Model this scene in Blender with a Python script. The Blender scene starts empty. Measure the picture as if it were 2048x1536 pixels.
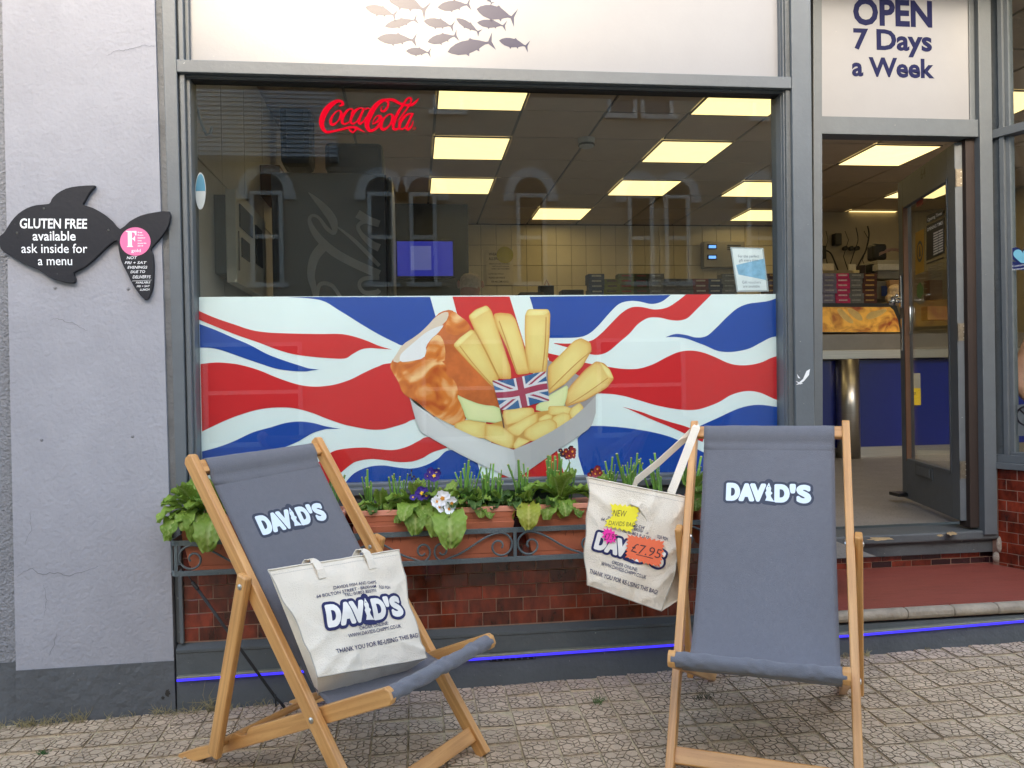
import bpy, bmesh, math, random
import numpy as np
from mathutils import Vector, Matrix, noise
random.seed(11)
V = Vector
sc = bpy.context.scene
COL = sc.collection
PI = math.pi

# ---------------------------------------------------------------- camera, sky, sun, exposure
CX, CY = 1024.0, 768.0                     # photograph centre, pixels of the 2048x1536 picture
VPX, VPY = (14400.0, 523.0), (828.0, 767.0)  # vanishing points of the shop front and of the depth direction
FPX = math.sqrt(-((VPX[0]-CX)*(VPY[0]-CX)+(VPX[1]-CY)*(VPY[1]-CY)))
XC = V((VPX[0]-CX, -(VPX[1]-CY), FPX)).normalized()
YC = V((VPY[0]-CX, -(VPY[1]-CY), FPX)).normalized()
ZC = XC.cross(YC)
if ZC.y < 0: ZC = -ZC
CAM = V((0, -3.2, 1.2))
cd = bpy.data.cameras.new('camera'); cam = bpy.data.objects.new('camera', cd); COL.objects.link(cam)
cd.sensor_width = 36; cd.lens = FPX/2048*36; cd.clip_start = .05; cd.clip_end = 400
cam.matrix_world = Matrix(((XC.x, XC.y, -XC.z, CAM.x), (YC.x, YC.y, -YC.z, CAM.y), (ZC.x, ZC.y, -ZC.z, CAM.z), (0, 0, 0, 1)))
sc.camera = cam
SUN = V((-.055, -1, .44)).normalized()      # direction towards the hazy sun
wd = bpy.data.worlds.new('World'); sc.world = wd; wd.use_nodes = True
wn = wd.node_tree; bg = wn.nodes['Background']
sky = wn.nodes.new('ShaderNodeTexSky'); sky.sky_type = 'NISHITA'; sky.sun_disc = False
sky.sun_elevation = math.asin(SUN.z); sky.sun_rotation = math.radians(183); sky.air_density = 1.0; sky.dust_density = 2.0; sky.ozone_density = 1.0
wn.links.new(sky.outputs[0], bg.inputs[0]); bg.inputs[1].default_value = .15
sl = bpy.data.lights.new('sun', 'SUN'); so = bpy.data.objects.new('sun', sl); COL.objects.link(so)
sl.energy = .3; sl.angle = math.radians(10); sl.color = (1, .86, .66)
so.rotation_euler = SUN.to_track_quat('Z', 'Y').to_euler()
sc.view_settings.view_transform = 'Standard'; sc.view_settings.look = 'None'
sc.view_settings.gamma = 1; sc.view_settings.use_curve_mapping = False
sc.view_settings.exposure = 2.6
sc.view_settings.use_white_balance = True; sc.view_settings.white_balance_temperature = 7100; sc.view_settings.white_balance_tint = 8
sc.render.engine = 'CYCLES'
sc.cycles.max_bounces = 8; sc.cycles.transparent_max_bounces = 16

def ray(px, py):
    d = V(((px-CX)/FPX, -(py-CY)/FPX, 1)); return V((d.dot(XC), d.dot(YC), d.dot(ZC)))
def at(px, py, Y=0.0):
    r = ray(px, py); return CAM + r*((Y-CAM.y)/r.y)
def atz(px, py, Z):
    r = ray(px, py); return CAM + r*((Z-CAM.z)/r.z)
def atp(px, py, P, n):
    r = ray(px, py); return CAM + r*((P-CAM).dot(n)/r.dot(n))
def gz(x, y): return .0205*x + .029*y       # height of the sloping pavement

# ---------------------------------------------------------------- materials
MATS = {}
def M(name, col, rough=.6, metal=0.0, blotch=0.0, var=.1, vs=6.0, bump=0.0, bs=80.0, spec=.5, coat=0.0, emit=None, es=0.0,
      speck=None, sps=90.0, spt=.72, stretch=None, attr=None, island=0.0, sheen=0.0):
    if name in MATS: return MATS[name]
    m = bpy.data.materials.new(name); m.use_nodes = True; MATS[name] = m
    t = m.node_tree; N = t.nodes; L = t.links; b = N['Principled BSDF']
    b.inputs['Roughness'].default_value = rough; b.inputs['Metallic'].default_value = metal
    b.inputs['Specular IOR Level'].default_value = spec; b.inputs['Coat Weight'].default_value = coat
    b.inputs['Coat Roughness'].default_value = .12
    if sheen: b.inputs['Sheen Weight'].default_value = sheen
    g = N.new('ShaderNodeNewGeometry'); vec = g.outputs['Position']
    if stretch:
        mp = N.new('ShaderNodeMapping'); mp.inputs['Scale'].default_value = stretch; L.new(vec, mp.inputs[0]); vec = mp.outputs[0]
    n1 = N.new('ShaderNodeTexNoise'); n1.inputs['Scale'].default_value = vs; n1.inputs['Detail'].default_value = 6; n1.inputs['Roughness'].default_value = .65
    L.new(vec, n1.inputs['Vector'])
    mr = N.new('ShaderNodeMapRange'); mr.inputs[1].default_value = .3; mr.inputs[2].default_value = .7
    mr.inputs[3].default_value = 1-var; mr.inputs[4].default_value = 1+var; L.new(n1.outputs[0], mr.inputs[0])
    fac = mr.outputs[0]
    if island:
        oi = N.new('ShaderNodeObjectInfo'); ir = N.new('ShaderNodeMapRange'); ir.inputs[3].default_value = 1-island; ir.inputs[4].default_value = 1+island
        L.new(oi.outputs['Random'], ir.inputs[0]); mm = N.new('ShaderNodeMath'); mm.operation = 'MULTIPLY'
        L.new(fac, mm.inputs[0]); L.new(ir.outputs[0], mm.inputs[1]); fac = mm.outputs[0]
    if blotch:
        nb_ = N.new('ShaderNodeTexNoise'); nb_.inputs['Scale'].default_value = 1.3; nb_.inputs['Detail'].default_value = 5; nb_.inputs['Roughness'].default_value = .7; nb_.inputs['Distortion'].default_value = .5; L.new(g.outputs['Position'], nb_.inputs['Vector'])
        br = N.new('ShaderNodeMapRange'); br.inputs[1].default_value = .3; br.inputs[2].default_value = .7; br.inputs[3].default_value = 1-blotch; br.inputs[4].default_value = 1+blotch*.6; L.new(nb_.outputs[0], br.inputs[0])
        m3 = N.new('ShaderNodeMath'); m3.operation = 'MULTIPLY'; L.new(fac, m3.inputs[0]); L.new(br.outputs[0], m3.inputs[1]); fac = m3.outputs[0]
    vm = N.new('ShaderNodeVectorMath'); vm.operation = 'SCALE'; L.new(fac, vm.inputs['Scale'])
    if attr:
        a = N.new('ShaderNodeAttribute'); a.attribute_name = attr; L.new(a.outputs['Color'], vm.inputs[0])
    else: vm.inputs[0].default_value = col[:3]
    out = vm.outputs[0]
    if speck:
        n3 = N.new('ShaderNodeTexNoise'); n3.inputs['Scale'].default_value = sps; n3.inputs['Detail'].default_value = 3; L.new(g.outputs['Position'], n3.inputs['Vector'])
        s = N.new('ShaderNodeMapRange'); s.inputs[1].default_value = spt; s.inputs[2].default_value = spt+.03; L.new(n3.outputs[0], s.inputs[0])
        mx = N.new('ShaderNodeMix'); mx.data_type = 'RGBA'; L.new(s.outputs[0], mx.inputs['Factor']); L.new(out, mx.inputs['A']); mx.inputs['B'].default_value = (*speck, 1); out = mx.outputs['Result']
    L.new(out, b.inputs['Base Color'])
    if bump:
        n2 = N.new('ShaderNodeTexNoise'); n2.inputs['Scale'].default_value = bs; n2.inputs['Detail'].default_value = 5; L.new(vec, n2.inputs['Vector'])
        bp = N.new('ShaderNodeBump'); bp.inputs['Strength'].default_value = min(1, bump); bp.inputs['Distance'].default_value = .004*max(1, bump)
        L.new(n2.outputs[0], bp.inputs['Height']); L.new(bp.outputs[0], b.inputs['Normal'])
    if emit:
        b.inputs['Emission Color'].default_value = (*emit, 1); b.inputs['Emission Strength'].default_value = es
    return m
def srgb(r, g, b):
    f = lambda c: (c/255/12.92) if c <= 10 else ((c/255+.055)/1.055)**2.4
    return (f(r), f(g), f(b))

def wood_mat():
    m = bpy.data.materials.new('varnished_beech'); m.use_nodes = True; t = m.node_tree; N = t.nodes; L = t.links; b = N['Principled BSDF']
    uv = N.new('ShaderNodeUVMap'); uv.uv_map = 'UVMap'
    mp = N.new('ShaderNodeMapping'); mp.inputs['Scale'].default_value = (3, 55, 1); L.new(uv.outputs[0], mp.inputs[0])
    n = N.new('ShaderNodeTexNoise'); n.inputs['Scale'].default_value = 1; n.inputs['Detail'].default_value = 7; n.inputs['Distortion'].default_value = .6; L.new(mp.outputs[0], n.inputs[0])
    cr = N.new('ShaderNodeValToRGB'); cr.color_ramp.elements[0].position = .3; cr.color_ramp.elements[1].position = .72
    cr.color_ramp.elements[0].color = (.46, .205, .058, 1); cr.color_ramp.elements[1].color = (.68, .36, .125, 1); L.new(n.outputs[0], cr.inputs[0])
    mp2 = N.new('ShaderNodeMapping'); mp2.inputs['Scale'].default_value = (60, 700, 1); L.new(uv.outputs[0], mp2.inputs[0])
    n2 = N.new('ShaderNodeTexNoise'); n2.inputs['Scale'].default_value = 1; n2.inputs['Detail'].default_value = 2; L.new(mp2.outputs[0], n2.inputs[0])
    s = N.new('ShaderNodeMapRange'); s.inputs[1].default_value = .62; s.inputs[2].default_value = .72; s.inputs[4].default_value = .45; L.new(n2.outputs[0], s.inputs[0])
    mx = N.new('ShaderNodeMix'); mx.data_type = 'RGBA'; L.new(s.outputs[0], mx.inputs['Factor']); L.new(cr.outputs[0], mx.inputs['A']); mx.inputs['B'].default_value = (.22, .085, .025, 1)
    g = N.new('ShaderNodeNewGeometry'); n3 = N.new('ShaderNodeTexNoise'); n3.inputs['Scale'].default_value = 5; L.new(g.outputs['Position'], n3.inputs[0])
    mr = N.new('ShaderNodeMapRange'); mr.inputs[3].default_value = .78; mr.inputs[4].default_value = 1.2; L.new(n3.outputs[0], mr.inputs[0])
    vm = N.new('ShaderNodeVectorMath'); vm.operation = 'SCALE'; L.new(mx.outputs['Result'], vm.inputs[0]); L.new(mr.outputs[0], vm.inputs['Scale'])
    L.new(vm.outputs[0], b.inputs['Base Color']); b.inputs['Roughness'].default_value = .42; b.inputs['Coat Weight'].default_value = .25; b.inputs['Coat Roughness'].default_value = .3
    bp = N.new('ShaderNodeBump'); bp.inputs['Strength'].default_value = .25; bp.inputs['Distance'].default_value = .001; L.new(n.outputs[0], bp.inputs['Height']); L.new(bp.outputs[0], b.inputs['Normal'])
    return m
def glass_mat(name, f0=.045, tint=(.93, .95, .94), rough=.0):
    m = bpy.data.materials.new(name); m.use_nodes = True; t = m.node_tree; N = t.nodes; L = t.links
    N.remove(N['Principled BSDF']); o = N['Material Output']
    tr = N.new('ShaderNodeBsdfTransparent'); tr.inputs[0].default_value = (*tint, 1)
    gl = N.new('ShaderNodeBsdfGlossy'); gl.inputs['Roughness'].default_value = rough
    lw = N.new('ShaderNodeLayerWeight'); lw.inputs[0].default_value = .5
    p = N.new('ShaderNodeMath'); p.operation = 'POWER'; p.inputs[1].default_value = 5; L.new(lw.outputs['Facing'], p.inputs[0])
    a = N.new('ShaderNodeMath'); a.operation = 'MULTIPLY_ADD'; a.inputs[1].default_value = .9; a.inputs[2].default_value = f0; L.new(p.outputs[0], a.inputs[0])
    mx = N.new('ShaderNodeMixShader'); L.new(a.outputs[0], mx.inputs[0]); L.new(tr.outputs[0], mx.inputs[1]); L.new(gl.outputs[0], mx.inputs[2])
    L.new(mx.outputs[0], o.inputs[0]); return m

# ---------------------------------------------------------------- mesh builder
class MB:
    def __init__(s): s.v = []; s.f = []; s.m = []; s.uv = []; s.c = []; s.cur = 0; s.col = None
    def vert(s, p):
        s.v.append(V(p)); s.c.append(s.col if s.col else (1, 1, 1)); return len(s.v)-1
    def face(s, idx, uv=None): s.f.append(tuple(idx)); s.m.append(s.cur); s.uv.append(uv)
    def quad(s, a, b, c, d): s.face([s.vert(p) for p in (a, b, c, d)])
    def hexa(s, P, uvl=None):
        i = [s.vert(p) for p in P]
        F = ((0, 3, 2, 1), (4, 5, 6, 7), (0, 1, 5, 4), (1, 2, 6, 5), (2, 3, 7, 6), (3, 0, 4, 7))
        for k, q in enumerate(F):
            uv = None
            if uvl:
                l, o = uvl
                uv = [(o+(l if j > 3 else 0), (j % 4)*.05 + k*.31 + (.05 if (j % 4 == 0 and k == 5) else 0)) for j in q]
            s.face([i[j] for j in q], uv)
    def box(s, a, b):
        x0, y0, z0 = a; x1, y1, z1 = b
        s.hexa([(x0, y0, z0), (x1, y0, z0), (x1, y1, z0), (x0, y1, z0), (x0, y0, z1), (x1, y0, z1), (x1, y1, z1), (x0, y1, z1)])
    def bar(s, p0, p1, side, w, d):
        p0 = V(p0); p1 = V(p1); ax = (p1-p0).normalized(); sd = (V(side)-ax*V(side).dot(ax)).normalized(); n = ax.cross(sd)
        q = [(-1, -1), (1, -1), (1, 1), (-1, 1)]
        P = [p0+sd*(a*w/2)+n*(b*d/2) for a, b in q]+[p1+sd*(a*w/2)+n*(b*d/2) for a, b in q]
        s.hexa(P, ((p1-p0).length, random.random()*7))
    def tube(s, path, r, n=8, caps=True):
        path = [V(p) for p in path]; rs = r if isinstance(r, (list, tuple)) else [r]*len(path); rings = []; up = None
        for i, p in enumerate(path):
            t = (path[min(i+1, len(path)-1)]-path[max(i-1, 0)]).normalized()
            if up is None: up = t.orthogonal().normalized()
            up = (up-t*up.dot(t)).normalized(); sd = t.cross(up)
            rings.append([s.vert(p+(up*math.cos(a)+sd*math.sin(a))*rs[i]) for a in [2*PI*k/n for k in range(n)]])
        for a, b in zip(rings, rings[1:]):
            for k in range(n): s.face((a[k], a[(k+1) % n], b[(k+1) % n], b[k]))
        if caps: s.face(rings[0][::-1]); s.face(rings[-1])
    def cyl(s, p0, p1, r0, r1=None, n=16): s.tube([p0, p1], [r0, r0 if r1 is None else r1], n)
    def ball(s, c, rx, ry=None, rz=None, n=12, m=8):
        ry = rx if ry is None else ry; rz = rx if rz is None else rz; c = V(c); rows = []
        for j in range(m+1):
            th = PI*j/m; rows.append([s.vert(c+V((rx*math.sin(th)*math.cos(2*PI*k/n), ry*math.sin(th)*math.sin(2*PI*k/n), rz*math.cos(th)))) for k in range(n)])
        for a, b in zip(rows, rows[1:]):
            for k in range(n): s.face((a[k], b[k], b[(k+1) % n], a[(k+1) % n]))
    def poly(s, pts): s.face([s.vert(p) for p in pts])
    def prism(s, pts, ext):
        ext = V(ext); a = [s.vert(p) for p in pts]; b = [s.vert(V(p)+ext) for p in pts]; n = len(pts)
        s.face(a); s.face(b[::-1])
        for k in range(n): s.face((a[k], b[k], b[(k+1) % n], a[(k+1) % n]))
    def sheet(s, fn, nu, nv, uvs=False):
        g = [[s.vert(fn(i/nu, j/nv)) for i in range(nu+1)] for j in range(nv+1)]
        for j in range(nv):
            for i in range(nu): s.face((g[j][i], g[j][i+1], g[j+1][i+1], g[j+1][i]), [(i/nu, j/nv), ((i+1)/nu, j/nv), ((i+1)/nu, (j+1)/nv), (i/nu, (j+1)/nv)] if uvs else None)
    def ribbon(s, path, side, w, th=.002):
        path = [V(p) for p in path]; n = len(path); rows = []
        for i, p in enumerate(path):
            t = (path[min(i+1, n-1)]-path[max(i-1, 0)]).normalized(); sd = V(side(i/(n-1))) if callable(side) else V(side)
            sd = (sd-t*sd.dot(t)).normalized(); nn = t.cross(sd)*th/2
            rows.append([s.vert(q) for q in (p-sd*w/2-nn, p+sd*w/2-nn, p+sd*w/2+nn, p-sd*w/2+nn)])
        for a, b in zip(rows, rows[1:]):
            for k in range(4): s.face((a[k], a[(k+1) % 4], b[(k+1) % 4], b[k]))
        s.face(rows[0][::-1]); s.face(rows[-1])
def rootloc(o):
    p = V((0, 0, 0))
    while o: p = p+o.location; o = o.parent
    return p
def mesh(mb, name, mats, off=V((0, 0, 0)), smooth=False):
    me = bpy.data.meshes.new(name); me.from_pydata([v-off for v in mb.v], [], mb.f)
    for m in (mats if isinstance(mats, (list, tuple)) else [mats]): me.materials.append(m)
    if any(mb.m): me.polygons.foreach_set('material_index', mb.m)
    if any(u for u in mb.uv):
        ul = me.uv_layers.new(name='UVMap'); k = 0
        for u, f in zip(mb.uv, mb.f):
            for j in range(len(f)): ul.data[k].uv = u[j] if u else (0, 0); k += 1
    if any(c != (1, 1, 1) for c in mb.c):
        ca = me.color_attributes.new('Col', 'FLOAT_COLOR', 'POINT')
        ca.data.foreach_set('color', [x for c in mb.c for x in (*c, 1)])
    if smooth: me.polygons.foreach_set('use_smooth', [True]*len(me.polygons))
    me.update(); return me
def build(mb, name, mats, parent=None, smooth=False, bevel=0.0, loc=None, fix=True, label=None, cat=None, group=None, kind=None, sub=0):
    off = rootloc(parent) if parent else V((0, 0, 0))
    if loc is not None: L0 = V(loc)
    elif parent: L0 = off
    else:
        xs = [v.x for v in mb.v]; ys = [v.y for v in mb.v]; L0 = V(((min(xs)+max(xs))/2, (min(ys)+max(ys))/2, min(v.z for v in mb.v)))
    me = mesh(mb, name, mats, L0, smooth)
    if fix:
        bm = bmesh.new(); bm.from_mesh(me); bmesh.ops.recalc_face_normals(bm, faces=bm.faces); bm.to_mesh(me); bm.free()
    o = bpy.data.objects.new(name, me); COL.objects.link(o)
    if parent: o.parent = parent
    o.location = L0-off
    if bevel:
        md = o.modifiers.new('bevel', 'BEVEL'); md.width = bevel; md.segments = 2; md.limit_method = 'ANGLE'; md.angle_limit = math.radians(35)
    if sub:
        md = o.modifiers.new('sub', 'SUBSURF'); md.levels = sub; md.render_levels = sub
    return tag(o, label, cat, group, kind)
def tag(o, label=None, cat=None, group=None, kind=None):
    if label: o['label'] = label
    if cat: o['category'] = cat
    if group: o['group'] = group
    if kind: o['kind'] = kind
    return o
def thing(name, loc, label, cat, group=None, rz=0):
    o = bpy.data.objects.new(name, None); COL.objects.link(o); o.location = loc; o.rotation_euler.z = rz; o.empty_display_size = .1
    return tag(o, label, cat, group)
def inst(src, name, loc, parent=None, rot=None, scale=None, mat=None):
    o = src.copy(); o.name = name; COL.objects.link(o)
    off = rootloc(parent) if parent else V((0, 0, 0)); o.parent = parent; o.location = V(loc)-off
    if rot is not None: o.rotation_euler = rot
    if scale is not None: o.scale = scale
    return o
def meshobj(me, name, loc, parent=None, rot=None, scale=None):
    o = bpy.data.objects.new(name, me); COL.objects.link(o); off = rootloc(parent) if parent else V((0, 0, 0))
    o.parent = parent; o.location = V(loc)-off
    if rot is not None: o.rotation_euler = rot
    if scale is not None: o.scale = scale
    return o

# ---------------------------------------------------------------- lettering
def text2d(body, size=1.0, bold=0.0, shear=0.0, space=1.0, line=1.0, align='CENTER', res=3):
    cu = bpy.data.curves.new('t', 'FONT'); cu.body = body; cu.size = size; cu.offset = bold; cu.shear = shear
    cu.space_character = space; cu.space_line = line; cu.align_x = align; cu.resolution_u = res; cu.fill_mode = 'FRONT'
    o = bpy.data.objects.new('t', cu); COL.objects.link(o); bpy.context.view_layer.update()
    ev = o.evaluated_get(bpy.context.evaluated_depsgraph_get()); me = ev.to_mesh()
    vs = [(v.co.x, v.co.y) for v in me.vertices]; fs = [tuple(p.vertices) for p in me.polygons]
    ev.to_mesh_clear(); bpy.data.objects.remove(o); bpy.data.curves.remove(cu)
    return vs, fs
def lettering(name, body, fn, height, mat, parent, width=None, bold=0.0, shear=0.0, space=1.0, line=1.0, align='CENTER', jit=0):
    """Caps of the given height; fn(u, v) puts a point of the flat text (metres, baseline centre) on the surface."""
    vs, fs = text2d(body, height/.7, bold*height/.7, shear, space, line, align)
    if not vs: return None
    xs = [v[0] for v in vs]; k = width/(max(xs)-min(xs)) if width else 1.0; mid = (max(xs)+min(xs))/2 if align == 'CENTER' else 0
    mb = MB()
    for x, y in vs:
        x = (x-mid)*k
        if jit: y += jit*math.sin(x*90+y*40)
        mb.vert(fn(x, y))
    for f in fs: mb.face(f)
    return build(mb, name, mat, parent, fix=False)
def planar(c, right, up, off=.0006):
    c = V(c); r = V(right).normalized(); u = V(up); u = (u-r*u.dot(r)).normalized(); n = r.cross(u)*off
    return lambda x, y: c+r*x+u*y+n
def field_mesh(F, xs, ys, lim):
    """marching squares: flat faces covering F < lim; small faces, so it can lie on curved cloth"""
    verts = {}; out_v = []; faces = []
    def key(k, x, y):
        if k not in verts: verts[k] = len(out_v); out_v.append((x, y))
        return verts[k]
    ny, nx = F.shape; G = lim-F
    for j in range(ny-1):
        for i in range(nx-1):
            c = [(i, j), (i+1, j), (i+1, j+1), (i, j+1)]; g = [G[b, a] for a, b in c]
            if max(g) <= 0: continue
            idx = []
            for k in range(4):
                (a, b), ga = c[k], g[k]; (a2, b2), gb = c[(k+1) % 4], g[(k+1) % 4]
                if ga > 0: idx.append(key((a, b), xs[a], ys[b]))
                if (ga > 0) != (gb > 0):
                    t = ga/(ga-gb); idx.append(key(((a, b), (a2, b2)) if (a, b) < (a2, b2) else ((a2, b2), (a, b)), xs[a]+(xs[a2]-xs[a])*t, ys[b]+(ys[b2]-ys[b])*t))
            if len(idx) > 2: faces.append(tuple(idx))
    return out_v, faces
def sdf(polys_tri, segs, X, Y):
    P = np.stack([X.ravel(), Y.ravel()], 1); D = np.full(len(P), 9.0)
    for (ax, ay), (bx, by) in segs:
        d = np.array([bx-ax, by-ay]); l = d@d+1e-12; q = P-np.array([ax, ay]); t = np.clip((q@d)/l, 0, 1)
        D = np.minimum(D, np.hypot(q[:, 0]-t*d[0], q[:, 1]-t*d[1]))
    ins = np.zeros(len(P), bool)
    for (ax, ay), (bx, by), (cx, cy) in polys_tri:
        e = lambda x0, y0, x1, y1: (P[:, 0]-x0)*(y1-y0)-(P[:, 1]-y0)*(x1-x0)
        a, b, c = e(ax, ay, bx, by), e(bx, by, cx, cy), e(cx, cy, ax, ay)
        ins |= ((a >= 0) & (b >= 0) & (c >= 0)) | ((a <= 0) & (b <= 0) & (c <= 0))
    return np.where(ins, -D, D).reshape(X.shape)
def shape_sdf(parts, X, Y):
    tris = []; segs = []
    for vs, fs in parts:
        cnt = {}
        for f in fs:
            for k in range(1, len(f)-1): tris.append((vs[f[0]], vs[f[k]], vs[f[k+1]]))
            for k in range(len(f)):
                a, b = vs[f[k]], vs[f[(k+1) % len(f)]]; a = (round(a[0], 5), round(a[1], 5)); b = (round(b[0], 5), round(b[1], 5))
                kk = (a, b) if a < b else (b, a); cnt[kk] = cnt.get(kk, 0)+1
        segs += [k for k, c in cnt.items() if c == 1]
    return sdf(tris, segs, X, Y)
def make_logo():
    parts = []
    def put(ch, x0, x1, y0=0.0, y1=1.0):
        vs, fs = text2d(ch, 1.37, 0, res=5); xs = [v[0] for v in vs]; ys = [v[1] for v in vs]
        parts.append(([(x0+(v[0]-min(xs))/(max(xs)-min(xs))*(x1-x0), y0+(v[1]-min(ys))/(max(ys)-min(ys))*(y1-y0)) for v in vs], fs))
    put('D', .08, .72); put('A', .84, 1.56); put('V', 1.5, 2.24); put('D', 2.92, 3.6); put("'", 3.8, 3.95, .62, 1.04); put('S', 4.18, 4.82)
    fish = [(2.3, .0), (2.42, .1), (2.36, .3), (2.3, .5), (2.37, .62), (2.34, .8), (2.41, .95), (2.5, 1.16), (2.56, .98), (2.63, .8), (2.6, .62), (2.7, .5), (2.6, .36), (2.64, .2), (2.6, .1), (2.82, -.05), (2.55, -.02)]
    mid = (2.48, .5); vs = fish+[mid]; fs = [(k, (k+1) % len(fish), len(fish)) for k in range(len(fish))]
    parts.append((vs, fs))
    xs = np.arange(-.35, 5.3, .022); ys = np.arange(-.4, 1.5, .022); X, Y = np.meshgrid(xs, ys)
    F = shape_sdf(parts, X, Y); Ft = shape_sdf(parts[:-1], X, Y)
    W = np.minimum(Ft-.1, shape_sdf(parts[-1:], X, Y)-.01)
    eye = .035-np.hypot(X-2.49, Y-.93); W = np.maximum(W, eye)
    return field_mesh(F-.26, xs, ys, 0.0), field_mesh(W, xs, ys, 0.0)
LOGO = make_logo()
def put_logo(fn, width, mats, parent):
    k = width/5.3
    for (vs, fs), nm, mt, lift in ((LOGO[0], 'logo_outline', mats[0], .0014), (LOGO[1], 'logo_letters', mats[1], .0020)):
        mb = MB()
        for x, y in vs: mb.vert(fn((x-2.45)*k, (y-.5)*k, lift))
        for f in fs: mb.face(f)
        build(mb, nm, mt, parent, fix=False)
# ---------------------------------------------------------------- palette
wood = wood_mat()
grey = M('grey_frame_paint', srgb(94, 100, 105), .45, blotch=.1, var=.06, vs=14, bump=.22, bs=70, speck=srgb(150, 152, 150), sps=70, spt=.745)
greydk = M('dark_grey_plinth_paint', srgb(82, 87, 90), .55, blotch=.14, var=.14, vs=4, bump=.9, bs=45, speck=srgb(150, 150, 145), sps=85, spt=.735)
iron = M('grey_painted_iron', srgb(84, 94, 98), .5, var=.14, vs=14, bump=.6, bs=120, speck=srgb(120, 115, 105), sps=110, spt=.72)
blackrub = M('black_rubber', (.012, .012, .013), .5)
plaster = M('lilac_grey_render', srgb(152, 153, 161), .85, blotch=.09, var=.04, vs=9, bump=.9, bs=60, speck=srgb(140, 138, 142), sps=60, spt=.765)
plastband = M('render_band_paint', srgb(86, 89, 93), .7, blotch=.15, var=.12, vs=3, bump=2.2, bs=26, speck=srgb(140, 138, 135), sps=70, spt=.75)
pebble = M('pebbledash', srgb(138, 139, 144), .9, blotch=.12, var=.1, vs=10, bump=4, bs=110)
mortar = M('pale_mortar', srgb(138, 108, 92), .9, var=.2, vs=20)
tilem = M('glazed_oxblood_tile', (.135, .019, .008), .13, var=.7, vs=22, stretch=(1, 1, .45), bump=.25, bs=30, coat=.6, island=.45)
tilem2 = M('glazed_dark_tile', (.03, .012, .014), .18, var=.4, vs=16, coat=.5, island=.3)
redfloor = M('red_painted_step', srgb(138, 68, 56), .55, var=.16, vs=7, bump=.5, bs=90, stretch=(1, 6, 1), speck=srgb(140, 95, 80), sps=60, spt=.74)
stone = M('worn_stone_nosing', srgb(150, 138, 122), .8, var=.25, vs=9, bump=1.4, bs=50)
paver = M('buff_brown_paver', srgb(200, 176, 148), .9, blotch=.14, var=.2, vs=9, bump=1.5, bs=190, island=.06, speck=srgb(95, 85, 75), sps=120, spt=.66)
sand = M('jointing_sand', srgb(190, 172, 138), .95, var=.45, vs=26, bump=1.2, bs=200)
hole_dark = M('hole_shade', (.03, .027, .023), .9, var=.4, vs=30)
whitepanel = M('white_vinyl_panel', srgb(146, 146, 149), .2, spec=.27, var=.03, vs=4, bump=.06, bs=90, coat=.0, speck=srgb(170, 165, 160), sps=45, spt=.77)
navy = M('navy_print', srgb(24, 28, 70), .5, spec=.12, var=.05)
white = M('white_print', srgb(235, 238, 242), .5, var=.02)
black = M('black_plastic', (.012, .012, .013), .35)
steel = M('brushed_steel', (.5, .49, .47), .32, 1.0, var=.1, vs=3, stretch=(1, 1, 30))
chrome = M('chrome', (.8, .8, .8), .12, 1.0)
asphalt = M('asphalt', (.05, .05, .05), .9, var=.2, vs=12, bump=1.5, bs=120)
glass = glass_mat('window_glass', .042)

# ---------------------------------------------------------------- ground
def slope(x, y, z=0.0): return V((x, y, gz(x, y)+z))
mb = MB(); mb.quad(slope(-6, -2.6, -.0038), slope(6, -2.6, -.0038), slope(6, .1, -.0038), slope(-6, .1, -.0038))
mb.quad(slope(-6, -2.6, -.0038), slope(-6, -2.6, -.3), slope(6, -2.6, -.3), slope(6, -2.6, -.0038))
build(mb, 'pavement', sand, kind='structure', loc=(0, 0, 0)); PAVE = bpy.data.objects['pavement']
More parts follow.
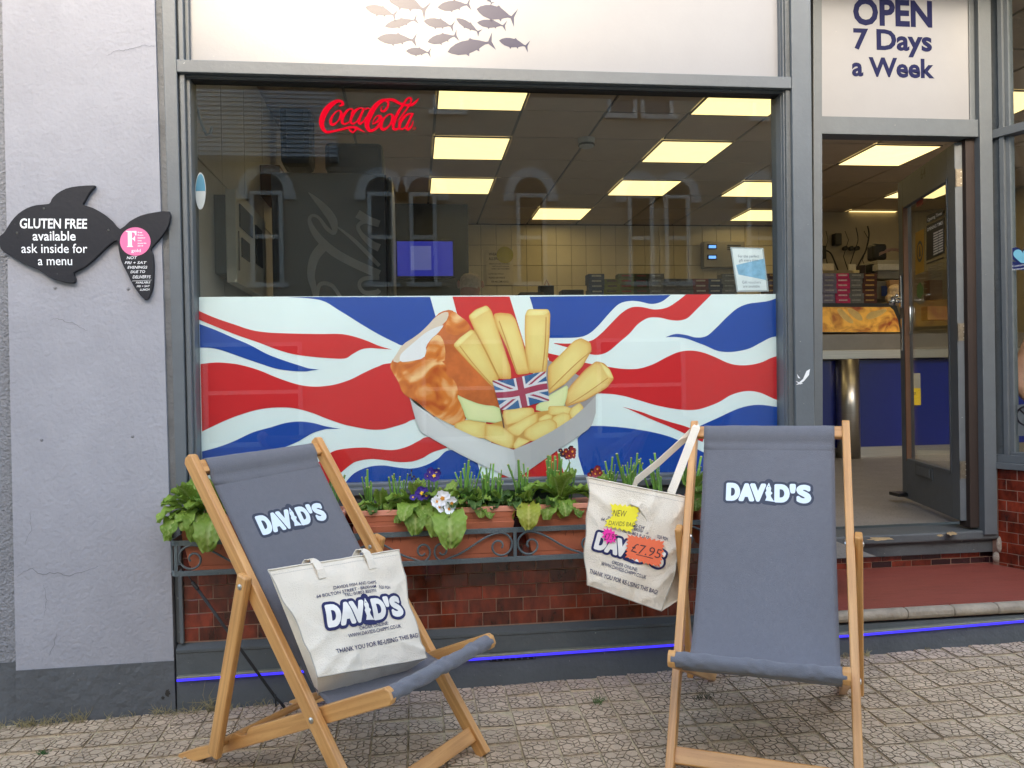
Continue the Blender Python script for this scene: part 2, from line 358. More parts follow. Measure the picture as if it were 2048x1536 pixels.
# one paver: raised cells of the embossed star pattern, dark shallow grooves between them
def paver_mesh(name, seed, S=.121, h=.022):
    rnd = random.Random(seed); bm = bmesh.new(); g = .0019
    def clip(poly, a, b, c):
        out = []
        for k in range(len(poly)):
            p, q = poly[k], poly[(k+1) % len(poly)]; dp = a*p[0]+b*p[1]-c; dq = a*q[0]+b*q[1]-c
            if dp <= 0: out.append(p)
            if (dp < 0) != (dq < 0) and dp != dq:
                t = dp/(dp-dq); out.append((p[0]+(q[0]-p[0])*t, p[1]+(q[1]-p[1])*t))
        return out
    cells = []; r = .0235; ox, oy = rnd.uniform(0, .04), rnd.uniform(0, .04)
    for j in range(-5, 6):
        for i in range(-5, 6):
            cx = ox+r*1.5*i; cy = oy+r*math.sqrt(3)*(j+i/2)
            P = [(cx+r*math.cos(PI/3*k), cy+r*math.sin(PI/3*k)) for k in range(6)]
            c = (i-j) % 3
            if c == 0: cells.append(P)
            elif c == 1:
                for k in (0, 2, 4): cells.append([(cx, cy), P[k], P[(k+1) % 6], P[(k+2) % 6]])
            else:
                for k in (1, 3, 5): cells.append([(cx, cy), P[k % 6], P[(k+1) % 6], P[(k+2) % 6]])
    H = S/2-.0014
    for P in cells:
        for a, b in ((1, 0), (-1, 0), (0, 1), (0, -1)): P = clip(P, a, b, H)
        if len(P) < 3: continue
        A = abs(sum(P[k][0]*P[(k+1) % len(P)][1]-P[(k+1) % len(P)][0]*P[k][1] for k in range(len(P))))/2
        if A < 3e-5: continue
        mx = sum(p[0] for p in P)/len(P); my = sum(p[1] for p in P)/len(P)
        def shr(d): return [(mx+(x-mx)*(1-d/max(.006, math.hypot(x-mx, y-my))), my+(y-my)*(1-d/max(.006, math.hypot(x-mx, y-my)))) for x, y in P]
        top = shr(g*1.45); low = shr(g*.75); dz = rnd.uniform(-.0005, .0005)
        vt = [bm.verts.new((x, y, dz+rnd.uniform(-.0002, .0002))) for x, y in top]; vl = [bm.verts.new((x, y, -.0052)) for x, y in low]
        bm.faces.new(vt)
        for k in range(len(P)): fz = bm.faces.new((vl[k], vl[(k+1) % len(P)], vt[(k+1) % len(P)], vt[k])); fz.material_index = 2
    q = [bm.verts.new((x*H, y*H, z)) for z in (-.0040, -h) for x, y in ((-1, -1), (1, -1), (1, 1), (-1, 1))]
    fb = bm.faces.new(q[:4]); fb.material_index = 1
    for k in range(4): bm.faces.new((q[k+4], q[(k+1) % 4+4], q[(k+1) % 4], q[k]))
    bmesh.ops.recalc_face_normals(bm, faces=bm.faces)
    for f in bm.faces:
        if f.normal.z < -.5 and f.material_index == 1: f.normal_flip()
    me = bpy.data.meshes.new(name); bm.to_mesh(me); bm.free(); me.materials.append(paver); M('groove_wall', srgb(132, 114, 92), .95, var=.7, vs=30); me.materials.append(M('groove_dirt', srgb(168, 150, 116), .95, var=.8, vs=26)); me.materials.append(MATS['groove_wall']); return me
PM = [paver_mesh('paver', k) for k in range(5)]
S = .1235; tilt = (math.atan(.029), -math.atan(.0205))
slots = []
for j in range(-16, 1):
    for i in range(-24, 34):
        x = i*S+.02+((j % 2)*0); y = -.05-(-j)*S-.03
        if y < -1.95: continue
        w = V((x, y, gz(x, y)))-CAM; c = V((w.dot(V((XC.x, YC.x, ZC.x))), w.dot(V((XC.y, YC.y, ZC.y))), w.dot(V((XC.z, YC.z, ZC.z)))))
        slots.append((c.z, x, y, abs(c.x/c.z*FPX) < 1090 and abs(c.y/c.z*FPX) < 860 if c.z > 0 else False))
slots.sort(); vis = [s for s in slots if s[3]][:300]; vs_ = set((s[1], s[2]) for s in vis)
bmj = bmesh.new()
for k, (d, x, y, on) in enumerate(slots):
    me = PM[random.randrange(5)]; dz = random.uniform(.0003, .0028); rz = random.choice((0, PI/2, PI, -PI/2)); tl = (tilt[0]+random.gauss(0, .006), tilt[1]+random.gauss(0, .006))
    if (x, y) in vs_:
        o = meshobj(me, 'paver', slope(x, y, dz), PAVE, (tl[0], tl[1], rz))
        if False: pass
    else:
        Mx = Matrix.Translation(slope(x, y, dz)) @ Matrix.Rotation(tl[1], 4, 'Y') @ Matrix.Rotation(tl[0], 4, 'X') @ Matrix.Rotation(rz, 4, 'Z')
        n0 = len(bmj.verts); bmj.from_mesh(me); bmj.verts.ensure_lookup_table(); bmesh.ops.transform(bmj, matrix=Mx, verts=bmj.verts[n0:])
me = bpy.data.meshes.new('pavers_beyond'); bmj.to_mesh(me); bmj.free()
for m_ in PM[0].materials: me.materials.append(m_)
o = bpy.data.objects.new('outer_pavers', me); COL.objects.link(o); o.parent = PAVE; o['kind'] = 'stuff'
mb = MB(); mb.box((-7, -2.72, -.32), (7, -2.6, -.055)); build(mb, 'kerb', stone, kind='structure')
mb = MB(); mb.quad((-30, -5.6, -.24), (30, -5.6, -.24), (30, -2.7, -.2), (-30, -2.7, -.2)); build(mb, 'road', asphalt, kind='structure')
mb = MB(); mb.box((-30, -7.2, -.4), (30, -5.6, -.13)); build(mb, 'opposite_pavement', M('grey_slabs', (.2, .19, .18), .9, var=.2), kind='structure')
mb = MB(); mb.quad((-60, -60, -.42), (60, -60, -.42), (60, 30, -.42), (-60, 30, -.42)); build(mb, 'ground', asphalt, kind='structure')

# ---------------------------------------------------------------- rendered wall on the left and its neighbour
def lean(px0, py0, px1, py1, Y):   # two world points of a leaning vertical edge, at z0 and z1
    a = at(px0, py0, Y); b = at(px1, py1, Y); k = (b.x-a.x)/(b.z-a.z); return lambda z: a.x+k*(z-a.z)
xw = lean(309, 0, 350, 1400, -.03)
xs_ = lean(4, 0, 34, 1440, -.03)
wall = thing('rendered_wall', (-1.6, -.03, gz(-1.6, 0)), 'tall lilac-grey rendered wall with dark grey painted foot band, left of the shop window', 'wall')
zb0, zb1 = at(35, 1341, -.03).z, at(350, 1321, -.03).z
mb = MB()
def wedge(x0, x1, z0a, z0b, z1a, z1b, y0, y1):   # leaning box between edge functions x0(z) and x1(z)
    mb.hexa([(x0(z0a), y0, z0a), (x1(z0b), y0, z0b), (x1(z0b), y1, z0b), (x0(z0a), y1, z0a), (x0(z1a), y0, z1a), (x1(z1b), y0, z1b), (x1(z1b), y1, z1b), (x0(z1a), y1, z1a)])
wedge(xs_, xw, zb0, zb1, 4.0, 4.0, -.03, .3); build(mb, 'render_face', plaster, wall)
mb = MB(); wedge(xs_, lambda z: xw(z)+.002, -.15, -.15, zb0, zb1, -.034, .3); build(mb, 'painted_band', plastband, wall)
# cracks and scuffs of the render, traced
crk = M('crack_line', (.10, .10, .11), .95)
mb = MB()
def scrawl(pts, w, Y=-.0325, jit=2.0, sub=5):
    P = []
    for (a, b), (c, d) in zip(pts, pts[1:]):
        for k in range(sub): t = k/sub; P.append(at(a+(c-a)*t+random.uniform(-jit, jit), b+(d-b)*t+random.uniform(-jit, jit), Y))
    P.append(at(*pts[-1], Y))
    for k in range(len(P)-1):
        a, b = P[k], P[k+1]; d = (b-a).normalized(); s = V((-d.z, 0, d.x))*w*(.4+.6*math.sin(PI*(k+.5)/len(P))); mb.quad(a-s, b-s, b+s, a+s)
scrawl([(214, 112), (226, 104), (248, 100), (262, 97), (285, 91), (308, 93)], .0006)
scrawl([(100, 640), (118, 638), (150, 648), (175, 662)], .0005)
scrawl([(34, 1152), (60, 1136), (80, 1148), (110, 1146), (140, 1152), (170, 1142), (196, 1132)], .0007)
scrawl([(60, 1020), (62, 1060), (50, 1090)], .0004); scrawl([(85, 1170), (95, 1200), (88, 1230)], .0004); scrawl([(112, 1268), (108, 1290), (98, 1312)], .0005)
build(mb, 'crack', crk, wall, fix=False)
mb = MB()
for px, py in ((110, 576), (256, 578), (83, 880), (265, 873)): p = at(px, py, -.03); mb.ball(p, .006, .004, .006, 8, 6)
build(mb, 'fixing_stud', M('stud_grey', (.2, .2, .22), .6), wall)
nb = thing('neighbour_wall', (-2.2, 0, gz(-2.2, 0)), 'rough pebbledashed grey wall of the house next door, at the left edge', 'wall')
mb = MB(); zz = at(30, 1322, .0).z; wedge(lambda z: -5, lambda z: xs_(z)-.004, zz, zz, 4, 4, -.012, .3); build(mb, 'render_face', pebble, nb)
mb = MB(); wedge(lambda z: -5, lambda z: xs_(z)-.004, -.2, -.2, zz, zz, -.014, .3); build(mb, 'painted_band', plastband, nb)

# ---------------------------------------------------------------- shop front
shop = thing('shop_front', (.6, 0, gz(.6, 0)), 'grey painted wooden shop front with big display window and recessed doorway', 'shop')
zs = lambda px, py, Y=0: at(px, py, Y).z
e = dict(a=lean(323, 500, 309, 100, -.012), b=lean(359, 500, 351, 100, -.02))
LF = [lean(xt, 40, xb, 1150, y) for xt, xb, y in ((309, 343, -.016), (324, 357, -.03), (351, 378, -.03), (357, 383, -.012), (367, 392, -.012), (381, 402, .03))]
ZT, ZB = 3.9, .235
def strip(x0, x1, y0, y1, z0, z1, name, mat=grey, par=shop, bev=.0025):
    global mb
    mb = MB(); mb.hexa([(x0(z0), y0, z0), (x1(z0), y0, z0), (x1(z0), y1, z0), (x0(z0), y1, z0), (x0(z1), y0, z1), (x1(z1), y0, z1), (x1(z1), y1, z1), (x0(z1), y1, z1)])
    return build(mb, name, mat, par, bevel=bev)
ZTR0, ZTR1 = zs(600, 151, -.03), zs(600, 126, -.03)       # transom
ZSILL = zs(1010, 965, -.03)
strip(LF[0], LF[1], -.016, .1, ZSILL-.1, ZT, 'edge_batten', M('worn_batten', srgb(108, 110, 112), .7, var=.22, vs=9, bump=1.5, bs=60))
strip(LF[1], LF[2], -.03, .1, ZSILL-.1, ZT, 'post')
strip(LF[2], LF[3], -.006, .1, ZSILL, ZT, 'post_rebate', greydk); strip(LF[3], LF[4], -.018, .1, ZSILL, ZT, 'moulding')
strip(LF[4], LF[5], .005, .1, ZSILL, ZTR0, 'glazing_bead'); strip(LF[4], LF[5], .005, .1, ZTR1, ZT, 'glazing_bead')
EB = [lean(x0_, 1150, x0_+4, 1280, -.02) for x0_ in (347, 356, 364)]
strip(EB[0], EB[1], -.008, .1, .235, ZSILL-.1, 'riser_edge_board', greydk); strip(EB[1], EB[2], -.022, .1, .235, ZSILL-.1, 'riser_edge_board')
RF = [lean(xt, 40, xb, 800, y) for xt, xb, y in ((1554, 1563, .03), (1562, 1571, -.0), (1569, 1577, -.018), (1582, 1591, -.035), (1621, 1628, -.035), (1640, 1648, -.012))]
strip(RF[0], RF[1], .005, .1, ZSILL, ZTR0, 'glazing_bead'); strip(RF[0], RF[1], .005, .1, ZTR1, ZT, 'glazing_bead')
strip(RF[1], RF[2], -.012, .1, ZSILL, ZT, 'moulding'); strip(RF[2], RF[3], -.022, .1, ZSILL, ZT, 'post_rebate', greydk)
strip(RF[3], RF[4], -.038, .12, .25, ZT, 'post'); mb = MB(); xa = RF[4](1)-.03; mb.hexa([(xa, .12, .25), (xa+.03, .12, .25), (1.955, .58, .25), (1.935, .60, .25), (xa, .12, ZT), (xa+.03, .12, ZT), (1.955, .58, ZT), (1.935, .60, ZT)]); build(mb, 'splayed_return', grey, shop)
# transom: proud rail with drip, black rubber below
strip(lambda z: LF[2](z)+.001, RF[3], -.034, .012, ZTR0, ZTR1, 'transom'); strip(lambda z: LF[2](z)+.001, RF[3], .0122, .048, ZTR1-.03, ZTR1, 'transom_back'); ZGL = at(600, 171.5, .05).z; ZDR = at(600, 160, -.01).z
strip(LF[3], RF[2], -.01, .012, ZDR, ZTR0, 'drip_rail', greydk)
strip(LF[4], RF[1], .014, .07, ZGL, ZTR0, 'head_gasket', blackrub)
# sill
strip(LF[2], RF[3], -.045, .1, ZSILL-.03, ZSILL-.006, 'window_sill'); strip(LF[2], RF[3], -.02, .1, ZSILL-.09, ZSILL-.03, 'sill_fascia')
strip(LF[5], RF[0], .02, .1, ZSILL-.006, ZSILL+.008, 'bottom_bead')
mb = MB(); mb.box((LF[4](2), .05, ZSILL), (RF[1](2), .055, ZTR0+.02)); build(mb, 'window_pane', glass, shop)
# wall above and soffit of the recess
mb = MB(); mb.box((-5, .0, 3.9), (7, .3, 6.4)); mb.box((LF[0](2), .1, 3.15), (RF[4](2), .3, 3.9)); build(mb, 'upper_wall', plaster, shop)
# white fascia panel with the shoal of fish
fas = thing('fish_fascia_panel', at(960, 60, .03), 'white panel above the window printed with a shoal of dark blue fish', 'sign')
mb = MB(); mb.box((LF[4](3), .028, ZTR1), (RF[1](3), .045, 3.3)); build(mb, 'panel_board', whitepanel, fas)
navys = M('fish_print', srgb(30, 33, 72), .22, spec=.2, var=.05)
SH = [(0, 0), (.08, .075), (.2, .13), (.34, .155), (.48, .15), (.52, .185), (.58, .14), (.7, .09), (.82, .03), (.88, .02), (1.0, .2), (.95, .0), (1.0, -.2), (.87, -.03), (.8, -.03), (.72, -.06), (.66, -.09), (.655, -.15), (.6, -.105), (.5, -.13), (.44, -.14), (.42, -.2), (.37, -.145), (.2, -.12), (.08, -.06)]
for x0, y0, x1, y1, w in ((770, -12, 856, 22, 1.1), (730, 14, 794, 31, 1.0), (875, 15, 942, 8, 1.0), (953, 18, 1032, 36, 1.15), (769, 53, 836, 38, .8), (847, 42, 909, 53, 1.0), (912, 37, 961, 66, .8), (954, 45, 1013, 52, .9), (754, 77, 834, 80, .9), (855, 84, 916, 70, 1.0), (895, 104, 988, 82, .95), (998, 81, 1058, 93, 1.0), (812, 102, 862, 105, 1.0), (966, -14, 985, 8, 1.1)):
    mb = MB(); dx, dy = x1-x0, y1-y0
    mb.poly([at(x0+dx*a+dy*b*w, y0+dy*a-dx*b*w, .0275-.0001) for a, b in SH]); mb.f[-1] = mb.f[-1][::-1]
    build(mb, 'printed_fish', navys, fas, fix=False)

# stall riser of glazed tiles
xr0 = at(360, 1250, 0).x; xr1 = RF[3](.5); zt = ZSILL-.09; zb = .232
ris = thing('tiled_stall_riser', ((xr0+xr1)/2, 0, zb), 'low wall of glossy oxblood glazed tiles under the display window', 'wall')
mb = MB(); mb.box((xr0-.005, -.0046, zb), (xr1, .1, zt)); build(mb, 'mortar_bed', mortar, ris)
TW, TH = .1081, .0530
def tile_mesh(w, h, mat, t=.012, g=.0018):
    bm = bmesh.new(); bmesh.ops.create_cube(bm, size=1); bmesh.ops.scale(bm, vec=(w-g, t, h-g), verts=bm.verts)
    bmesh.ops.bevel(bm, geom=[e_ for e_ in bm.edges if all(v.co.y < 0 for v in e_.verts)], offset=.0022, segments=1, profile=.6, affect='EDGES')
    me = bpy.data.meshes.new('tile'); bm.to_mesh(me); bm.free(); me.materials.append(mat); return me
TM = {}
def tiles(par, x0, x1, z0, z1, y, off=0.0, org=None, dx=None, mats=(tilem,), dark=0.0):
    dx = dx or V((1, 0, 0)); org = org or V((0, y, 0)); rz = math.atan2(dx.y, dx.x); row = 0; z = z1
    while z > z0+.004:
        h = min(TH, z-z0); x = x0-(((row % 2)*.5+off) % 1)*TW
        while x < x1-.002:
            a = max(x, x0); b = min(x+TW, x1)
            if b-a > .012:
                mt = mats[-1] if random.random() < dark else mats[0]; key = (round(b-a, 3), round(h, 3), mt.name)
                if key not in TM: TM[key] = tile_mesh(b-a, h, mt)
                p = org+dx*((a+b)/2); p.z = z-h/2; p.y += random.uniform(-.0006, .0006)
                meshobj(TM[key], 'tile', p, par, (random.gauss(0, .004), 0, rz+random.gauss(0, .004)))
            x += TW
        z -= TH; row += 1
tiles(ris, xr0, xr1, zb, zt-.001, .0, .35)
# plinth with sloping top, LED strip, air vents
pl = thing('painted_plinth', (.3, -.02, gz(.3, 0)), 'dark grey painted plinth along the foot of the shop front, with small air vents', 'plinth')
mb = MB(); X0, X1 = at(352, 1350, -.03).x+.002, 3.6
def prof(x): b = gz(x, 0)-.08; return [V((x, .1, b)), V((x, -.030, b)), V((x, -.030, .2)), V((x, -.034, .204)), V((x, -.034, .214)), V((x, -.002, .232)), V((x, .1, .232))]
A, B = prof(X0), prof(RF[4](.2)); n = len(A); ia = [mb.vert(p) for p in A]; ib = [mb.vert(p) for p in B]
mb.face(ia); mb.face(ib[::-1])
for k in range(n): mb.face((ia[k], ia[(k+1) % n], ib[(k+1) % n], ib[k]))
build(mb, 'plinth_body', greydk, pl)
mb = MB(); mb.hexa([(RF[4](.2), -.03, -.1), (3.9, -.03, -.1), (3.9, .7, -.1), (RF[4](.2), .7, -.1), (RF[4](.2), -.03, .165), (3.9, -.03, .165), (3.9, .7, .165), (RF[4](.2), .7, .165)]); build(mb, 'step_riser', greydk, pl)
for px, py, w in ((1025, 1312, 46), (1560, 1275, 40)):
    mb = MB(); a = at(px-w, py+2, -.031); b = at(px+w, py-2, -.031); z = (a.z+b.z)/2
    mb.box((a.x, -.032, z-.018), (b.x, -.03, z+.018)); ve = build(mb, 'air_vent', blackrub, pl)
    mb = MB()
    for i in range(8):
        for j in range(3): x = a.x+.006+(b.x-a.x-.012)*i/7; zz2 = z-.011+j*.011; mb.box((x-.0035, -.0345, zz2-.0035), (x+.0035, -.0322, zz2+.0035))
    build(mb, 'vent_grille', greydk, ve)
led = thing('led_strip', (.3, -.045, .08), 'thin glowing blue light strip running along the plinth at ankle height', 'light strip')
la = at(354, 1358, -.042); lb = at(1340, 1288, -.042); lc = at(1700, 1269, -.042); ld = at(2080, 1237, -.042)
ledm = M('blue_led', (.02, .02, .5), .4, emit=(.03, .02, 1.0), es=.32); alu = M('alu_channel', srgb(150, 150, 140), .4, .6, var=.15, vs=30)
for a, b in ((la, lb), (lb, lc), (lc, ld)):
    mb = MB(); mb.bar(a+V((0, 0, -.004)), b+V((0, 0, -.004)), (0, 1, 0), .012, .0085); build(mb, 'lit_diffuser', ledm, led)
    mb = MB(); mb.bar(a+V((0, .004, .005)), b+V((0, .004, .005)), (0, 1, 0), .02, .0095); build(mb, 'channel', alu, led, bevel=.002)

# ---------------------------------------------------------------- recessed doorway
zp = .222                                     # platform level
D0 = V((2.93, .62, 0)); D1 = V((2.99, .462, 0)); SD = V((.0585, -.1395, 0)).normalized()   # splayed right side of the lobby
mb = MB(); mb.box((RF[4](.2), -.004, .166), (3.9, .9, zp)); build(mb, 'lobby_floor', redfloor, kind='structure')
ns = thing('stone_step_edge', (2.8, -.03, .17), 'worn rounded grey stone edging along the front of the red doorstep', 'step')
x = RF[4](.2)
while x < 3.6:
    w = random.uniform(.14, .22); mb = MB(); pr = [(-.004, zp-.001), (-.032, zp-.003), (-.045, zp-.014), (-.046, zp-.03), (-.038, zp-.045), (-.004, zp-.05)]
    mb.prism([V((x, y+random.uniform(-.001, .001), z)) for y, z in pr], (w-.0015, 0, 0)); build(mb, 'stone', stone, ns, bevel=.006); x += w
sill = thing('door_sill', (2.45, .6, zp), 'grey painted threshold step below the open door, paint worn through to the stone', 'step')
ZF = .413
xl = 1.93; xrr = 3.02
mb = MB(); mb.box((xl, .59, .355), (xrr, .80, ZF-.012)); build(mb, 'sill_top', greydk, sill, bevel=.008)
mb = MB(); mb.box((xl, .62, .285), (xrr, .8, .352)); build(mb, 'sill_face', greydk, sill, bevel=.003)
wornm = M('bare_stone_patch', srgb(176, 150, 112), .85, var=.3, vs=60)
def blob(cx, cy, rx, ry, Yf, par, name='worn_patch', mat=None, z=None):
    mb = MB(); P = []
    for k in range(22):
        a = 2*PI*k/22; rr = random.uniform(.55, 1.1); q = (cx+rx*rr*math.cos(a), cy+ry*rr*math.sin(a)); P.append(atz(*q, z) if z else at(*q, Yf))
    mb.poly(P); return build(mb, name, mat or wornm, par, fix=True)
for c in ((1760, 1078, 28, 4), (1903, 1067, 12, 4), (1880, 1071, 8, 3), (1700, 1080, 12, 3), (1955, 1049, 9, 2)): blob(*c, None, sill, z=ZF-.0112)
tb = thing('tile_course_below_door', (2.45, .66, zp), 'two thin courses of dark red glazed tiles between red doorstep and grey threshold', 'tiling')
mb = MB(); mb.box((xl, .6555, zp), (xrr, .8, .284)); build(mb, 'mortar_bed', mortar, tb)
TH0 = TH; TH = .031; tiles(tb, xl, xrr, zp, .284, .66, .2, mats=(tilem, tilem2), dark=.35); TH = TH0
# door frame
fr = thing('door_frame', (2.45, .6, ZF), 'grey painted frame around the recessed shop doorway', 'door frame')
JL = lean(1640, 40, 1642, 900, .6); JR0 = lean(1950, 40, 1963, 1040, .6); JR1 = lean(1975, 40, 1988, 1040, .6)
ZH0, ZH1 = at(1780, 272, .6).z, at(1780, 237, .6).z
strip(lambda z: JL(z)-.045, JL, .58, .68, ZF-.05, 3.3, 'jamb', grey, fr); strip(JR0, JR1, .575, .68, ZF-.03, 3.3, 'jamb', grey, fr)
strip(lambda z: JR0(z)-.05, JR0, .615, .7, ZF, ZH0, 'hinge_jamb', M('dark_brown_rebate', (.03, .018, .014), .7), fr)
strip(JL, lambda z: JR0(z), .585, .68, ZH0, ZH1, 'head_rail', grey, fr)
strip(lambda z: JR0(z)-.03, JR0, .605, .68, ZH1, 3.3, 'panel_bead', grey, fr)
op = thing('opening_hours_panel', at(1788, 120, .61), 'white panel above the door reading OPEN 7 Days a Week in navy letters', 'sign')
mb = MB(); mb.box((JL(2), .612, ZH1), (JR0(2.7)-.028, .64, 3.295)); build(mb, 'panel_board', whitepanel, op)
for body, px, py, h, w, b in (('OPEN', 1786, 50, .125, 158, .036), ('7 Days', 1786, 99, .098, 157, .032), ('a Week', 1787, 153, .092, 165, .032)):
    c = at(px, py, .6115); wd_ = (at(px+w/2, py, .6115)-at(px-w/2, py, .6115)).x
    lettering('letters', body, planar(c, (1, 0, 0), (0, 0, 1), .0004), h, navy, op, wd_, bold=b)
# splayed side window to the right of the door
sw = thing('side_window', (3.0, .4, ZF), 'narrow angled shop window at the right edge with a heart sticker', 'window')
def spl(d, y=0.0): return D0+SD*d+V((-SD.y, SD.x, 0))*(-y)    # along the splay; y = outward towards the lobby
NRM = V((-SD.y, SD.x, 0)); NRM = -NRM if NRM.x > 0 else NRM
def sbox(d0, d1, z0, z1, o0, o1, name, mat=grey, par=sw, bev=.002):
    global mb
    mb = MB(); q = []
    for z in (z0, z1): q += [D0+SD*d0+NRM*o0+V((0, 0, z)), D0+SD*d1+NRM*o0+V((0, 0, z)), D0+SD*d1+NRM*o1+V((0, 0, z)), D0+SD*d0+NRM*o1+V((0, 0, z))]
    mb.hexa(q); return build(mb, name, mat, par, bevel=bev)
zsl = at(1995, 925, .58).z; zup0 = at(1995, 272, .58).z
sbox(0, .012, zsl, 3.3, .0, -.06, 'frame_stile'); sbox(.012, .062, zsl, 3.3, -.012, -.06, 'frame_face', greydk); sbox(.062, .085, zsl, 3.3, .002, -.06, 'moulding'); sbox(.085, .105, zsl, 3.3, -.016, -.06, 'glazing_bead')
sbox(.0, .9, zsl-.03, zsl, .03, -.06, 'window_sill'); sbox(.01, .9, zsl, zsl+.04, .006, -.06, 'bottom_rail'); sbox(.09, .9, zsl+.04, zsl+.055, -.01, -.06, 'glazing_bead')
sbox(.0, .9, zup0-.012, zup0+.03, .012, -.06, 'transom'); sbox(.09, .9, zsl+.055, zup0-.012, -.028, -.032, 'lower_pane', glass, bev=0); sbox(.09, .9, zup0+.03, 3.3, -.028, -.032, 'upper_pane', glass, bev=0)
pier = thing('splayed_tile_wall', (3.0, .45, zp), 'angled low wall of glossy oxblood tiles below the right-hand side window', 'wall')
mb = MB(); q = []
for z in (zp, zsl-.03): q += [D0+V((0, 0, z))+NRM*.0055, D0+SD*.9+V((0, 0, z))+NRM*.0055, D0+SD*.9-NRM*.08+V((0, 0, z)), D0-NRM*.08+V((0, 0, z))]
mb.hexa(q); build(mb, 'mortar_bed', mortar, pier)
tiles(pier, 0.03, .9, zp, zsl-.031, 0, .1, org=D0+NRM*.001, dx=SD)
cem = M('rough_cement', srgb(150, 140, 128), .95, var=.3, vs=40, bump=2, bs=80)
mb = MB(); mb.ball((2.955, .585, .33), .035, .012, .05, 12, 8); mb.ball((2.94, .60, .262), .03, .015, .03, 10, 6); build(mb, 'cement_fillet', cem, sill, smooth=True)
# hinges of the frame, paint chips on the post
chip = M('white_chip', srgb(225, 228, 230), .8)
for pts in ([(1592, 770), (1606, 758), (1613, 742), (1620, 738), (1618, 750), (1608, 762), (1600, 768)], [(1594, 748), (1601, 757), (1596, 756)], [(1591, 762), (1606, 767), (1600, 769)]):
    mb = MB(); mb.poly([at(x, y, -.0385) for x, y in pts]); build(mb, 'paint_chip', chip, shop)
# lobby soffit and side
mb = MB(); mb.box((RF[4](2), .12, 3.3), (3.9, .7, 3.36)); build(mb, 'lobby_ceiling', grey, kind='structure')
mb = MB(); mb.box((3.35, -.02, -.1), (4.4, .06, 3.9)); mb.box((2.6, .7, 3.3), (6.8, .76, 3.9)); mb.box((1.93, 0, 3.36), (3.4, .3, 3.9)); build(mb, 'street_pier', plaster, shop)
# ---------------------------------------------------------------- printed banner behind the lower part of the pane
ban = thing('union_flag_window_banner', at(980, 780, .07), 'wide printed window banner of a waving British flag with fish and chips in a tray', 'banner')
printm = M('banner_print', (1, 1, 1), .42, var=.035, vs=3, attr='Col')
YB = .0735; LAY = [0]
def jc(c): return srgb(*c)
def chaik(P, n=2):
    for _ in range(n):
        Q = []
        for k in range(len(P)): a, b = P[k], P[(k+1) % len(P)]; Q += [(a[0]*.75+b[0]*.25, a[1]*.75+b[1]*.25), (a[0]*.25+b[0]*.75, a[1]*.25+b[1]*.75)]
        P = Q
    return P
def rnd_poly(pts, r):
    Q = []; n = len(pts)
    for k in range(n):
        a, b, c = pts[k-1], pts[k], pts[(k+1) % n]
        for u in (a, c):
            d = math.hypot(u[0]-b[0], u[1]-b[1]); t = min(.4, r/max(d, .1)); Q.append((b[0]+(u[0]-b[0])*t, b[1]+(u[1]-b[1])*t))
            if u is a: Q.append((b[0]+(a[0]-b[0])*t*.3+(c[0]-b[0])*min(.4, r/max(1, math.hypot(c[0]-b[0], c[1]-b[1])))*.3, b[1]+(a[1]-b[1])*t*.3+(c[1]-b[1])*min(.4, r/max(1, math.hypot(c[0]-b[0], c[1]-b[1])))*.3))
    return Q
def spline(pts, n=5):
    out = []
    for k in range(len(pts)-1):
        p0 = pts[max(k-1, 0)]; p1 = pts[k]; p2 = pts[k+1]; p3 = pts[min(k+2, len(pts)-1)]
        for j in range(n):
            t = j/n; out.append(tuple(.5*((2*p1[i])+(-p0[i]+p2[i])*t+(2*p0[i]-5*p1[i]+4*p2[i]-p3[i])*t*t+(-p0[i]+3*p1[i]-3*p2[i]+p3[i])*t**3) for i in (0, 1)))
    out.append(pts[-1]); return out
def shape(pts, col, name, smooth=0, shade=None, center=None):
    """flat print: polygon on its own thin layer; shade = colour of the middle"""
    global mb
    LAY[0] += 1; Y = YB-LAY[0]*.00012; mb = MB(); P = (rnd_poly(pts, smooth) if smooth > 1 else chaik(pts, smooth)) if smooth else pts
    if shade is None:
        mb.col = jc(col); mb.poly([at(x, y, Y) for x, y in P])
    else:
        cx = sum(p[0] for p in P)/len(P); cy = sum(p[1] for p in P)/len(P)
        if center: cx, cy = center
        mb.col = jc(col); o = [mb.vert(at(x, y, Y)) for x, y in P]
        mb.col = jc(tuple(a*.3+b*.7 for a, b in zip(col, shade))); q = [mb.vert(at(cx+(x-cx)*.8, cy+(y-cy)*.84, Y)) for x, y in P]
        mb.col = jc(shade); c = mb.vert(at(cx, cy, Y)); r = [mb.vert(at(cx+(x-cx)*.35, cy+(y-cy)*.35, Y)) for x, y in P]; n = len(P)
        for k in range(n):
            k2 = (k+1) % n; mb.face((o[k], o[k2], q[k2], q[k])); mb.face((q[k], q[k2], r[k2], r[k])); mb.face((r[k], r[k2], c))
    return build(mb, name, printm, ban, fix=False)
WH = (236, 250, 253); BL = (0, 70, 168); RD = (216, 34, 42)
mb = MB(); mb.col = jc((120, 130, 132)); mb.box(at(398, 985, .078)+V((0, 0, -.02)), at(1562, 588, .074)); mb.v = mb.v
build(mb, 'backing_sheet', printm, ban)
shape([(398, 594), (1560, 588), (1563, 992), (402, 992)], WH, 'white_ground')
B1 = spline([(575, 594), (640, 600), (677, 620), (722, 648), (756, 668), (790, 685), (810, 692), (880, 700)])
shape(B1+[(880, 594)], BL, 'blue_field')
UR = spline([(1341, 590), (1324, 603), (1303, 608), (1279, 603), (1259, 602), (1238, 608), (1218, 627), (1197, 651), (1177, 668), (1153, 675), (1098, 676), (1060, 677)])
shape(UR+[(1057, 593.5)], BL, 'blue_field')
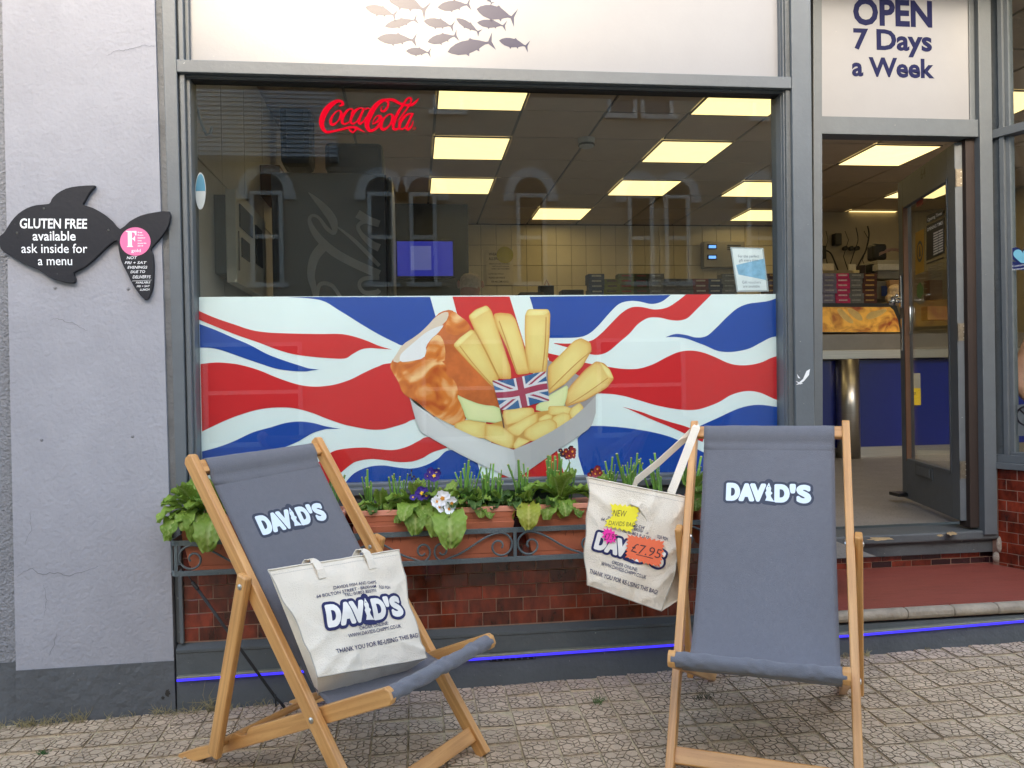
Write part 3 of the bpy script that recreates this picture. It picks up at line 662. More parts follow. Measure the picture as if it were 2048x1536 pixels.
def band(U, Lw, col, name): shape(spline(U)+spline(Lw), col, name)
band([(1095, 706), (1139, 716), (1173, 726), (1225, 735), (1252, 738), (1279, 737), (1307, 728), (1334, 714), (1358, 704), (1382, 701), (1406, 705), (1430, 714), (1454, 725), (1474, 730), (1498, 730), (1522, 725), (1542, 716), (1561, 710)],
     [(1561.5, 803), (1542, 795), (1522, 786), (1501, 782), (1481, 784), (1460, 791), (1440, 803), (1419, 812), (1395, 819), (1372, 820), (1344, 817), (1310, 810), (1276, 800), (1242, 791), (1201, 787), (1100, 787)], RD, 'red_band')
band([(1372, 589), (1354, 603), (1334, 615), (1310, 619), (1283, 614), (1262, 615), (1242, 627), (1221, 648), (1201, 668), (1180, 682), (1139, 687), (1108, 686)],
     [(1108, 687), (1132, 694), (1160, 702), (1184, 709), (1201, 709), (1218, 702), (1238, 685), (1259, 667), (1276, 648), (1296, 636), (1317, 635), (1341, 640), (1358, 641), (1375, 636), (1392, 620), (1409, 603), (1423, 588.7)], RD, 'red_band')
band([(1332, 674), (1351, 668), (1372, 670), (1392, 675), (1413, 672), (1433, 655), (1454, 634), (1474, 617), (1495, 608), (1515, 605), (1536, 602), (1560, 594)],
     [(1561, 672), (1542, 675), (1522, 685), (1501, 696), (1478, 702), (1454, 704), (1433, 701), (1413, 692), (1392, 684), (1372, 677), (1351, 674), (1332, 674.5)], BL, 'blue_field')
band([(1247, 814), (1283, 824), (1310, 834), (1341, 844), (1372, 853), (1410, 868)], [(1405, 884), (1380, 872), (1345, 856), (1306, 840), (1261, 820), (1247, 814.5)], RD, 'red_band')
band([(1400, 852), (1413, 846), (1433, 837), (1454, 827), (1477, 817), (1501, 811), (1525, 810), (1562, 815)], [(1563, 900), (1500, 880), (1440, 862), (1400, 853)], BL, 'blue_field')
band([(1178, 852), (1206, 852), (1245, 855), (1293, 862), (1338, 873), (1380, 891), (1430, 916), (1500, 945), (1562, 965)], [(1563, 992), (1400, 992), (1187, 992), (1155, 877)], BL, 'blue_field')
band([(398, 622), (431, 636), (469, 649), (503, 660), (537, 665), (585, 667), (640, 668), (681, 668), (708, 673), (735, 682), (759, 692), (784, 699)],
     [(756, 697), (739, 696), (722, 699), (705, 708), (689, 717), (653, 716), (619, 713), (585, 708), (551, 698), (517, 685), (482, 673), (448, 660), (414, 646), (398, 639)], RD, 'red_band')
band([(399, 648), (431, 660), (465, 675), (500, 690), (534, 708), (568, 721), (599, 731), (619, 737), (638, 738.5)], [(612, 743), (585, 742), (551, 737), (517, 726), (482, 714), (448, 702), (424, 696), (400, 695)], BL, 'blue_field')
band([(401, 728), (431, 725), (455, 726), (482, 730), (517, 740), (551, 754), (585, 766), (612, 772), (640, 773), (670, 769), (701, 759), (729, 745), (756, 733), (783, 726), (900, 715)],
     [(900, 830), (831, 838), (809, 847), (782, 855), (763, 859), (741, 859), (716, 855), (688, 849), (653, 837), (619, 824), (585, 816), (551, 815), (517, 819), (482, 829), (448, 842), (404, 863)], RD, 'red_band')
band([(404, 903), (437, 894), (471, 881), (505, 865), (540, 855), (571, 846), (599, 843), (626, 846), (653, 853), (681, 857.5)], [(652, 858), (628, 865), (608, 876), (590, 886), (540, 905), (470, 925), (405, 932)], BL, 'blue_field')
band([(636, 925), (662, 905), (686, 898), (727, 895), (755, 898), (787, 900), (815, 893), (837, 882), (856, 874), (900, 880)], [(895, 895), (864, 905), (845, 916), (823, 923), (796, 924), (768, 920), (741, 918), (716, 922), (700, 930), (667, 959), (645, 985)], RD, 'red_band')
band([(684, 975), (700, 954), (716, 942), (741, 933), (768, 931), (796, 935), (823, 937), (850, 931), (875, 918), (901, 900), (960, 915)], [(969, 965), (972, 992), (800, 992), (680, 992)], BL, 'blue_field')
shape([(860, 593.5), (905, 593.5), (1012, 992), (974, 992)], WH, 'white_band'); shape([(1019, 593), (1059, 593), (1181, 992), (1138, 992)], WH, 'white_band')
shape([(905, 593.4), (1019, 593), (1142, 992), (1011, 992)], RD, 'red_band')
# the food, traced in enlarged pixels of a crop
Z = lambda P: [(700+x/3.657, 580+y/3.657) for x, y in P]
shape(Z([(1430, 505), (1560, 560), (1800, 700), (1797, 790), (1620, 940), (1450, 900)]), (168, 160, 164), 'tray_inside')
bat = M('batter_print', srgb(214, 118, 52), .42, var=0)
t = bat.node_tree; N = t.nodes; L = t.links; b = N['Principled BSDF']
for l in list(b.inputs['Base Color'].links): L.remove(l)
g = N.new('ShaderNodeNewGeometry'); nz = N.new('ShaderNodeTexNoise'); nz.inputs['Scale'].default_value = 9; nz.inputs['Detail'].default_value = 1.5; nz.inputs['Distortion'].default_value = 1.6
cr = N.new('ShaderNodeValToRGB'); cr.color_ramp.elements[0].position = .32; cr.color_ramp.elements[0].color = (*srgb(196, 88, 30), 1); cr.color_ramp.elements[1].position = .68; cr.color_ramp.elements[1].color = (*srgb(255, 208, 150), 1)
el = cr.color_ramp.elements.new(.5); el.color = (*srgb(230, 134, 56), 1)
L.new(g.outputs['Position'], nz.inputs[0]); L.new(nz.outputs[0], cr.inputs[0]); L.new(cr.outputs[0], b.inputs['Base Color'])
bat2 = M('batter_side_print', srgb(212, 112, 56), .42, var=.3, vs=9)
FO = Z([(305, 520), (340, 470), (380, 400), (480, 340), (560, 270), (620, 200), (660, 160), (740, 140), (780, 180), (850, 220), (890, 280), (960, 400), (1040, 600), (1090, 760), (1095, 880), (1000, 880), (870, 860), (850, 950), (790, 1010), (620, 925), (500, 845), (440, 795), (380, 750), (360, 680), (310, 600), (292, 560)])
o = shape(FO, (206, 108, 56), 'battered_fish', 1); o.data.materials[0] = bat2
o = shape(Z([(292, 560), (305, 520), (370, 525), (450, 520), (540, 505), (620, 512), (680, 525), (708, 560), (700, 625), (770, 660), (795, 750), (815, 850), (850, 950), (790, 1010), (620, 925), (500, 845), (440, 795), (380, 750), (360, 680), (310, 600)]), (214, 116, 48), 'batter_front', 1); o.data.materials[0] = bat
o = shape(Z([(545, 500), (560, 430), (600, 350), (650, 320), (690, 380), (700, 470), (690, 530), (610, 510)]), (222, 130, 60), 'batter_lump', 1); o.data.materials[0] = bat
o = shape(Z([(690, 290), (720, 190), (760, 150), (800, 190), (860, 230), (880, 280), (800, 330), (740, 330)]), (222, 130, 60), 'batter_lump', 1); o.data.materials[0] = bat
shape(Z([(305, 520), (340, 470), (380, 400), (480, 340), (560, 270), (620, 200), (690, 158), (728, 165), (700, 240), (600, 300), (470, 400), (400, 470), (362, 535)]), (232, 214, 196), 'fish_flesh', 1)
shape(Z([(365, 530), (362, 480), (400, 440), (470, 380), (540, 320), (600, 285), (660, 262), (690, 255), (640, 320), (600, 350), (555, 410), (560, 450), (540, 500), (450, 520)]), (240, 242, 248), 'white_flake', 1)
CE, CM = (228, 168, 84), (248, 226, 146)
def chip_(P, nm='chip', e=CE, m=CM): shape(Z(P), e, nm, 3.5, m)
chip_([(755, 400), (800, 350), (890, 285), (925, 310), (1000, 450), (1090, 640), (1062, 720), (1020, 690), (880, 545), (770, 425)])
chip_([(755, 402), (800, 350), (885, 290), (915, 305), (850, 365), (800, 410), (778, 425)], 'chip_end', (238, 200, 110), (252, 238, 165))
chip_([(1050, 175), (1100, 165), (1180, 175), (1212, 215), (1262, 370), (1292, 500), (1315, 610), (1220, 620), (1150, 430), (1065, 250)])
chip_([(865, 190), (920, 140), (1000, 110), (1035, 150), (1080, 280), (1175, 570), (1180, 650), (1085, 650), (1000, 460), (900, 270)])
chip_([(868, 190), (920, 145), (1000, 112), (1028, 145), (960, 180), (895, 222)], 'chip_end', (238, 200, 110), (252, 238, 165))
chip_([(1280, 185), (1300, 140), (1450, 140), (1465, 170), (1460, 330), (1442, 560), (1430, 612), (1308, 606), (1282, 450), (1278, 300)])
chip_([(1282, 184), (1300, 142), (1450, 142), (1460, 160), (1430, 188), (1300, 190)], 'chip_end', (238, 200, 110), (252, 238, 165))
chip_([(1448, 560), (1560, 450), (1640, 370), (1690, 350), (1760, 385), (1768, 440), (1700, 560), (1570, 690), (1455, 760), (1446, 640)])
chip_([(1560, 780), (1620, 690), (1720, 580), (1800, 520), (1860, 535), (1905, 585), (1932, 650), (1880, 715), (1720, 810), (1580, 855)], e=(222, 150, 76))
chip_([(1825, 525), (1900, 580), (1930, 650), (1888, 640), (1850, 580)], 'chip_end', (238, 200, 110), (252, 238, 165))
for a in ([(905, 285), (1000, 465), (1092, 648)], [(800, 408), (905, 545), (1048, 705)], [(1088, 225), (1150, 400), (1222, 612)], [(1432, 196), (1425, 400), (1404, 604)], [(1764, 445), (1650, 540), (1456, 728)], [(1884, 642), (1720, 760), (1590, 838)]):
    b_ = spline(a, 6); shape(Z([(x-2, y) for x, y in b_]+[(x+7, y+2) for x, y in b_[::-1]]), (214, 158, 84), 'chip_ridge')
shape(Z([(775, 760), (830, 790), (960, 840), (1085, 850), (1115, 900), (1122, 975), (1050, 972), (900, 955), (850, 948), (822, 860)]), (206, 222, 158), 'lemon_slice', 1, (240, 244, 188))
shape(Z([(1330, 870), (1455, 770), (1540, 722), (1597, 690), (1590, 770), (1560, 870), (1450, 900)]), (206, 222, 158), 'lemon_slice', 1, (240, 244, 188))
FR = ([(1450, 850), (1580, 848), (1630, 870), (1600, 912), (1450, 915)], [(1620, 862), (1680, 822), (1712, 860), (1690, 910), (1620, 945), (1600, 900)], [(1120, 880), (1230, 862), (1340, 860), (1352, 900), (1240, 965), (1140, 990), (1118, 930)],
      [(1375, 940), (1440, 905), (1485, 915), (1472, 955), (1380, 965)], [(1480, 930), (1560, 893), (1612, 910), (1612, 955), (1520, 1018), (1470, 980)], [(1140, 1015), (1290, 930), (1372, 898), (1375, 960), (1285, 1020), (1232, 1072), (1170, 1055)],
      [(1278, 1020), (1380, 960), (1470, 938), (1515, 970), (1512, 1032), (1420, 1080), (1330, 1108), (1270, 1070)], [(1190, 1135), (1230, 1072), (1322, 1104), (1205, 1168)], [(762, 978), (850, 948), (1000, 970), (992, 1085), (900, 1082), (765, 1012)], [(990, 978), (1100, 990), (1202, 1062), (1196, 1135), (1170, 1162), (1060, 1122), (986, 1088)])
shape(Z([(800, 1000), (1000, 990), (1300, 900), (1700, 850), (1640, 930), (1330, 1100), (1190, 1160), (900, 1060)]), (214, 160, 80), 'chip_pile')
for P in FR: chip_(P, 'small_chip', (230, 176, 92), (246, 228, 150))
shape(Z([(436, 786), (470, 825), (500, 850), (620, 930), (770, 1008), (900, 1068), (1060, 1125), (1195, 1168), (1214, 1262), (1195, 1384), (1000, 1300), (800, 1200), (640, 1110), (520, 1040), (482, 960)]), (206, 206, 210), 'tray_side', 0, (228, 228, 231))
shape(Z([(1195, 1168), (1330, 1112), (1480, 1032), (1620, 942), (1720, 855), (1797, 775), (1797, 900), (1770, 985), (1740, 1020), (1600, 1120), (1420, 1240), (1250, 1360), (1195, 1384), (1214, 1262)]), (190, 188, 192), 'tray_side')
FQ = [(1040, 662), (1430, 605), (1457, 820), (1100, 877)]
def fq(u, v):
    a = [FQ[0][i]*(1-u)+FQ[1][i]*u for i in (0, 1)]; b = [FQ[3][i]*(1-u)+FQ[2][i]*u for i in (0, 1)]; w = 10*math.sin(u*5)
    return (a[0]*(1-v)+b[0]*v, a[1]*(1-v)+b[1]*v+w)
def fqp(pts, col, n=6):
    out = []
    for (a, b), (c, d) in zip(pts, pts[1:]+pts[:1]): out += [fq(a+(c-a)*k/n, b+(d-b)*k/n) for k in range(n)]
    shape(Z(out), col, 'small_flag')
shape(Z([(1096, 870), (1104, 870), (1132, 1008), (1122, 1010)]), (130, 90, 70), 'flag_stick')
fqp([(0, 0), (1, 0), (1, 1), (0, 1)], (52, 104, 160))
fw = (226, 226, 234); fr2 = (176, 62, 92)
for s in (0, 1):
    q = (lambda u, v: (u, v)) if s == 0 else (lambda u, v: (1-u, v))
    for w, c in ((.16, fw), (.045, fr2)): fqp([q(0, 0), q(w*.6, 0), q(1, 1-w), q(1, 1), q(1-w*.6, 1), q(0, w)], c)
fqp([(.4, 0), (.6, 0), (.6, 1), (.4, 1)], fw); fqp([(0, .33), (1, .33), (1, .67), (0, .67)], fw)
fqp([(.44, 0), (.56, 0), (.56, 1), (.44, 1)], fr2); fqp([(0, .4), (1, .4), (1, .6), (0, .6)], fr2)

# ---------------------------------------------------------------- fish-shaped sign on the wall
FS = [(-14, 540), (-8, 505), (18, 483), (40, 460), (90, 380), (150, 315), (220, 270), (300, 245), (400, 235), (420, 200), (460, 155), (540, 110), (640, 90), (760, 84), (779, 92), (745, 128), (712, 175), (690, 220), (680, 242), (760, 268), (850, 320), (920, 380), (982, 443), (1060, 380), (1150, 332), (1260, 306), (1386, 298), (1387, 380), (1360, 450), (1300, 530), (1236, 602), (1250, 650), (1258, 750), (1252, 900), (1230, 980), (1188, 1024), (1100, 920), (1040, 800), (990, 700), (970, 600), (962, 542), (930, 545), (860, 602), (760, 700), (680, 760), (602, 800), (617, 850), (608, 882), (560, 882), (450, 860), (380, 822), (310, 775), (200, 730), (100, 672), (28, 628), (0, 595)]
FS = [(x/4.096, 350+y/4.096) for x, y in FS]
fsn = thing('fish_shaped_sign', at(150, 480, -.04), 'black fish-shaped wooden sign reading GLUTEN FREE available ask inside for a menu', 'sign')
blk = M('black_sign_paint', srgb(30, 31, 38), .55, spec=.3, var=.1, vs=12, bump=.3, bs=60, speck=srgb(90, 92, 98), sps=90, spt=.75)
mb = MB(); mb.prism([at(x, y, -.05) for x, y in spline(FS+FS[:1], 2)[:-1]], (0, .016, 0)); build(mb, 'sign_board', blk, fsn, bevel=.0015)
mb = MB()
for px, py in ((34, 466), (217, 460), (88, 417)): mb.cyl(at(px, py, -.0505), at(px, py, -.053), .004, .003, 10)
build(mb, 'screw', steel, fsn)
def zp4(x, y): return (x/4.096, 350+y/4.096)
def ptext(body, x, y, h, w, mat, par, Y, bold=0.0, shear=0.0, zf=zp4, sc_=4.096, align='CENTER', up=(0, 0, 1), jit=0, right=(1, 0, 0)):
    px, py = zf(x, y); c = at(px, py, Y); a = at(px-w/2/sc_, py, Y); b_ = at(px+w/2/sc_, py, Y)
    pp = at(px, py-h/sc_, Y); return lettering('letters', body, planar(c, right, up, .0003), (pp-c).length, mat, par, (b_-a).length, bold, shear, align=align, jit=jit)
ptext('GLUTEN FREE', 440, 436, 78, 552, white, fsn, -.0505, .02, .05)
ptext('available', 445, 536, 78, 352, white, fsn, -.0505, .012)
ptext('ask inside for', 447, 638, 76, 540, white, fsn, -.0505, .004)
ptext('a menu', 452, 738, 74, 280, white, fsn, -.0505, .004)
pk = M('pink_sticker', srgb(226, 112, 160), .4, var=.03)
st = thing('pink_award_sticker', at(270, 483, -.051), 'round pink gold award sticker with large white F on the fish sign tail', 'sticker')
def disc(cx, cy, rx, ry, Y, mat, par, name='disc', n=40, th=.0008):
    global mb
    mb = MB(); P = [at(cx+rx*math.cos(2*PI*k/n), cy+ry*math.sin(2*PI*k/n), Y) for k in range(n)]; mb.prism(P, (0, th, 0)); return build(mb, name, mat, par)
disc(270.5, 483, 30.5, 28.5, -.0518, pk, st, 'sticker_face')
mb = MB(); Fp = [(440, 272), (545, 272), (545, 530), (570, 545), (455, 545), (480, 530), (480, 290), (440, 285)]
mb.poly([at(200+x/8.533, 430+y/8.533, -.0522) for x, y in [(440, 272), (540, 272), (545, 520), (568, 545), (455, 545), (477, 525), (474, 292), (443, 284)]])
mb.poly([at(200+x/8.533, 430+y/8.533, -.0522) for x, y in [(545, 272), (622, 272), (622, 350), (600, 345), (588, 300), (550, 296)]])
mb.poly([at(200+x/8.533, 430+y/8.533, -.0522) for x, y in [(550, 398), (575, 385), (598, 350), (598, 455), (575, 425), (550, 412)]]); build(mb, 'letter_f', white, st)
z8 = lambda x, y: (200+x/8.533, 430+y/8.533)
for k, (tx, w) in enumerate((('free', 78), ('from', 95), ('eating', 130), ('out', 70), ('awards', 150), ('2019', 95))): ptext(tx, 642+w/2, 308+k*46, 24, w, white, st, -.0522, .02, zf=z8, sc_=8.533)
ptext('gold', 615, 632, 52, 160, white, st, -.0522, .008, zf=z8, sc_=8.533)
for tx, x, y, h, w in (('NOT', 545, 752, 46, 180), ('FRI + SAT', 610, 835, 44, 375), ('EVENINGS', 640, 915, 46, 340), ('DUE TO', 645, 990, 44, 250), ('DELIVERYS', 712, 1080, 50, 310), ('AVAILABLE', 735, 1168, 36, 255), ('FRI + SAT', 740, 1230, 32, 225), ('LUNCH', 765, 1290, 34, 165)):
    ptext(tx, x, y, h, w, white, fsn, -.0505, .008, .25, zf=z8, sc_=8.533, jit=.0004, up=(-.03, 0, 1))
mb = MB(); mb.quad(*[at(*z8(x, y), -.0507) for x, y in ((548, 1124), (880, 1108), (880, 1112), (548, 1129))]); build(mb, 'chalk_line', white, fsn)

# ---------------------------------------------------------------- red script lettering on the glass
ccs = thing('red_script_sign', at(735, 230, .045), 'small red cursive Coca-Cola lettering hanging behind the top of the window', 'sign')
redn = M('red_script', (.12, .001, .004), .8, spec=0, emit=(.9, .005, .03), es=.12)
cz = lambda x, y: (620+x/8.904, 180+y/8.904)
def stroke(pts, ws, name='letters'):
    """brush stroke of varying width through enlarged pixel points"""
    P = spline(pts, 6); n = len(P); m = len(ws)-1
    def wat(t): k = min(int(t*m), m-1); f = t*m-k; return ws[k]*(1-f)+ws[k+1]*f
    a = []; b_ = []; Y = .0475-random.uniform(0, .0008)
    for i in range(n):
        p, q = P[max(i-1, 0)], P[min(i+1, n-1)]; dx, dy = q[0]-p[0], q[1]-p[1]; l = math.hypot(dx, dy) or 1; w = wat(i/(n-1))/2
        a.append(at(*cz(P[i][0]-dy/l*w, P[i][1]+dx/l*w), Y)); b_.append(at(*cz(P[i][0]+dy/l*w, P[i][1]-dx/l*w), Y))
    for i in range(n-1): mb.quad(a[i], a[i+1], b_[i+1], b_[i])
mb = MB()
stroke([(520, 290), (580, 250), (560, 205), (480, 200), (380, 260), (280, 370), (215, 520), (215, 650), (290, 745), (400, 735), (560, 700), (700, 665), (820, 670), (900, 710), (985, 757)], [20, 60, 45, 60, 90, 110, 105, 80, 50, 40, 40, 45, 45, 35, 4])
stroke([(690, 700), (740, 740), (765, 760), (800, 720), (850, 690)], [30, 36, 14, 36, 20])
def oo(cx, cy, rx, ry, w0, sl=.45):
    P = [(cx+rx*math.cos(t)-ry*math.sin(t)*sl*-1*-1, cy+ry*math.sin(t)) for t in [2*PI*k/12+.6 for k in range(13)]]; stroke(P, [w0*.5, w0, w0*1.1, w0*.55, w0*.5, w0*1.1, w0*.5])
oo(462, 490, 75, 125, 52)
stroke([(735, 425), (760, 370), (735, 335), (660, 370), (590, 480), (575, 580), (630, 605), (710, 560), (740, 520)], [40, 30, 25, 45, 55, 50, 35, 22, 10])
stroke([(960, 340), (900, 320), (810, 370), (740, 480), (730, 580), (790, 595), (860, 520), (930, 400), (960, 330)], [14, 30, 50, 56, 45, 30, 22, 30, 40])
stroke([(965, 320), (910, 440), (870, 560), (890, 600), (950, 560), (995, 470)], [30, 48, 52, 45, 30, 8]); stroke([(985, 350), (1020, 325), (1068, 335)], [18, 34, 10])
stroke([(1120, 610), (1200, 560), (1235, 490), (1200, 460), (1140, 520), (1110, 620)], [16, 48, 30, 26, 24, 8])
stroke([(1270, 380), (1330, 370), (1390, 280), (1380, 200), (1300, 185), (1180, 270), (1080, 420), (1015, 590), (1040, 700), (1110, 720), (1210, 650), (1270, 540), (1260, 465), (1200, 455)], [30, 46, 40, 46, 60, 86, 100, 96, 70, 50, 48, 48, 36, 24])
stroke([(1270, 380), (1265, 330), (1300, 280)], [34, 24, 10])
stroke([(1300, 190), (1420, 170), (1510, 190), (1600, 240), (1720, 270), (1820, 260), (1890, 205), (1940, 140)], [40, 50, 55, 50, 46, 50, 40, 4])
oo(1370, 565, 85, 135, 56)
stroke([(1560, 560), (1640, 450), (1730, 330), (1800, 200), (1790, 145), (1730, 160), (1640, 290), (1550, 440), (1490, 600), (1490, 690), (1560, 690), (1620, 620)], [10, 30, 34, 34, 34, 36, 50, 60, 60, 52, 40, 24])
stroke([(1830, 420), (1760, 425), (1680, 480), (1600, 590), (1600, 680), (1660, 690), (1740, 600), (1810, 470), (1835, 410)], [14, 34, 50, 56, 44, 30, 26, 30, 36])
stroke([(1830, 410), (1770, 540), (1720, 660), (1750, 700), (1810, 640), (1840, 545)], [30, 46, 56, 46, 30, 10])
build(mb, 'script_letters', redn, ccs, fix=False)
mb = MB(); oo(1860, 680, 22, 22, 8, 0); build(mb, 'registered_mark', redn, ccs, fix=False)
# gift voucher card standing on the ledge, hygiene sticker, heart sticker
paper = M('white_card', srgb(222, 232, 238), .35, var=.02); txg = M('grey_blue_ink', srgb(120, 140, 158), .6)
gv = thing('gift_voucher_sign', at(1500, 583, .09), 'white gift voucher card leaning in the window above the banner', 'sign')
YG = .066
G4 = [(1461, 494), (1527, 496), (1538, 583), (1474, 584)]
mb = MB(); mb.prism([at(x, y, YG) for x, y in G4], (0, .006, 0)); build(mb, 'card_frame', M('clear_frame', srgb(170, 180, 186), .2), gv, bevel=.001)
mb = MB(); mb.poly([at(x, y, YG-.0005) for x, y in ((1464, 497), (1524, 499), (1534, 580), (1476, 581))]); build(mb, 'card_face', paper, gv)
mb = MB(); mb.poly([at(x, y, YG-.0011) for x, y in ((1472, 530), (1529, 517), (1532, 560), (1477, 549))]); build(mb, 'picture', M('pale_blue_print', srgb(130, 180, 214), .4, var=.2, vs=40), gv)
zi = lambda x, y: (x, y)
for tx, x, y, h, w in (('For the perfect', 1497, 515, 5.5, 42), ('gift every time...', 1499, 523, 5.5, 42), ('Gift vouchers', 1503, 567, 5.5, 37), ('are available', 1503, 575, 5.5, 33)):
    ptext(tx, x, y, h, w, txg, gv, YG-.0012, .004, zf=zi, sc_=1)
hs = thing('oval_hygiene_sticker', at(401, 382, .047), 'oval blue and white sticker inside the left edge of the window', 'sticker')
disc(401, 382, 10.5, 37, .0485, M('sticker_white', srgb(150, 160, 165), .4), hs, 'sticker_face')
mb = MB(); mb.prism([at(401+9.5*math.cos(a), 382+34*math.sin(a), .0478) for a in [PI+PI*k/14 for k in range(15)]], (0, .0004, 0)); build(mb, 'blue_top', M('teal_print', srgb(30, 110, 140), .4), hs)
ht = thing('heart_sticker', D0+SD*.2+V((0, 0, 1.65)), 'blue heart shaped sticker on the angled window at the right edge', 'sticker')
def onS(px, py, o): return atp(px, py, D0+NRM*o, NRM)
hb = M('heart_navy', srgb(28, 40, 96), .4); hl = M('heart_pale_blue', srgb(120, 190, 215), .4)
def heart(cx, cy, s, o, mat, nm):
    global mb
    mb = MB(); P = []
    for k in range(40):
        a = 2*PI*k/40; x = 16*math.sin(a)**3; y = 13*math.cos(a)-5*math.cos(2*a)-2*math.cos(3*a)-math.cos(4*a); P.append(onS(cx+x*s, cy-y*s*.95, o))
    mb.prism(P, NRM*.0005); build(mb, nm, mat, ht)
heart(2044, 512, 1.55, -.0255, hb, 'heart_outline'); heart(2045, 512, 1.15, -.0245, hl, 'heart_face')
mb = MB(); mb.prism([onS(x, y, -.024) for x, y in ((2016, 522), (2060, 528), (2058, 541), (2024, 539))], NRM*.0005); build(mb, 'ribbon_print', hb, ht)
ww = onS(2040, 534, -.0232)
for tx, y in (('Customer', 530), ('favourite', 537)): lettering('letters', tx, planar(onS(2040, y+2, -.0234), SD, (0, 0, 1), .0002), .009, white, ht, .075)
nsn = thing('no_entry_card', D0+SD*.25+V((0, 0, .9)), 'white card with a crossed-out circle low in the right-hand window', 'sign')
mb = MB(); mb.prism([onS(x, y, -.05) for x, y in ((2031, 810), (2075, 806), (2076, 872), (2031, 872))], NRM*.001); build(mb, 'card_face', M('dull_card', srgb(130, 130, 135), .5), nsn)
mb = MB(); P0 = onS(2053, 832, -.047)
for k in range(28):
    a, b_ = 2*PI*k/28, 2*PI*(k+1)/28; f_ = lambda t, r: P0+SD*(r*math.cos(t))+V((0, 0, r*math.sin(t)))
    mb.quad(f_(a, .052), f_(b_, .052), f_(b_, .043), f_(a, .043))
mb.quad(P0+SD*-.03+V((0, 0, .035)), P0+SD*-.035+V((0, 0, .028)), P0+SD*.03+V((0, 0, -.035)), P0+SD*.035+V((0, 0, -.028))); build(mb, 'ring_mark', M('dark_ring', (.02, .01, .02), .5), nsn)
# ---------------------------------------------------------------- deckchairs
CL, S1, S2, TF, CW = 1.245, .631, .281, .378, .527
canvasm = M('slate_canvas', srgb(106, 107, 114), .88, blotch=.08, var=.05, vs=60, bump=.6, bs=420, sheen=.15)
bolt = M('bolt_steel', (.55, .54, .52), .3, 1.0)
lg_out = M('chair_logo_outline', srgb(54, 60, 76), .7, var=.04); lg_w = M('chair_logo_white', srgb(216, 228, 238), .7, var=.03)
navyc = M('bag_navy_print', srgb(30, 34, 82), .75, var=.08, vs=60)
class Chair:
    def __init__(s, x, y, yaw, a, r, label):
        s.o = V((x, y, gz(x, y))); s.a = a; s.h = math.sqrt(CL*CL-a*a); s.r = r
        s.fw = V((math.sin(yaw), -math.cos(yaw), 0)); s.rt = V((math.cos(yaw), math.sin(yaw), 0))
        up = V((-.0205, -.029, 1)).normalized()
        s.fw = (s.fw-up*s.fw.dot(up)).normalized(); s.rt = (s.rt-up*s.rt.dot(up)).normalized(); s.up = up
        s.d = s.fw*(-a/CL)+up*(s.h/CL); s.n = s.fw*(s.h/CL)+up*(a/CL)     # along the rails; out of the canvas
        s.root = thing('deckchair', s.o, label, 'deckchair', 'deckchairs in front of the shop')
    def P(s, u, w, lat=0.0): return s.o+s.fw*u+s.up*w+s.rt*lat
    def R(s, k, side): return s.P(-s.a*k, s.h*k, side*CW/2)
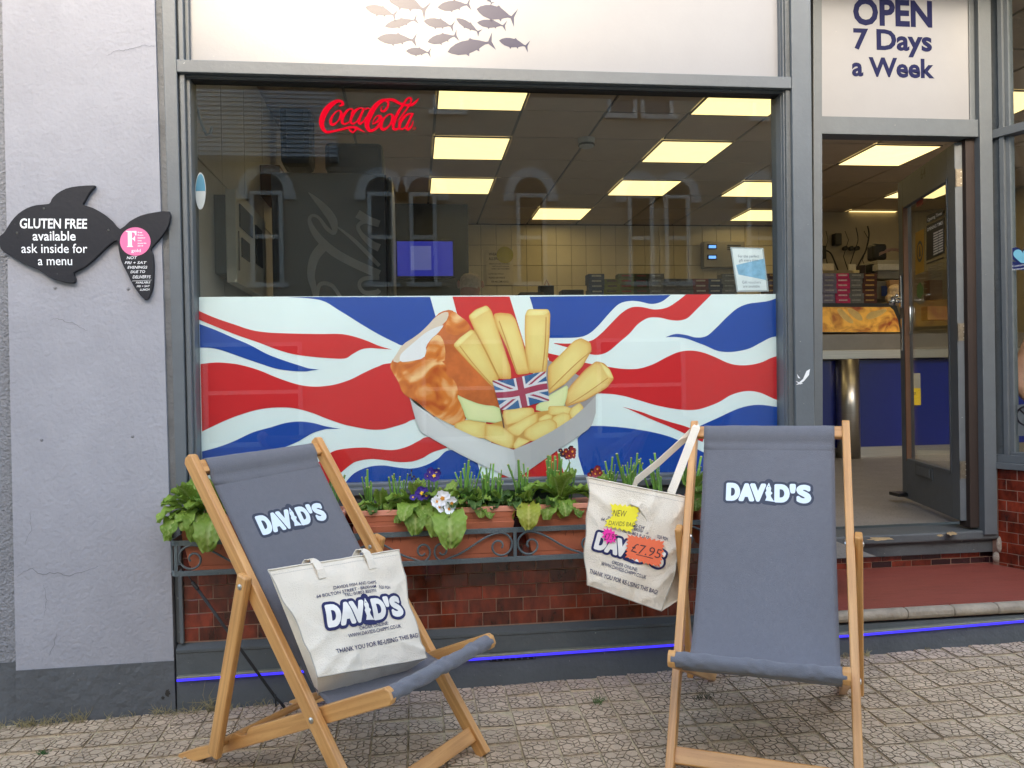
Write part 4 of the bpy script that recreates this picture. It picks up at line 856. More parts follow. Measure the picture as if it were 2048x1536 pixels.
def deckchair(x, y, yaw, a, r, label, logo_d, logo_w, logo_tilt=0):
    c = Chair(x, y, yaw, a, r, label); H = CW/2; RW, RD = .026, .046; root = c.root
    def wbar(name, p0, p1, side, w, d, bev=.004):
        mb = MB(); mb.bar(p0, p1, side, w, d); return build(mb, name, wood, root, bevel=bev)
    for sd in (-1, 1):
        mb = MB(); # long rail with a rounded top end
        prof = [(-.0, -RD/2), (CL-.012, -RD/2), (CL, -RD*.2), (CL, RD*.28), (CL-.01, RD/2), (0, RD/2)]
        q = [c.P(0, 0, sd*H-RW/2)+c.d*u_+c.n*v_ for u_, v_ in prof]; i0 = len(mb.v); n = len(q)
        ia = [mb.vert(p) for p in q]; ib = [mb.vert(p+c.rt*RW) for p in q]; off = random.random()*9
        mb.face(ia, [(off+u_, .1+v_) for u_, v_ in prof]); mb.face(ib[::-1], [(off+u_, .4+v_) for u_, v_ in prof[::-1]])
        for k in range(n): k2 = (k+1) % n; mb.face((ia[k], ia[k2], ib[k2], ib[k]), [(off+prof[k][0], .6), (off+prof[k2][0], .6), (off+prof[k2][0], .6+RW), (off+prof[k][0], .6+RW)])
        build(mb, 'long_rail', wood, root, bevel=.004)
    # seat frame sides with notches for the strut
    pv = V((-c.a*S2, c.h*S2)); rear = V((-r, 0)); fr = pv+(pv-rear)*TF; e = (fr-rear).normalized(); nn = V((-e.y, e.x)); Ls = (fr-rear).length
    lo, hi = -.024, .024
    for sd in (-1, 1):
        lat = sd*(H-RW/2-.015)
        prof = [(-.03, -.012), (.0, -.03), (Ls+.008, lo), (Ls+.02, lo+.012), (Ls+.02, hi-.012), (Ls+.008, hi)]
        for t in (.40, .31, .22): prof += [(t+.01, hi), (t-.002, hi-.004), (t-.02, hi-.018), (t-.045, hi-.016)]
        prof += [(.1, hi-.014), (.0, .008), (-.03, .0)]
        q = [c.P(*(rear+e*u_+nn*v_), lat-.011) for u_, v_ in prof]; mb = MB(); ia = [mb.vert(p) for p in q]; ib = [mb.vert(p+c.rt*.022) for p in q]; n = len(q); off = random.random()*9
        mb.face(ia, [(off+u_, .1+v_) for u_, v_ in prof]); mb.face(ib[::-1], [(off+u_, .4+v_) for u_, v_ in prof[::-1]])
        for k in range(n): k2 = (k+1) % n; mb.face((ia[k], ia[k2], ib[k2], ib[k]), [(off+prof[k][0], .6), (off+prof[k2][0], .6), (off+prof[k2][0], .62), (off+prof[k][0], .62)])
        build(mb, 'seat_side', wood, root, bevel=.003)
    # struts, outside the rails, resting in the second notch
    sp = V((-c.a*S1, c.h*S1)); sb = rear+e*.275+nn*(-.005); sdir = (sp-sb).normalized()
    for sd in (-1, 1):
        lat = sd*(H+RW/2+.013)
        wbar('strut', c.P(*(sb-sdir*.02), lat), c.P(*(sp+sdir*.035), lat), c.rt, .024, .046, .006)
        for q, l0 in ((sp, H+RW/2+.025), (pv, H+RW/2)):
            mb = MB(); p = c.P(*q, sd*l0); mb.tube([p, p+c.rt*sd*.002, p+c.rt*sd*.0045], [.0095, .009, .004], 12); build(mb, 'bolt', bolt, root, smooth=False)
        p = c.P(*sp, sd*(H-RW/2)); mb = MB(); mb.tube([p, p-c.rt*sd*.004], [.008, .006], 8); build(mb, 'bolt', bolt, root)
    mb = MB(); mb.cyl(c.P(*(sb+nn*.012), -H-.025), c.P(*(sb+nn*.012), H+.025), .012); build(mb, 'strut_rod', wood, root)
    T = c.P(-c.a, c.h)
    wbar('top_bar', T-c.d*.045-c.rt*H, T-c.d*.045+c.rt*H, c.d, .045, .022)
    wbar('foot_bar', c.P(0, 0, -H)+c.d*.075-c.n*.0, c.P(0, 0, H)+c.d*.075, c.d, .05, .022)
    wbar('front_bar', c.P(*fr, -H+RW), c.P(*fr, H-RW), c.up, .024, .024)
    # canvas: over the top bar, hem, long sag, up to the front bar
    a2 = V((-c.a, c.h)); d2 = V((-c.a, c.h))/CL; n2 = V((c.h, c.a))/CL
    pts = [a2-d2*.07-n2*.013, a2-d2*.03-n2*.0145, a2-d2*.021-n2*.006, a2-d2*.020+n2*.006, a2-d2*.026+n2*.0145, a2-d2*.045+n2*.0155, a2-d2*.066+n2*.0135, a2-d2*.078+n2*.004, a2-d2*.095-n2*.002, a2-d2*.112+n2*.001, a2-d2*.114-n2*.0006]
    P0 = a2-d2*.118-n2*.0012; P1 = a2-d2*.80-n2*.03; P2 = fr-e*.30-nn*.10; P3 = fr-e*.018+nn*.004
    bez = lambda t: P0*(1-t)**3+P1*3*t*(1-t)**2+P2*3*t*t*(1-t)+P3*t**3
    prof = [V(p) for p in pts]+[bez(k/44) for k in range(45)]
    cum = [0]
    for p, q in zip(prof, prof[1:]): cum.append(cum[-1]+(q-p).length)
    base = cum[4]
    def pt(dist, lat, lift=0.0):
        dist += base; k = 0
        while k < len(cum)-2 and cum[k+1] < dist: k += 1
        t = (dist-cum[k])/(cum[k+1]-cum[k]); p = prof[k].lerp(prof[k+1], t); tg = (prof[k+1]-prof[k]).normalized(); nrm = V((-tg.y, tg.x))
        if nrm.dot(n2) < 0 and k < 30: nrm = -nrm
        if k >= 30 and nrm.y < 0: nrm = -nrm
        s_ = dist/cum[-1]; wv = .0026*math.sin(lat*14+s_*9)*math.sin(s_*PI)+.0024*noise.noise(V((lat*12, s_*7, 3+x)))+.0012*noise.noise(V((lat*34, s_*10, 8)))
        edge = max(0, abs(lat)/(.225)-.8)*.012*math.sin(min(1, s_*6)*PI/2)*math.sin(s_*PI); w = wv-edge+lift
        return c.P(*(p+nrm*w), lat)
    mb = MB(); NL = 26; rows = []
    for k in range(len(prof)):
        W_ = .2275-.006*math.sin(PI*min(1, cum[k]/cum[-1]))
        rows.append([mb.vert(pt(cum[k]-base, -W_+2*W_*i/NL)) for i in range(NL+1)])
    for ra, rb in zip(rows, rows[1:]):
        for i in range(NL): mb.face((ra[i], ra[i+1], rb[i+1], rb[i]))
    o = build(mb, 'canvas_sling', canvasm, root, smooth=True, fix=False); md = o.modifiers.new('th', 'SOLIDIFY'); md.thickness = .0018; md.offset = 0
    # canvas rolled round the front bar
    mb = MB(); rows = []; NB = 70
    for i in range(NB+1):
        lat = -H+RW+.001+(CW-2*RW-.002)*i/NB; row = []
        for k in range(18):
            a_ = 2*PI*k/18; rr = .0215+.0032*noise.noise(V((lat*16, math.cos(a_)*1.5, math.sin(a_)*1.5+x)))+.0020*math.sin(lat*70+a_*2.5+noise.noise(V((lat*12, 0, 0)))*5)
            row.append(mb.vert(c.P(fr.x+rr*math.cos(a_), fr.y+rr*math.sin(a_), lat)))
        rows.append(row)
    for ra, rb in zip(rows, rows[1:]):
        for k in range(18): mb.face((ra[k], ra[(k+1) % 18], rb[(k+1) % 18], rb[k]))
    mb.face(rows[0]); mb.face(rows[-1][::-1]); build(mb, 'front_roll', canvasm, root, smooth=True)
    # stitching
    stm = M('stitch_dark', srgb(74, 78, 92), .9); mb = MB()
    for dd in (.128, .30):
        for i in range(60 if dd < .2 else 0):
            l0 = -.215+.43*i/60; mb.quad(pt(dd, l0, .0005), pt(dd, l0+.0055, .0005), pt(dd+.0012, l0+.0055, .0005), pt(dd+.0012, l0, .0005))
    for l0 in (-.206, .206):
        for i in range(90): dd = .1+.6*i/90; mb.quad(pt(dd, l0-.0006, .0006), pt(dd, l0+.0006, .0006), pt(dd+.005, l0+.0006, .0006), pt(dd+.005, l0-.0006, .0006))
    build(mb, 'stitching', stm, root, fix=False)
    put_logo(lambda u, v, l: pt(logo_d-v, u+.004, l), logo_w, (lg_out, lg_w), root)
    c.pt = pt; c.fr = fr; c.e = e; c.nn = nn; c.rear = rear; return c
K = .8
chL = deckchair(.043*K, -.970*K, .865, .906*K, 1.104*K, 'wooden deckchair with slate grey canvas holding a cream tote bag on its seat', .262, .305)
chR = deckchair(1.216*K, -1.208*K, -.487, .894*K, 1.081*K, 'upright wooden deckchair with empty slate grey canvas, a tote bag hung from its left rail', .262, .305)

# ---------------------------------------------------------------- cream tote bags
cotton = M('cream_cotton', srgb(226, 215, 197), .92, var=.04, vs=5, bump=.7, bs=300, sheen=.2)
seam = M('cotton_seam', srgb(176, 168, 156), .95)
def tote(name, label, PL, Nn, cor, bot, topback, bulge, seed, folds=()):
    """front panel on a plane PL/Nn through traced corners; bot = rear bottom corners; returns surface fn in plane coords"""
    c4 = [atp(x, y, PL, Nn) for x, y in cor]; TL, TR, BR, BL_ = c4
    r = (TR-TL).normalized(); u = Nn.cross(r); u = u if u.z > 0 else -u
    cen = (TL+TR+BR+BL_)/4; Hh = ((TL+TR)/2-(BL_+BR)/2).length; Wd = (TR-TL).length
    root = thing('tote_bag', (BL_+BR)/2, label, 'tote bag', 'printed cream tote bags')
    def lift(p):
        q = p-cen; x = q.dot(r)/Wd*2; y = q.dot(u)/Hh*2
        b = bulge*max(0, 1-x*x*.9)*max(0, 1-(y*y)*.8)
        w = .0028*noise.noise(V((x*1.6+seed, y*2.2, 1)))+.0035*math.sin(x*3+y*4+seed)*.35+.0022*noise.noise(V((x*4, y*3+seed, 5)))
        for fx0, fy0, fx1, fy1, am, fw_ in folds:
            dx_, dy_ = fx1-fx0, fy1-fy0; l2 = dx_*dx_+dy_*dy_; tt = ((x-fx0)*dx_+(y-fy0)*dy_)/l2; tc_ = min(1, max(0, tt)); d_ = math.hypot(x-fx0-dx_*tc_, y-fy0-dy_*tc_); sg = (x-fx0)*dy_-(y-fy0)*dx_
            b += am*math.exp(-(d_/fw_)**2)*(1 if sg > 0 else .55)*math.sin(PI*min(1, max(.0, tc_*.8+.15)))
        e_ = min(1, max(0, (1.02-abs(x))*6)); return b+w*2.6*e_+(.0045*noise.noise(V((x*7+seed, y*7, 9))) if y < -.7 else 0)
    def surf(s, t):
        p = TL*(1-s)*(1-t)+TR*s*(1-t)+BR*s*t+BL_*(1-s)*t
        p = p+r*((.0075*math.sin(t*5.5+seed)+.003*math.sin(t*17+seed*2))*(1 if s > .5 else -1)*(abs(s-.5)*2)); return p+Nn*lift(p)
    mb = MB(); mb.sheet(lambda s, t: surf(s, t), 44, 44); o = build(mb, 'front_panel', cotton, root, smooth=True, fix=False)
    BBR, BBL = bot; TBL, TBR = TL-Nn*topback, TR-Nn*topback
    def lerp4(a, b, c_, d, s, t): return a*(1-s)*(1-t)+b*s*(1-t)+c_*s*t+d*(1-s)*t
    rip = lambda p, k: p+Nn*.003*noise.noise(p*38+V((k, 0, 0)))+u*.003*noise.noise(p*30+V((0, k, 0)))
    def panel(nm, f):
        global mb
        mb = MB(); mb.sheet(f, 22, 22); build(mb, nm, cotton, root, smooth=True, fix=False)
    def blendE(edge, other, s, t, k): return edge*(1-s)+other*s
    panel('bottom_panel', lambda s, t: rip(surf(s, 1)*(1-t)+(BBL*(1-s)+BBR*s)*t, 1) if t > 0 else surf(s, 1))
    mid = lambda a, b, k: a*(1-k)+b*k
    panel('side_panel', lambda s, t: (lambda A_, B_: (A_*(1-s)+B_*s)+r*(.014*math.sin(PI*s)*min(1, t*1.5)) if s > 0 else A_)(surf(0, t), mid(TBL, BBL, t)))
    panel('side_panel', lambda s, t: (lambda A_, B_: (A_*(1-s)+B_*s)-r*(.010*math.sin(PI*s)*min(1, t*1.5)) if s > 0 else A_)(surf(1, t), mid(TBR, BBR, t)))
    panel('back_panel', lambda s, t: lerp4(TBL, TBR, BBR, BBL, s, t))
    # hem and seams
    for f in (lambda k: surf(k, .0)+Nn*.0015, ):
        mb = MB(); mb.tube([f(k/30) for k in range(31)], .0026, 6); build(mb, 'top_hem', cotton, root, smooth=True)
    mb = MB()
    for k in range(70): s0 = .01+.98*k/70; mb.quad(surf(s0, .045)+Nn*.0006, surf(s0+.009, .045)+Nn*.0006, surf(s0+.009, .05)+Nn*.0006, surf(s0, .05)+Nn*.0006)
    build(mb, 'hem_stitching', seam, root, fix=False)
    mb = MB(); mb.tube([surf(0, k/24)+Nn*.001 for k in range(25)], .0016, 5); build(mb, 'side_seam', seam, root, smooth=True)
    mb = MB(); mb.tube([surf(1, k/24)+Nn*.001 for k in range(25)], .0016, 5); build(mb, 'side_seam', seam, root, smooth=True)
    mb = MB(); mb.tube([surf(k/24, 1)+Nn*.001 for k in range(25)], .0018, 5); build(mb, 'bottom_seam', seam, root, smooth=True)
    def onbag(px, py): return atp(px, py, PL, Nn)
    def textpx(body, x0, y0, x1, y1, h, bold, mat=navyc, arc=0.0, clip=None):
        """capital letters between two traced baseline points"""
        a = onbag(x0, y0); b_ = onbag(x1, y1); rr = (b_-a).normalized(); uu = Nn.cross(rr); uu = uu if uu.z > 0 else -uu; cc = (a+b_)/2
        hh = (onbag((x0+x1)/2, (y0+y1)/2-h)-cc).length
        def fn(x, y): p = cc+rr*x+uu*y; return p+Nn*(lift(p)+.0024)
        return lettering('letters', body, fn, hh, mat, root, (b_-a).length, bold)
    def logo(x0, y0, x1, y1):
        a = onbag(x0, y0); b_ = onbag(x1, y1); rr = (b_-a).normalized(); uu = Nn.cross(rr); uu = uu if uu.z > 0 else -uu; cc = (a+b_)/2
        def fn(x, y, l): p = cc+rr*x+uu*y; return p+Nn*(lift(p)+.0010+l)
        put_logo(fn, (b_-a).length, (navyc, M('bag_white_print', srgb(226, 222, 214), .85)), root)
    return dict(root=root, surf=surf, on=onbag, text=textpx, logo=logo, r=r, u=u, N=Nn, lift=lift, cor=c4)
# bag sitting in the left-hand chair
c = chL; N1 = (c.n*.86+c.up*-.02+c.fw*.2).normalized(); PL1 = c.P(-.235, .56)
N1 = (N1+c.rt*-.12).normalized()
pb = PL1-N1*.085
bag1 = tote('tote_bag', 'cream tote bag sitting upright on the seat of the left deckchair', PL1, N1, [(541, 1140), (793, 1101), (851, 1317), (634, 1356)], [atp(800, 1350, pb, N1), atp(636, 1392, pb, N1)], .012, .018, 1.3, [(-1.0, -1.0, -.25, -.45, .012, .10), (-1.0, -.55, -.35, -.15, .008, .09), (-.95, .3, -.5, -.3, .007, .10), (.95, -1.0, .35, -.62, .010, .09), (1.0, .5, .6, .15, .006, .08), (-.55, -1.0, -.1, -.62, .009, .07), (.2, .98, .35, .5, .006, .12), (-.6, .98, -.5, .5, .006, .12)])
T1 = bag1['text']
T1('DAVIDS FISH AND CHIPS', 662.5, 1182, 750, 1168.5, 6.2, .007); T1('64 BOLTON STREET · BRIXHAM', 629, 1199, 749, 1177, 6.2, .007); T1('· TQ5 9QH', 752, 1178.5, 776, 1180, 5.8, .007); T1('TEL: 01803 855771', 683, 1197, 748, 1186.5, 6.2, .007)
bag1['logo'](641, 1237, 804, 1213)
T1('ORDER ONLINE:', 713.5, 1263, 771, 1252, 6.6, .007); T1('WWW.DAVIDS-CHIPPY.CO.UK', 692, 1278.5, 797, 1257.5, 7.2, .007); T1('THANK YOU FOR RE-USING THIS BAG!', 668, 1310, 834, 1276, 8.8, .010)
def strap(bag, pts, w, name='handle', side=None, off=.002):
    global mb
    mb = MB(); mb.ribbon(pts, side or bag['r'], w, .0025); return build(mb, name, cotton, bag['root'], smooth=False, bevel=.0008)
for x, y in ((640, 1160), (741, 1140)):
    f = bag1['surf']; b0 = bag1['on'](x, y); top = bag1['on'](x-10, y-34); Nn = bag1['N']; uu = bag1['u']
    pts = [b0+Nn*(bag1['lift'](b0)+.003), b0.lerp(top, .5)+Nn*(bag1['lift'](b0)+.004), top+Nn*.006, top+uu*.013-bag1['r']*.006-Nn*.003, top+uu*.012-bag1['r']*.018-Nn*.012, top-uu*.004-bag1['r']*.028-Nn*.022, top-uu*.03-bag1['r']*.03-Nn*.024]
    pts = [pts[0]]+[pts[k].lerp(pts[k+1], t) for k in range(len(pts)-1) for t in (.33, .66, 1)]
    strap(bag1, pts, .026)
# bag hung from the right-hand chair
c = chR; k_ = .78; PR = c.R(k_, -1)-V((0, .02, 0)); N2 = V((-.10, -1, .10)).normalized()
pb = PR-N2*.05
bag2 = tote('tote_bag', 'cream tote bag with bright star-shaped price tags hanging from the right deckchair', PR, N2, [(1173, 954), (1383, 996), (1324, 1222), (1173, 1169)], [atp(1362, 1197, pb, N2), atp(1220, 1160, pb, N2)], .02, .018, 4.1, [(-1, .85, -.3, .45, .010, .10), (-1, .55, -.55, .1, .007, .09), (1.0, .2, .55, -.2, .012, .09), (1.0, -.2, .6, -.75, .012, .08), (.3, .95, .2, .5, .008, .1), (.85, .85, .65, .4, .008, .08), (-.9, -1, -.4, -.7, .006, .08)])
T2 = bag2['text']
T2('DAVIDS FISH AND CHIPS', 1214, 1038, 1294, 1060, 6.2, .007); T2('64 BOLTON STREET · BRIXHAM', 1201, 1040, 1294, 1068, 6.2, .007); T2('TQ5 9QH', 1312, 1075, 1333, 1080, 6.2, .007); T2('TEL: 01803 855771', 1238, 1061, 1298, 1079, 6.2, .007)
bag2['logo'](1185, 1078, 1332, 1121)
T2('ORDER ONLINE:', 1222, 1126, 1272, 1141, 6.8, .007); T2('WWW.DAVIDS-CHIPPY.CO.UK', 1200.6, 1129, 1290, 1157, 7.2, .007); T2('THANK YOU FOR RE-USING THIS BAG!', 1177, 1145, 1313, 1188, 8.8, .010)
# long straps looped over the rail
RA = c.R(.985, -1); s2 = bag2
def px3(x, y, o=0.0): return atp(x, y, PR+N2*o, N2)
p0 = s2['on'](1352, 975); top1 = RA-c.d*.02+c.n*.028+c.rt*.01
A0 = px3(1343, 984, -.004)
hang = [A0-V((0, 0, .03)), A0, A0.lerp(top1, .3), A0.lerp(top1, .6), top1, RA+c.d*.006+c.n*.004+c.rt*.004, RA+c.d*.002-c.n*.026-c.rt*.004]
Bq = px3(1268, 963, -.03)
hang += [hang[-1].lerp(Bq, .25)+V((0, -.0, -.004)), hang[-1].lerp(Bq, .6)+V((0, 0, -.008)), Bq+V((.01, 0, .004)), Bq-V((.004, 0, .03))]
strap(bag2, hang, .030, side=(lambda t: V((1, .1, .35)) if t < .45 else V((.5, .1, .9))))
A1 = px3(1255, 1004, .004); q1 = [A1+N2*.006, px3(1262, 1002, .02), px3(1280, 1010, .026), px3(1294, 1028, .02), px3(1300, 1042, .016), px3(1294, 1060, .018), px3(1286, 1078, .016)]
q1 = [q1[k].lerp(q1[k+1], t) for k in range(len(q1)-1) for t in (0, .5)]+[q1[-1]]
strap(bag2, q1, .022, side=(lambda t: V((0, .4, 1)) if t < .4 else V((1, .0, -.25))))
mb = MB(); a_ = px3(1322, 1010, .008)
for k in range(5): mb.tube([a_+V((.004, 0, -.006*k)), a_+V((.009, 0, -.006*k-.003))], .0012, 5)
build(mb, 'zip_pull', M('zip_metal', (.3, .25, .2), .4, .9), bag2['root'])
def star(nm, label, cat, outline, col, texts, off):
    root = thing(nm, px3(*outline[0], off), label, cat); m_ = M(nm+'_card', col, .75, var=.03, vs=20)
    global mb
    P = outline; cx = sum(p[0] for p in P)/len(P); cy = sum(p[1] for p in P)/len(P)
    Q = []
    for k in range(len(P)):
        a, b_ = P[k], P[(k+1) % len(P)]; n = max(1, round(math.hypot(b_[0]-a[0], b_[1]-a[1])/8.5))
        for j in range(n):
            t0, t1 = j/n, (j+.5)/n; x0, y0 = a[0]+(b_[0]-a[0])*t0, a[1]+(b_[1]-a[1])*t0; x1, y1 = a[0]+(b_[0]-a[0])*t1, a[1]+(b_[1]-a[1])*t1
            d_ = math.hypot(x0-cx, y0-cy); Q.append((x0+(x0-cx)/d_*2.5, y0+(y0-cy)/d_*2.5)); d_ = math.hypot(x1-cx, y1-cy); Q.append((x1-(x1-cx)/d_*2.2, y1-(y1-cy)/d_*2.2))
    base = .021+off; fn = lambda x, y: px3(x, y, base)
    mb = MB(); mb.prism([fn(x, y) for x, y in Q], -N2*.0006); build(mb, 'card', m_, root)
    for tx, x, y, h, w, dy in texts:
        a = fn(x-w/2, y-dy); b_ = fn(x+w/2, y+dy); rr = (b_-a).normalized(); uu = N2.cross(rr); uu = uu if uu.z > 0 else -uu
        lettering('handwriting', tx, lambda X, Y, C=(a+b_)/2, R_=rr, U_=uu: C+R_*(X+Y*.12)+U_*Y+N2*.0006, (fn(x, y-h)-fn(x, y)).length, M('pen_ink', srgb(60, 45, 50), .6), root, (b_-a).length, -.006, jit=.0006)
    return root, fn
star('yellow_price_tag', 'yellow star-edged card handwritten NEW DAVIDS BAG pinned to the hanging tote bag', 'price tag', [(1221, 1008), (1250, 1011), (1278, 1014), (1273, 1040), (1262, 1064), (1235, 1057), (1210, 1052), (1214, 1040), (1224, 1034), (1224, 1020)], srgb(240, 226, 60), [('NEW', 1238, 1033, 13, 26, 1.5), ('DAVIDS BAG', 1243, 1052, 9, 52, 2)], .0)
star('pink_price_tag', 'small hot pink star-edged card handwritten with the price on the hanging tote bag', 'price tag', [(1208, 1058), (1222, 1058), (1234, 1070), (1230, 1084), (1214, 1086), (1205, 1074)], srgb(240, 50, 160), [('£7.95', 1220, 1080, 13, 24, 1)], .004)
ro, fn = star('orange_price_tag', 'large orange star-edged card handwritten £7.95 on the hanging tote bag', 'price tag', [(1256, 1070), (1290, 1076), (1327, 1083), (1325, 1112), (1319, 1133), (1288, 1126), (1252, 1114), (1254, 1092)], srgb(236, 112, 74), [('£7.95', 1290, 1110, 19, 58, 7)], .002)
mb = MB(); mb.quad(fn(1272, 1108)+N2*.0008, fn(1306, 1116)+N2*.0008, fn(1306, 1117.3)+N2*.0008, fn(1272, 1109.3)+N2*.0008); build(mb, 'pen_line', MATS['pen_ink'], ro, fix=False)

# ---------------------------------------------------------------- window box rack
XR0, XR1, XM = at(340, 1100, -.19).x, 1.62, at(1030, 1090, -.19).x
XR1 = XM*2-XR0
zt_, zb_ = .645, .536; YR = -.19
rk = thing('window_box_rack', ((XR0+XR1)/2, YR, zb_), 'grey wrought iron window box rack with scrollwork fixed below the shop window', 'rack')
mb = MB()
for z in (zt_, zb_):
    path = [(XR0, -.05, z), (XR0, YR+.03, z), (XR0+.005, YR+.012, z), (XR0+.014, YR+.003, z), (XR0+.03, YR, z), (XM, YR, z), (XR1-.03, YR, z), (XR1, YR+.03, z), (XR1, -.05, z)]
    mb = MB(); mb.ribbon(path, (0, 0, 1), .019, .006); build(mb, 'rail', iron, rk, bevel=.001)
for x in (XR0+.02, XM, XR1-.02):
    mb = MB(); mb.box((x-.006, YR-.004, zb_+.008), (x+.006, YR+.004, zt_-.008)); build(mb, 'upright', iron, rk)
for x in (XR0+.22, XR0+.52, XM-.12, XM+.1, XM+.4, XR1-.2):
    mb = MB(); mb.box((x-.008, YR+.002, zb_-.006), (x+.008, -.05, zb_)); build(mb, 'cross_strap', iron, rk)
mb = MB(); mb.box((XR0-.003, -.15, zb_), (XR0+.003, -.14, zt_)); mb.box((XR0-.003, YR+.02, zb_), (XR0+.003, YR+.035, zt_)); build(mb, 'end_bars', iron, rk)
def scroll(x0, x1, mir, nm='scroll'):
    """S of round rod: big loop at one end running up and over, a diagonal down, a small curl up at the other"""
    w = x1-x0; h = (zt_-zb_)-.018; zc = (zt_+zb_)/2; P = []
    R1 = h*.5; c1 = (R1*1.0, 0)
    for k in range(26):   # inner curl out to the big loop
        a = math.radians(20+ (360+130)*k/25 - 0); r_ = R1*(.16+.84*(k/25)**.8); P.append((c1[0]-r_*math.cos(a)*1.0, zc-.0-(0)-r_*math.sin(a)*-1*-1))
    P = []
    for k in range(34):
        t = k/33; a = math.radians(90+480*(1-t)); r_ = R1*(.2+.8*min(1, t*1.2)); P.append((R1+r_*math.cos(a)+(1-t)*R1*.1, zc-(1-t)*R1*.15+r_*math.sin(a)))
    # now at the top of the loop, heading to the far end
    R2 = h*.36; c2 = (w-R2*1.05, zc-h/2+R2)
    e1 = P[-1]
    for k in range(1, 10):
        t = k/10; P.append((e1[0]+(c2[0]-R2*.5-e1[0])*t, e1[1]+(zc-h/2+.006-e1[1])*(t*t*(3-2*t))))
    for k in range(24):
        t = k/23; a = math.radians(-100+430*t); r_ = R2*(1-.72*t); P.append((c2[0]+r_*math.cos(a), c2[1]+r_*math.sin(a)*1.15))
    Q = [((x0+p[0]) if not mir else (x1-p[0]), YR+.001, p[1]) for p in P]
    global mb
    mb = MB(); mb.tube(Q, .0042, 6); return build(mb, nm, iron, rk, smooth=True)
for A_, B_ in ((XR0+.027, XM-.008), (XM+.008, XR1-.027)):
    w = (B_-A_)/4
    for k in range(4): scroll(A_+w*k+.001, A_+w*(k+1)-.001, k % 2 == 1)
# terracotta troughs
tc = M('terracotta_plastic', srgb(176, 100, 72), .6, var=.1, vs=6, bump=.2, bs=60)
tcr = M('terracotta_rim', srgb(214, 144, 120), .5, var=.08, vs=8)
soil = M('potting_soil', (.02, .014, .01), .95, var=.4, vs=60, bump=2)
ZTR = .735
TR_ = [(at(366, 1050, -.13).x, at(690, 1040, -.13).x, 'left-hand terracotta trough behind the left deckchair in the window rack'), (at(703, 1030, -.13).x, at(1029, 1015, -.13).x, 'middle terracotta trough planted with white and purple primroses'), (at(1044, 1015, -.13).x, at(1372, 1010, -.13).x, 'right-hand terracotta trough partly hidden by the hanging tote bag'), (at(1386, 1000, -.13).x, XR1-.03, 'terracotta trough hidden behind the right deckchair in the window rack')]
for x0, x1, lab in TR_:
    tr = thing('planter_trough', ((x0+x1)/2, -.11, zb_), lab, 'planter', 'terracotta troughs in the rack')
    def ring(z, ins, y0=-.182, y1=-.04): return [V((x0+ins, y0+ins*.6, z)), V((x1-ins, y0+ins*.6, z)), V((x1-ins, y1-ins*.3, z)), V((x0+ins, y1-ins*.3, z))]
    mb = MB(); L_ = [ring(zb_+.004, .034), ring(zb_+.02, .033), ring(zb_+.021, .029), ring(zt_+.03, .007), ring(zt_+.031, .010), ring(zt_+.047, .009), ring(zt_+.048, .006), ring(ZTR-.02, .003)]
    I = [[mb.vert(p) for p in r_] for r_ in L_]
    for a, b_ in zip(I, I[1:]):
        for k in range(4): mb.face((a[k], a[(k+1) % 4], b_[(k+1) % 4], b_[k]))
    mb.face(I[0][::-1]); build(mb, 'trough_body', tc, tr, bevel=.003)
    mb = MB(); oA = ring(ZTR-.02, -.004); oB = ring(ZTR, -.005); iA = ring(ZTR, .008); iB = ring(ZTR-.02, .009)
    I = [[mb.vert(p) for p in r_] for r_ in (oA, oB, iA, iB)]
    for a, b_ in zip(I, I[1:]+I[:1]):
        for k in range(4): mb.face((a[k], a[(k+1) % 4], b_[(k+1) % 4], b_[k]))
    build(mb, 'rim', tcr, tr, bevel=.003)
    mb = MB(); mb.sheet(lambda s, t: V((x0+.006+(x1-x0-.012)*s, -.176+.13*t, ZTR-.022+.007*noise.noise(V((s*14, t*5, x0))))), 30, 8); build(mb, 'soil', soil, tr, fix=False)
    # moulded garland on the front
    mb = MB(); cxm = [x0+(x1-x0)*k for k in (.27, .73)]
    for a, b_ in ((x0+.06, cxm[0]), (cxm[0], cxm[1]), (cxm[1], x1-.06)):
        mb.tube([(a+(b_-a)*k/10, -.1735, .655-.028*math.sin(PI*k/10)) for k in range(11)], .0011, 4)
    for x in cxm:
        for s_ in (-1, 1): mb.tube([(x, -.1735, .656), (x+s_*.014, -.1733, .668), (x+s_*.02, -.1733, .658), (x+s_*.004, -.1737, .652), (x+s_*.012, -.174, .636), (x+s_*.016, -.1725, .612)], .0012, 4)
    build(mb, 'moulded_ribbon', M('moulding_shadow_line', srgb(110, 58, 44), .7), tr)

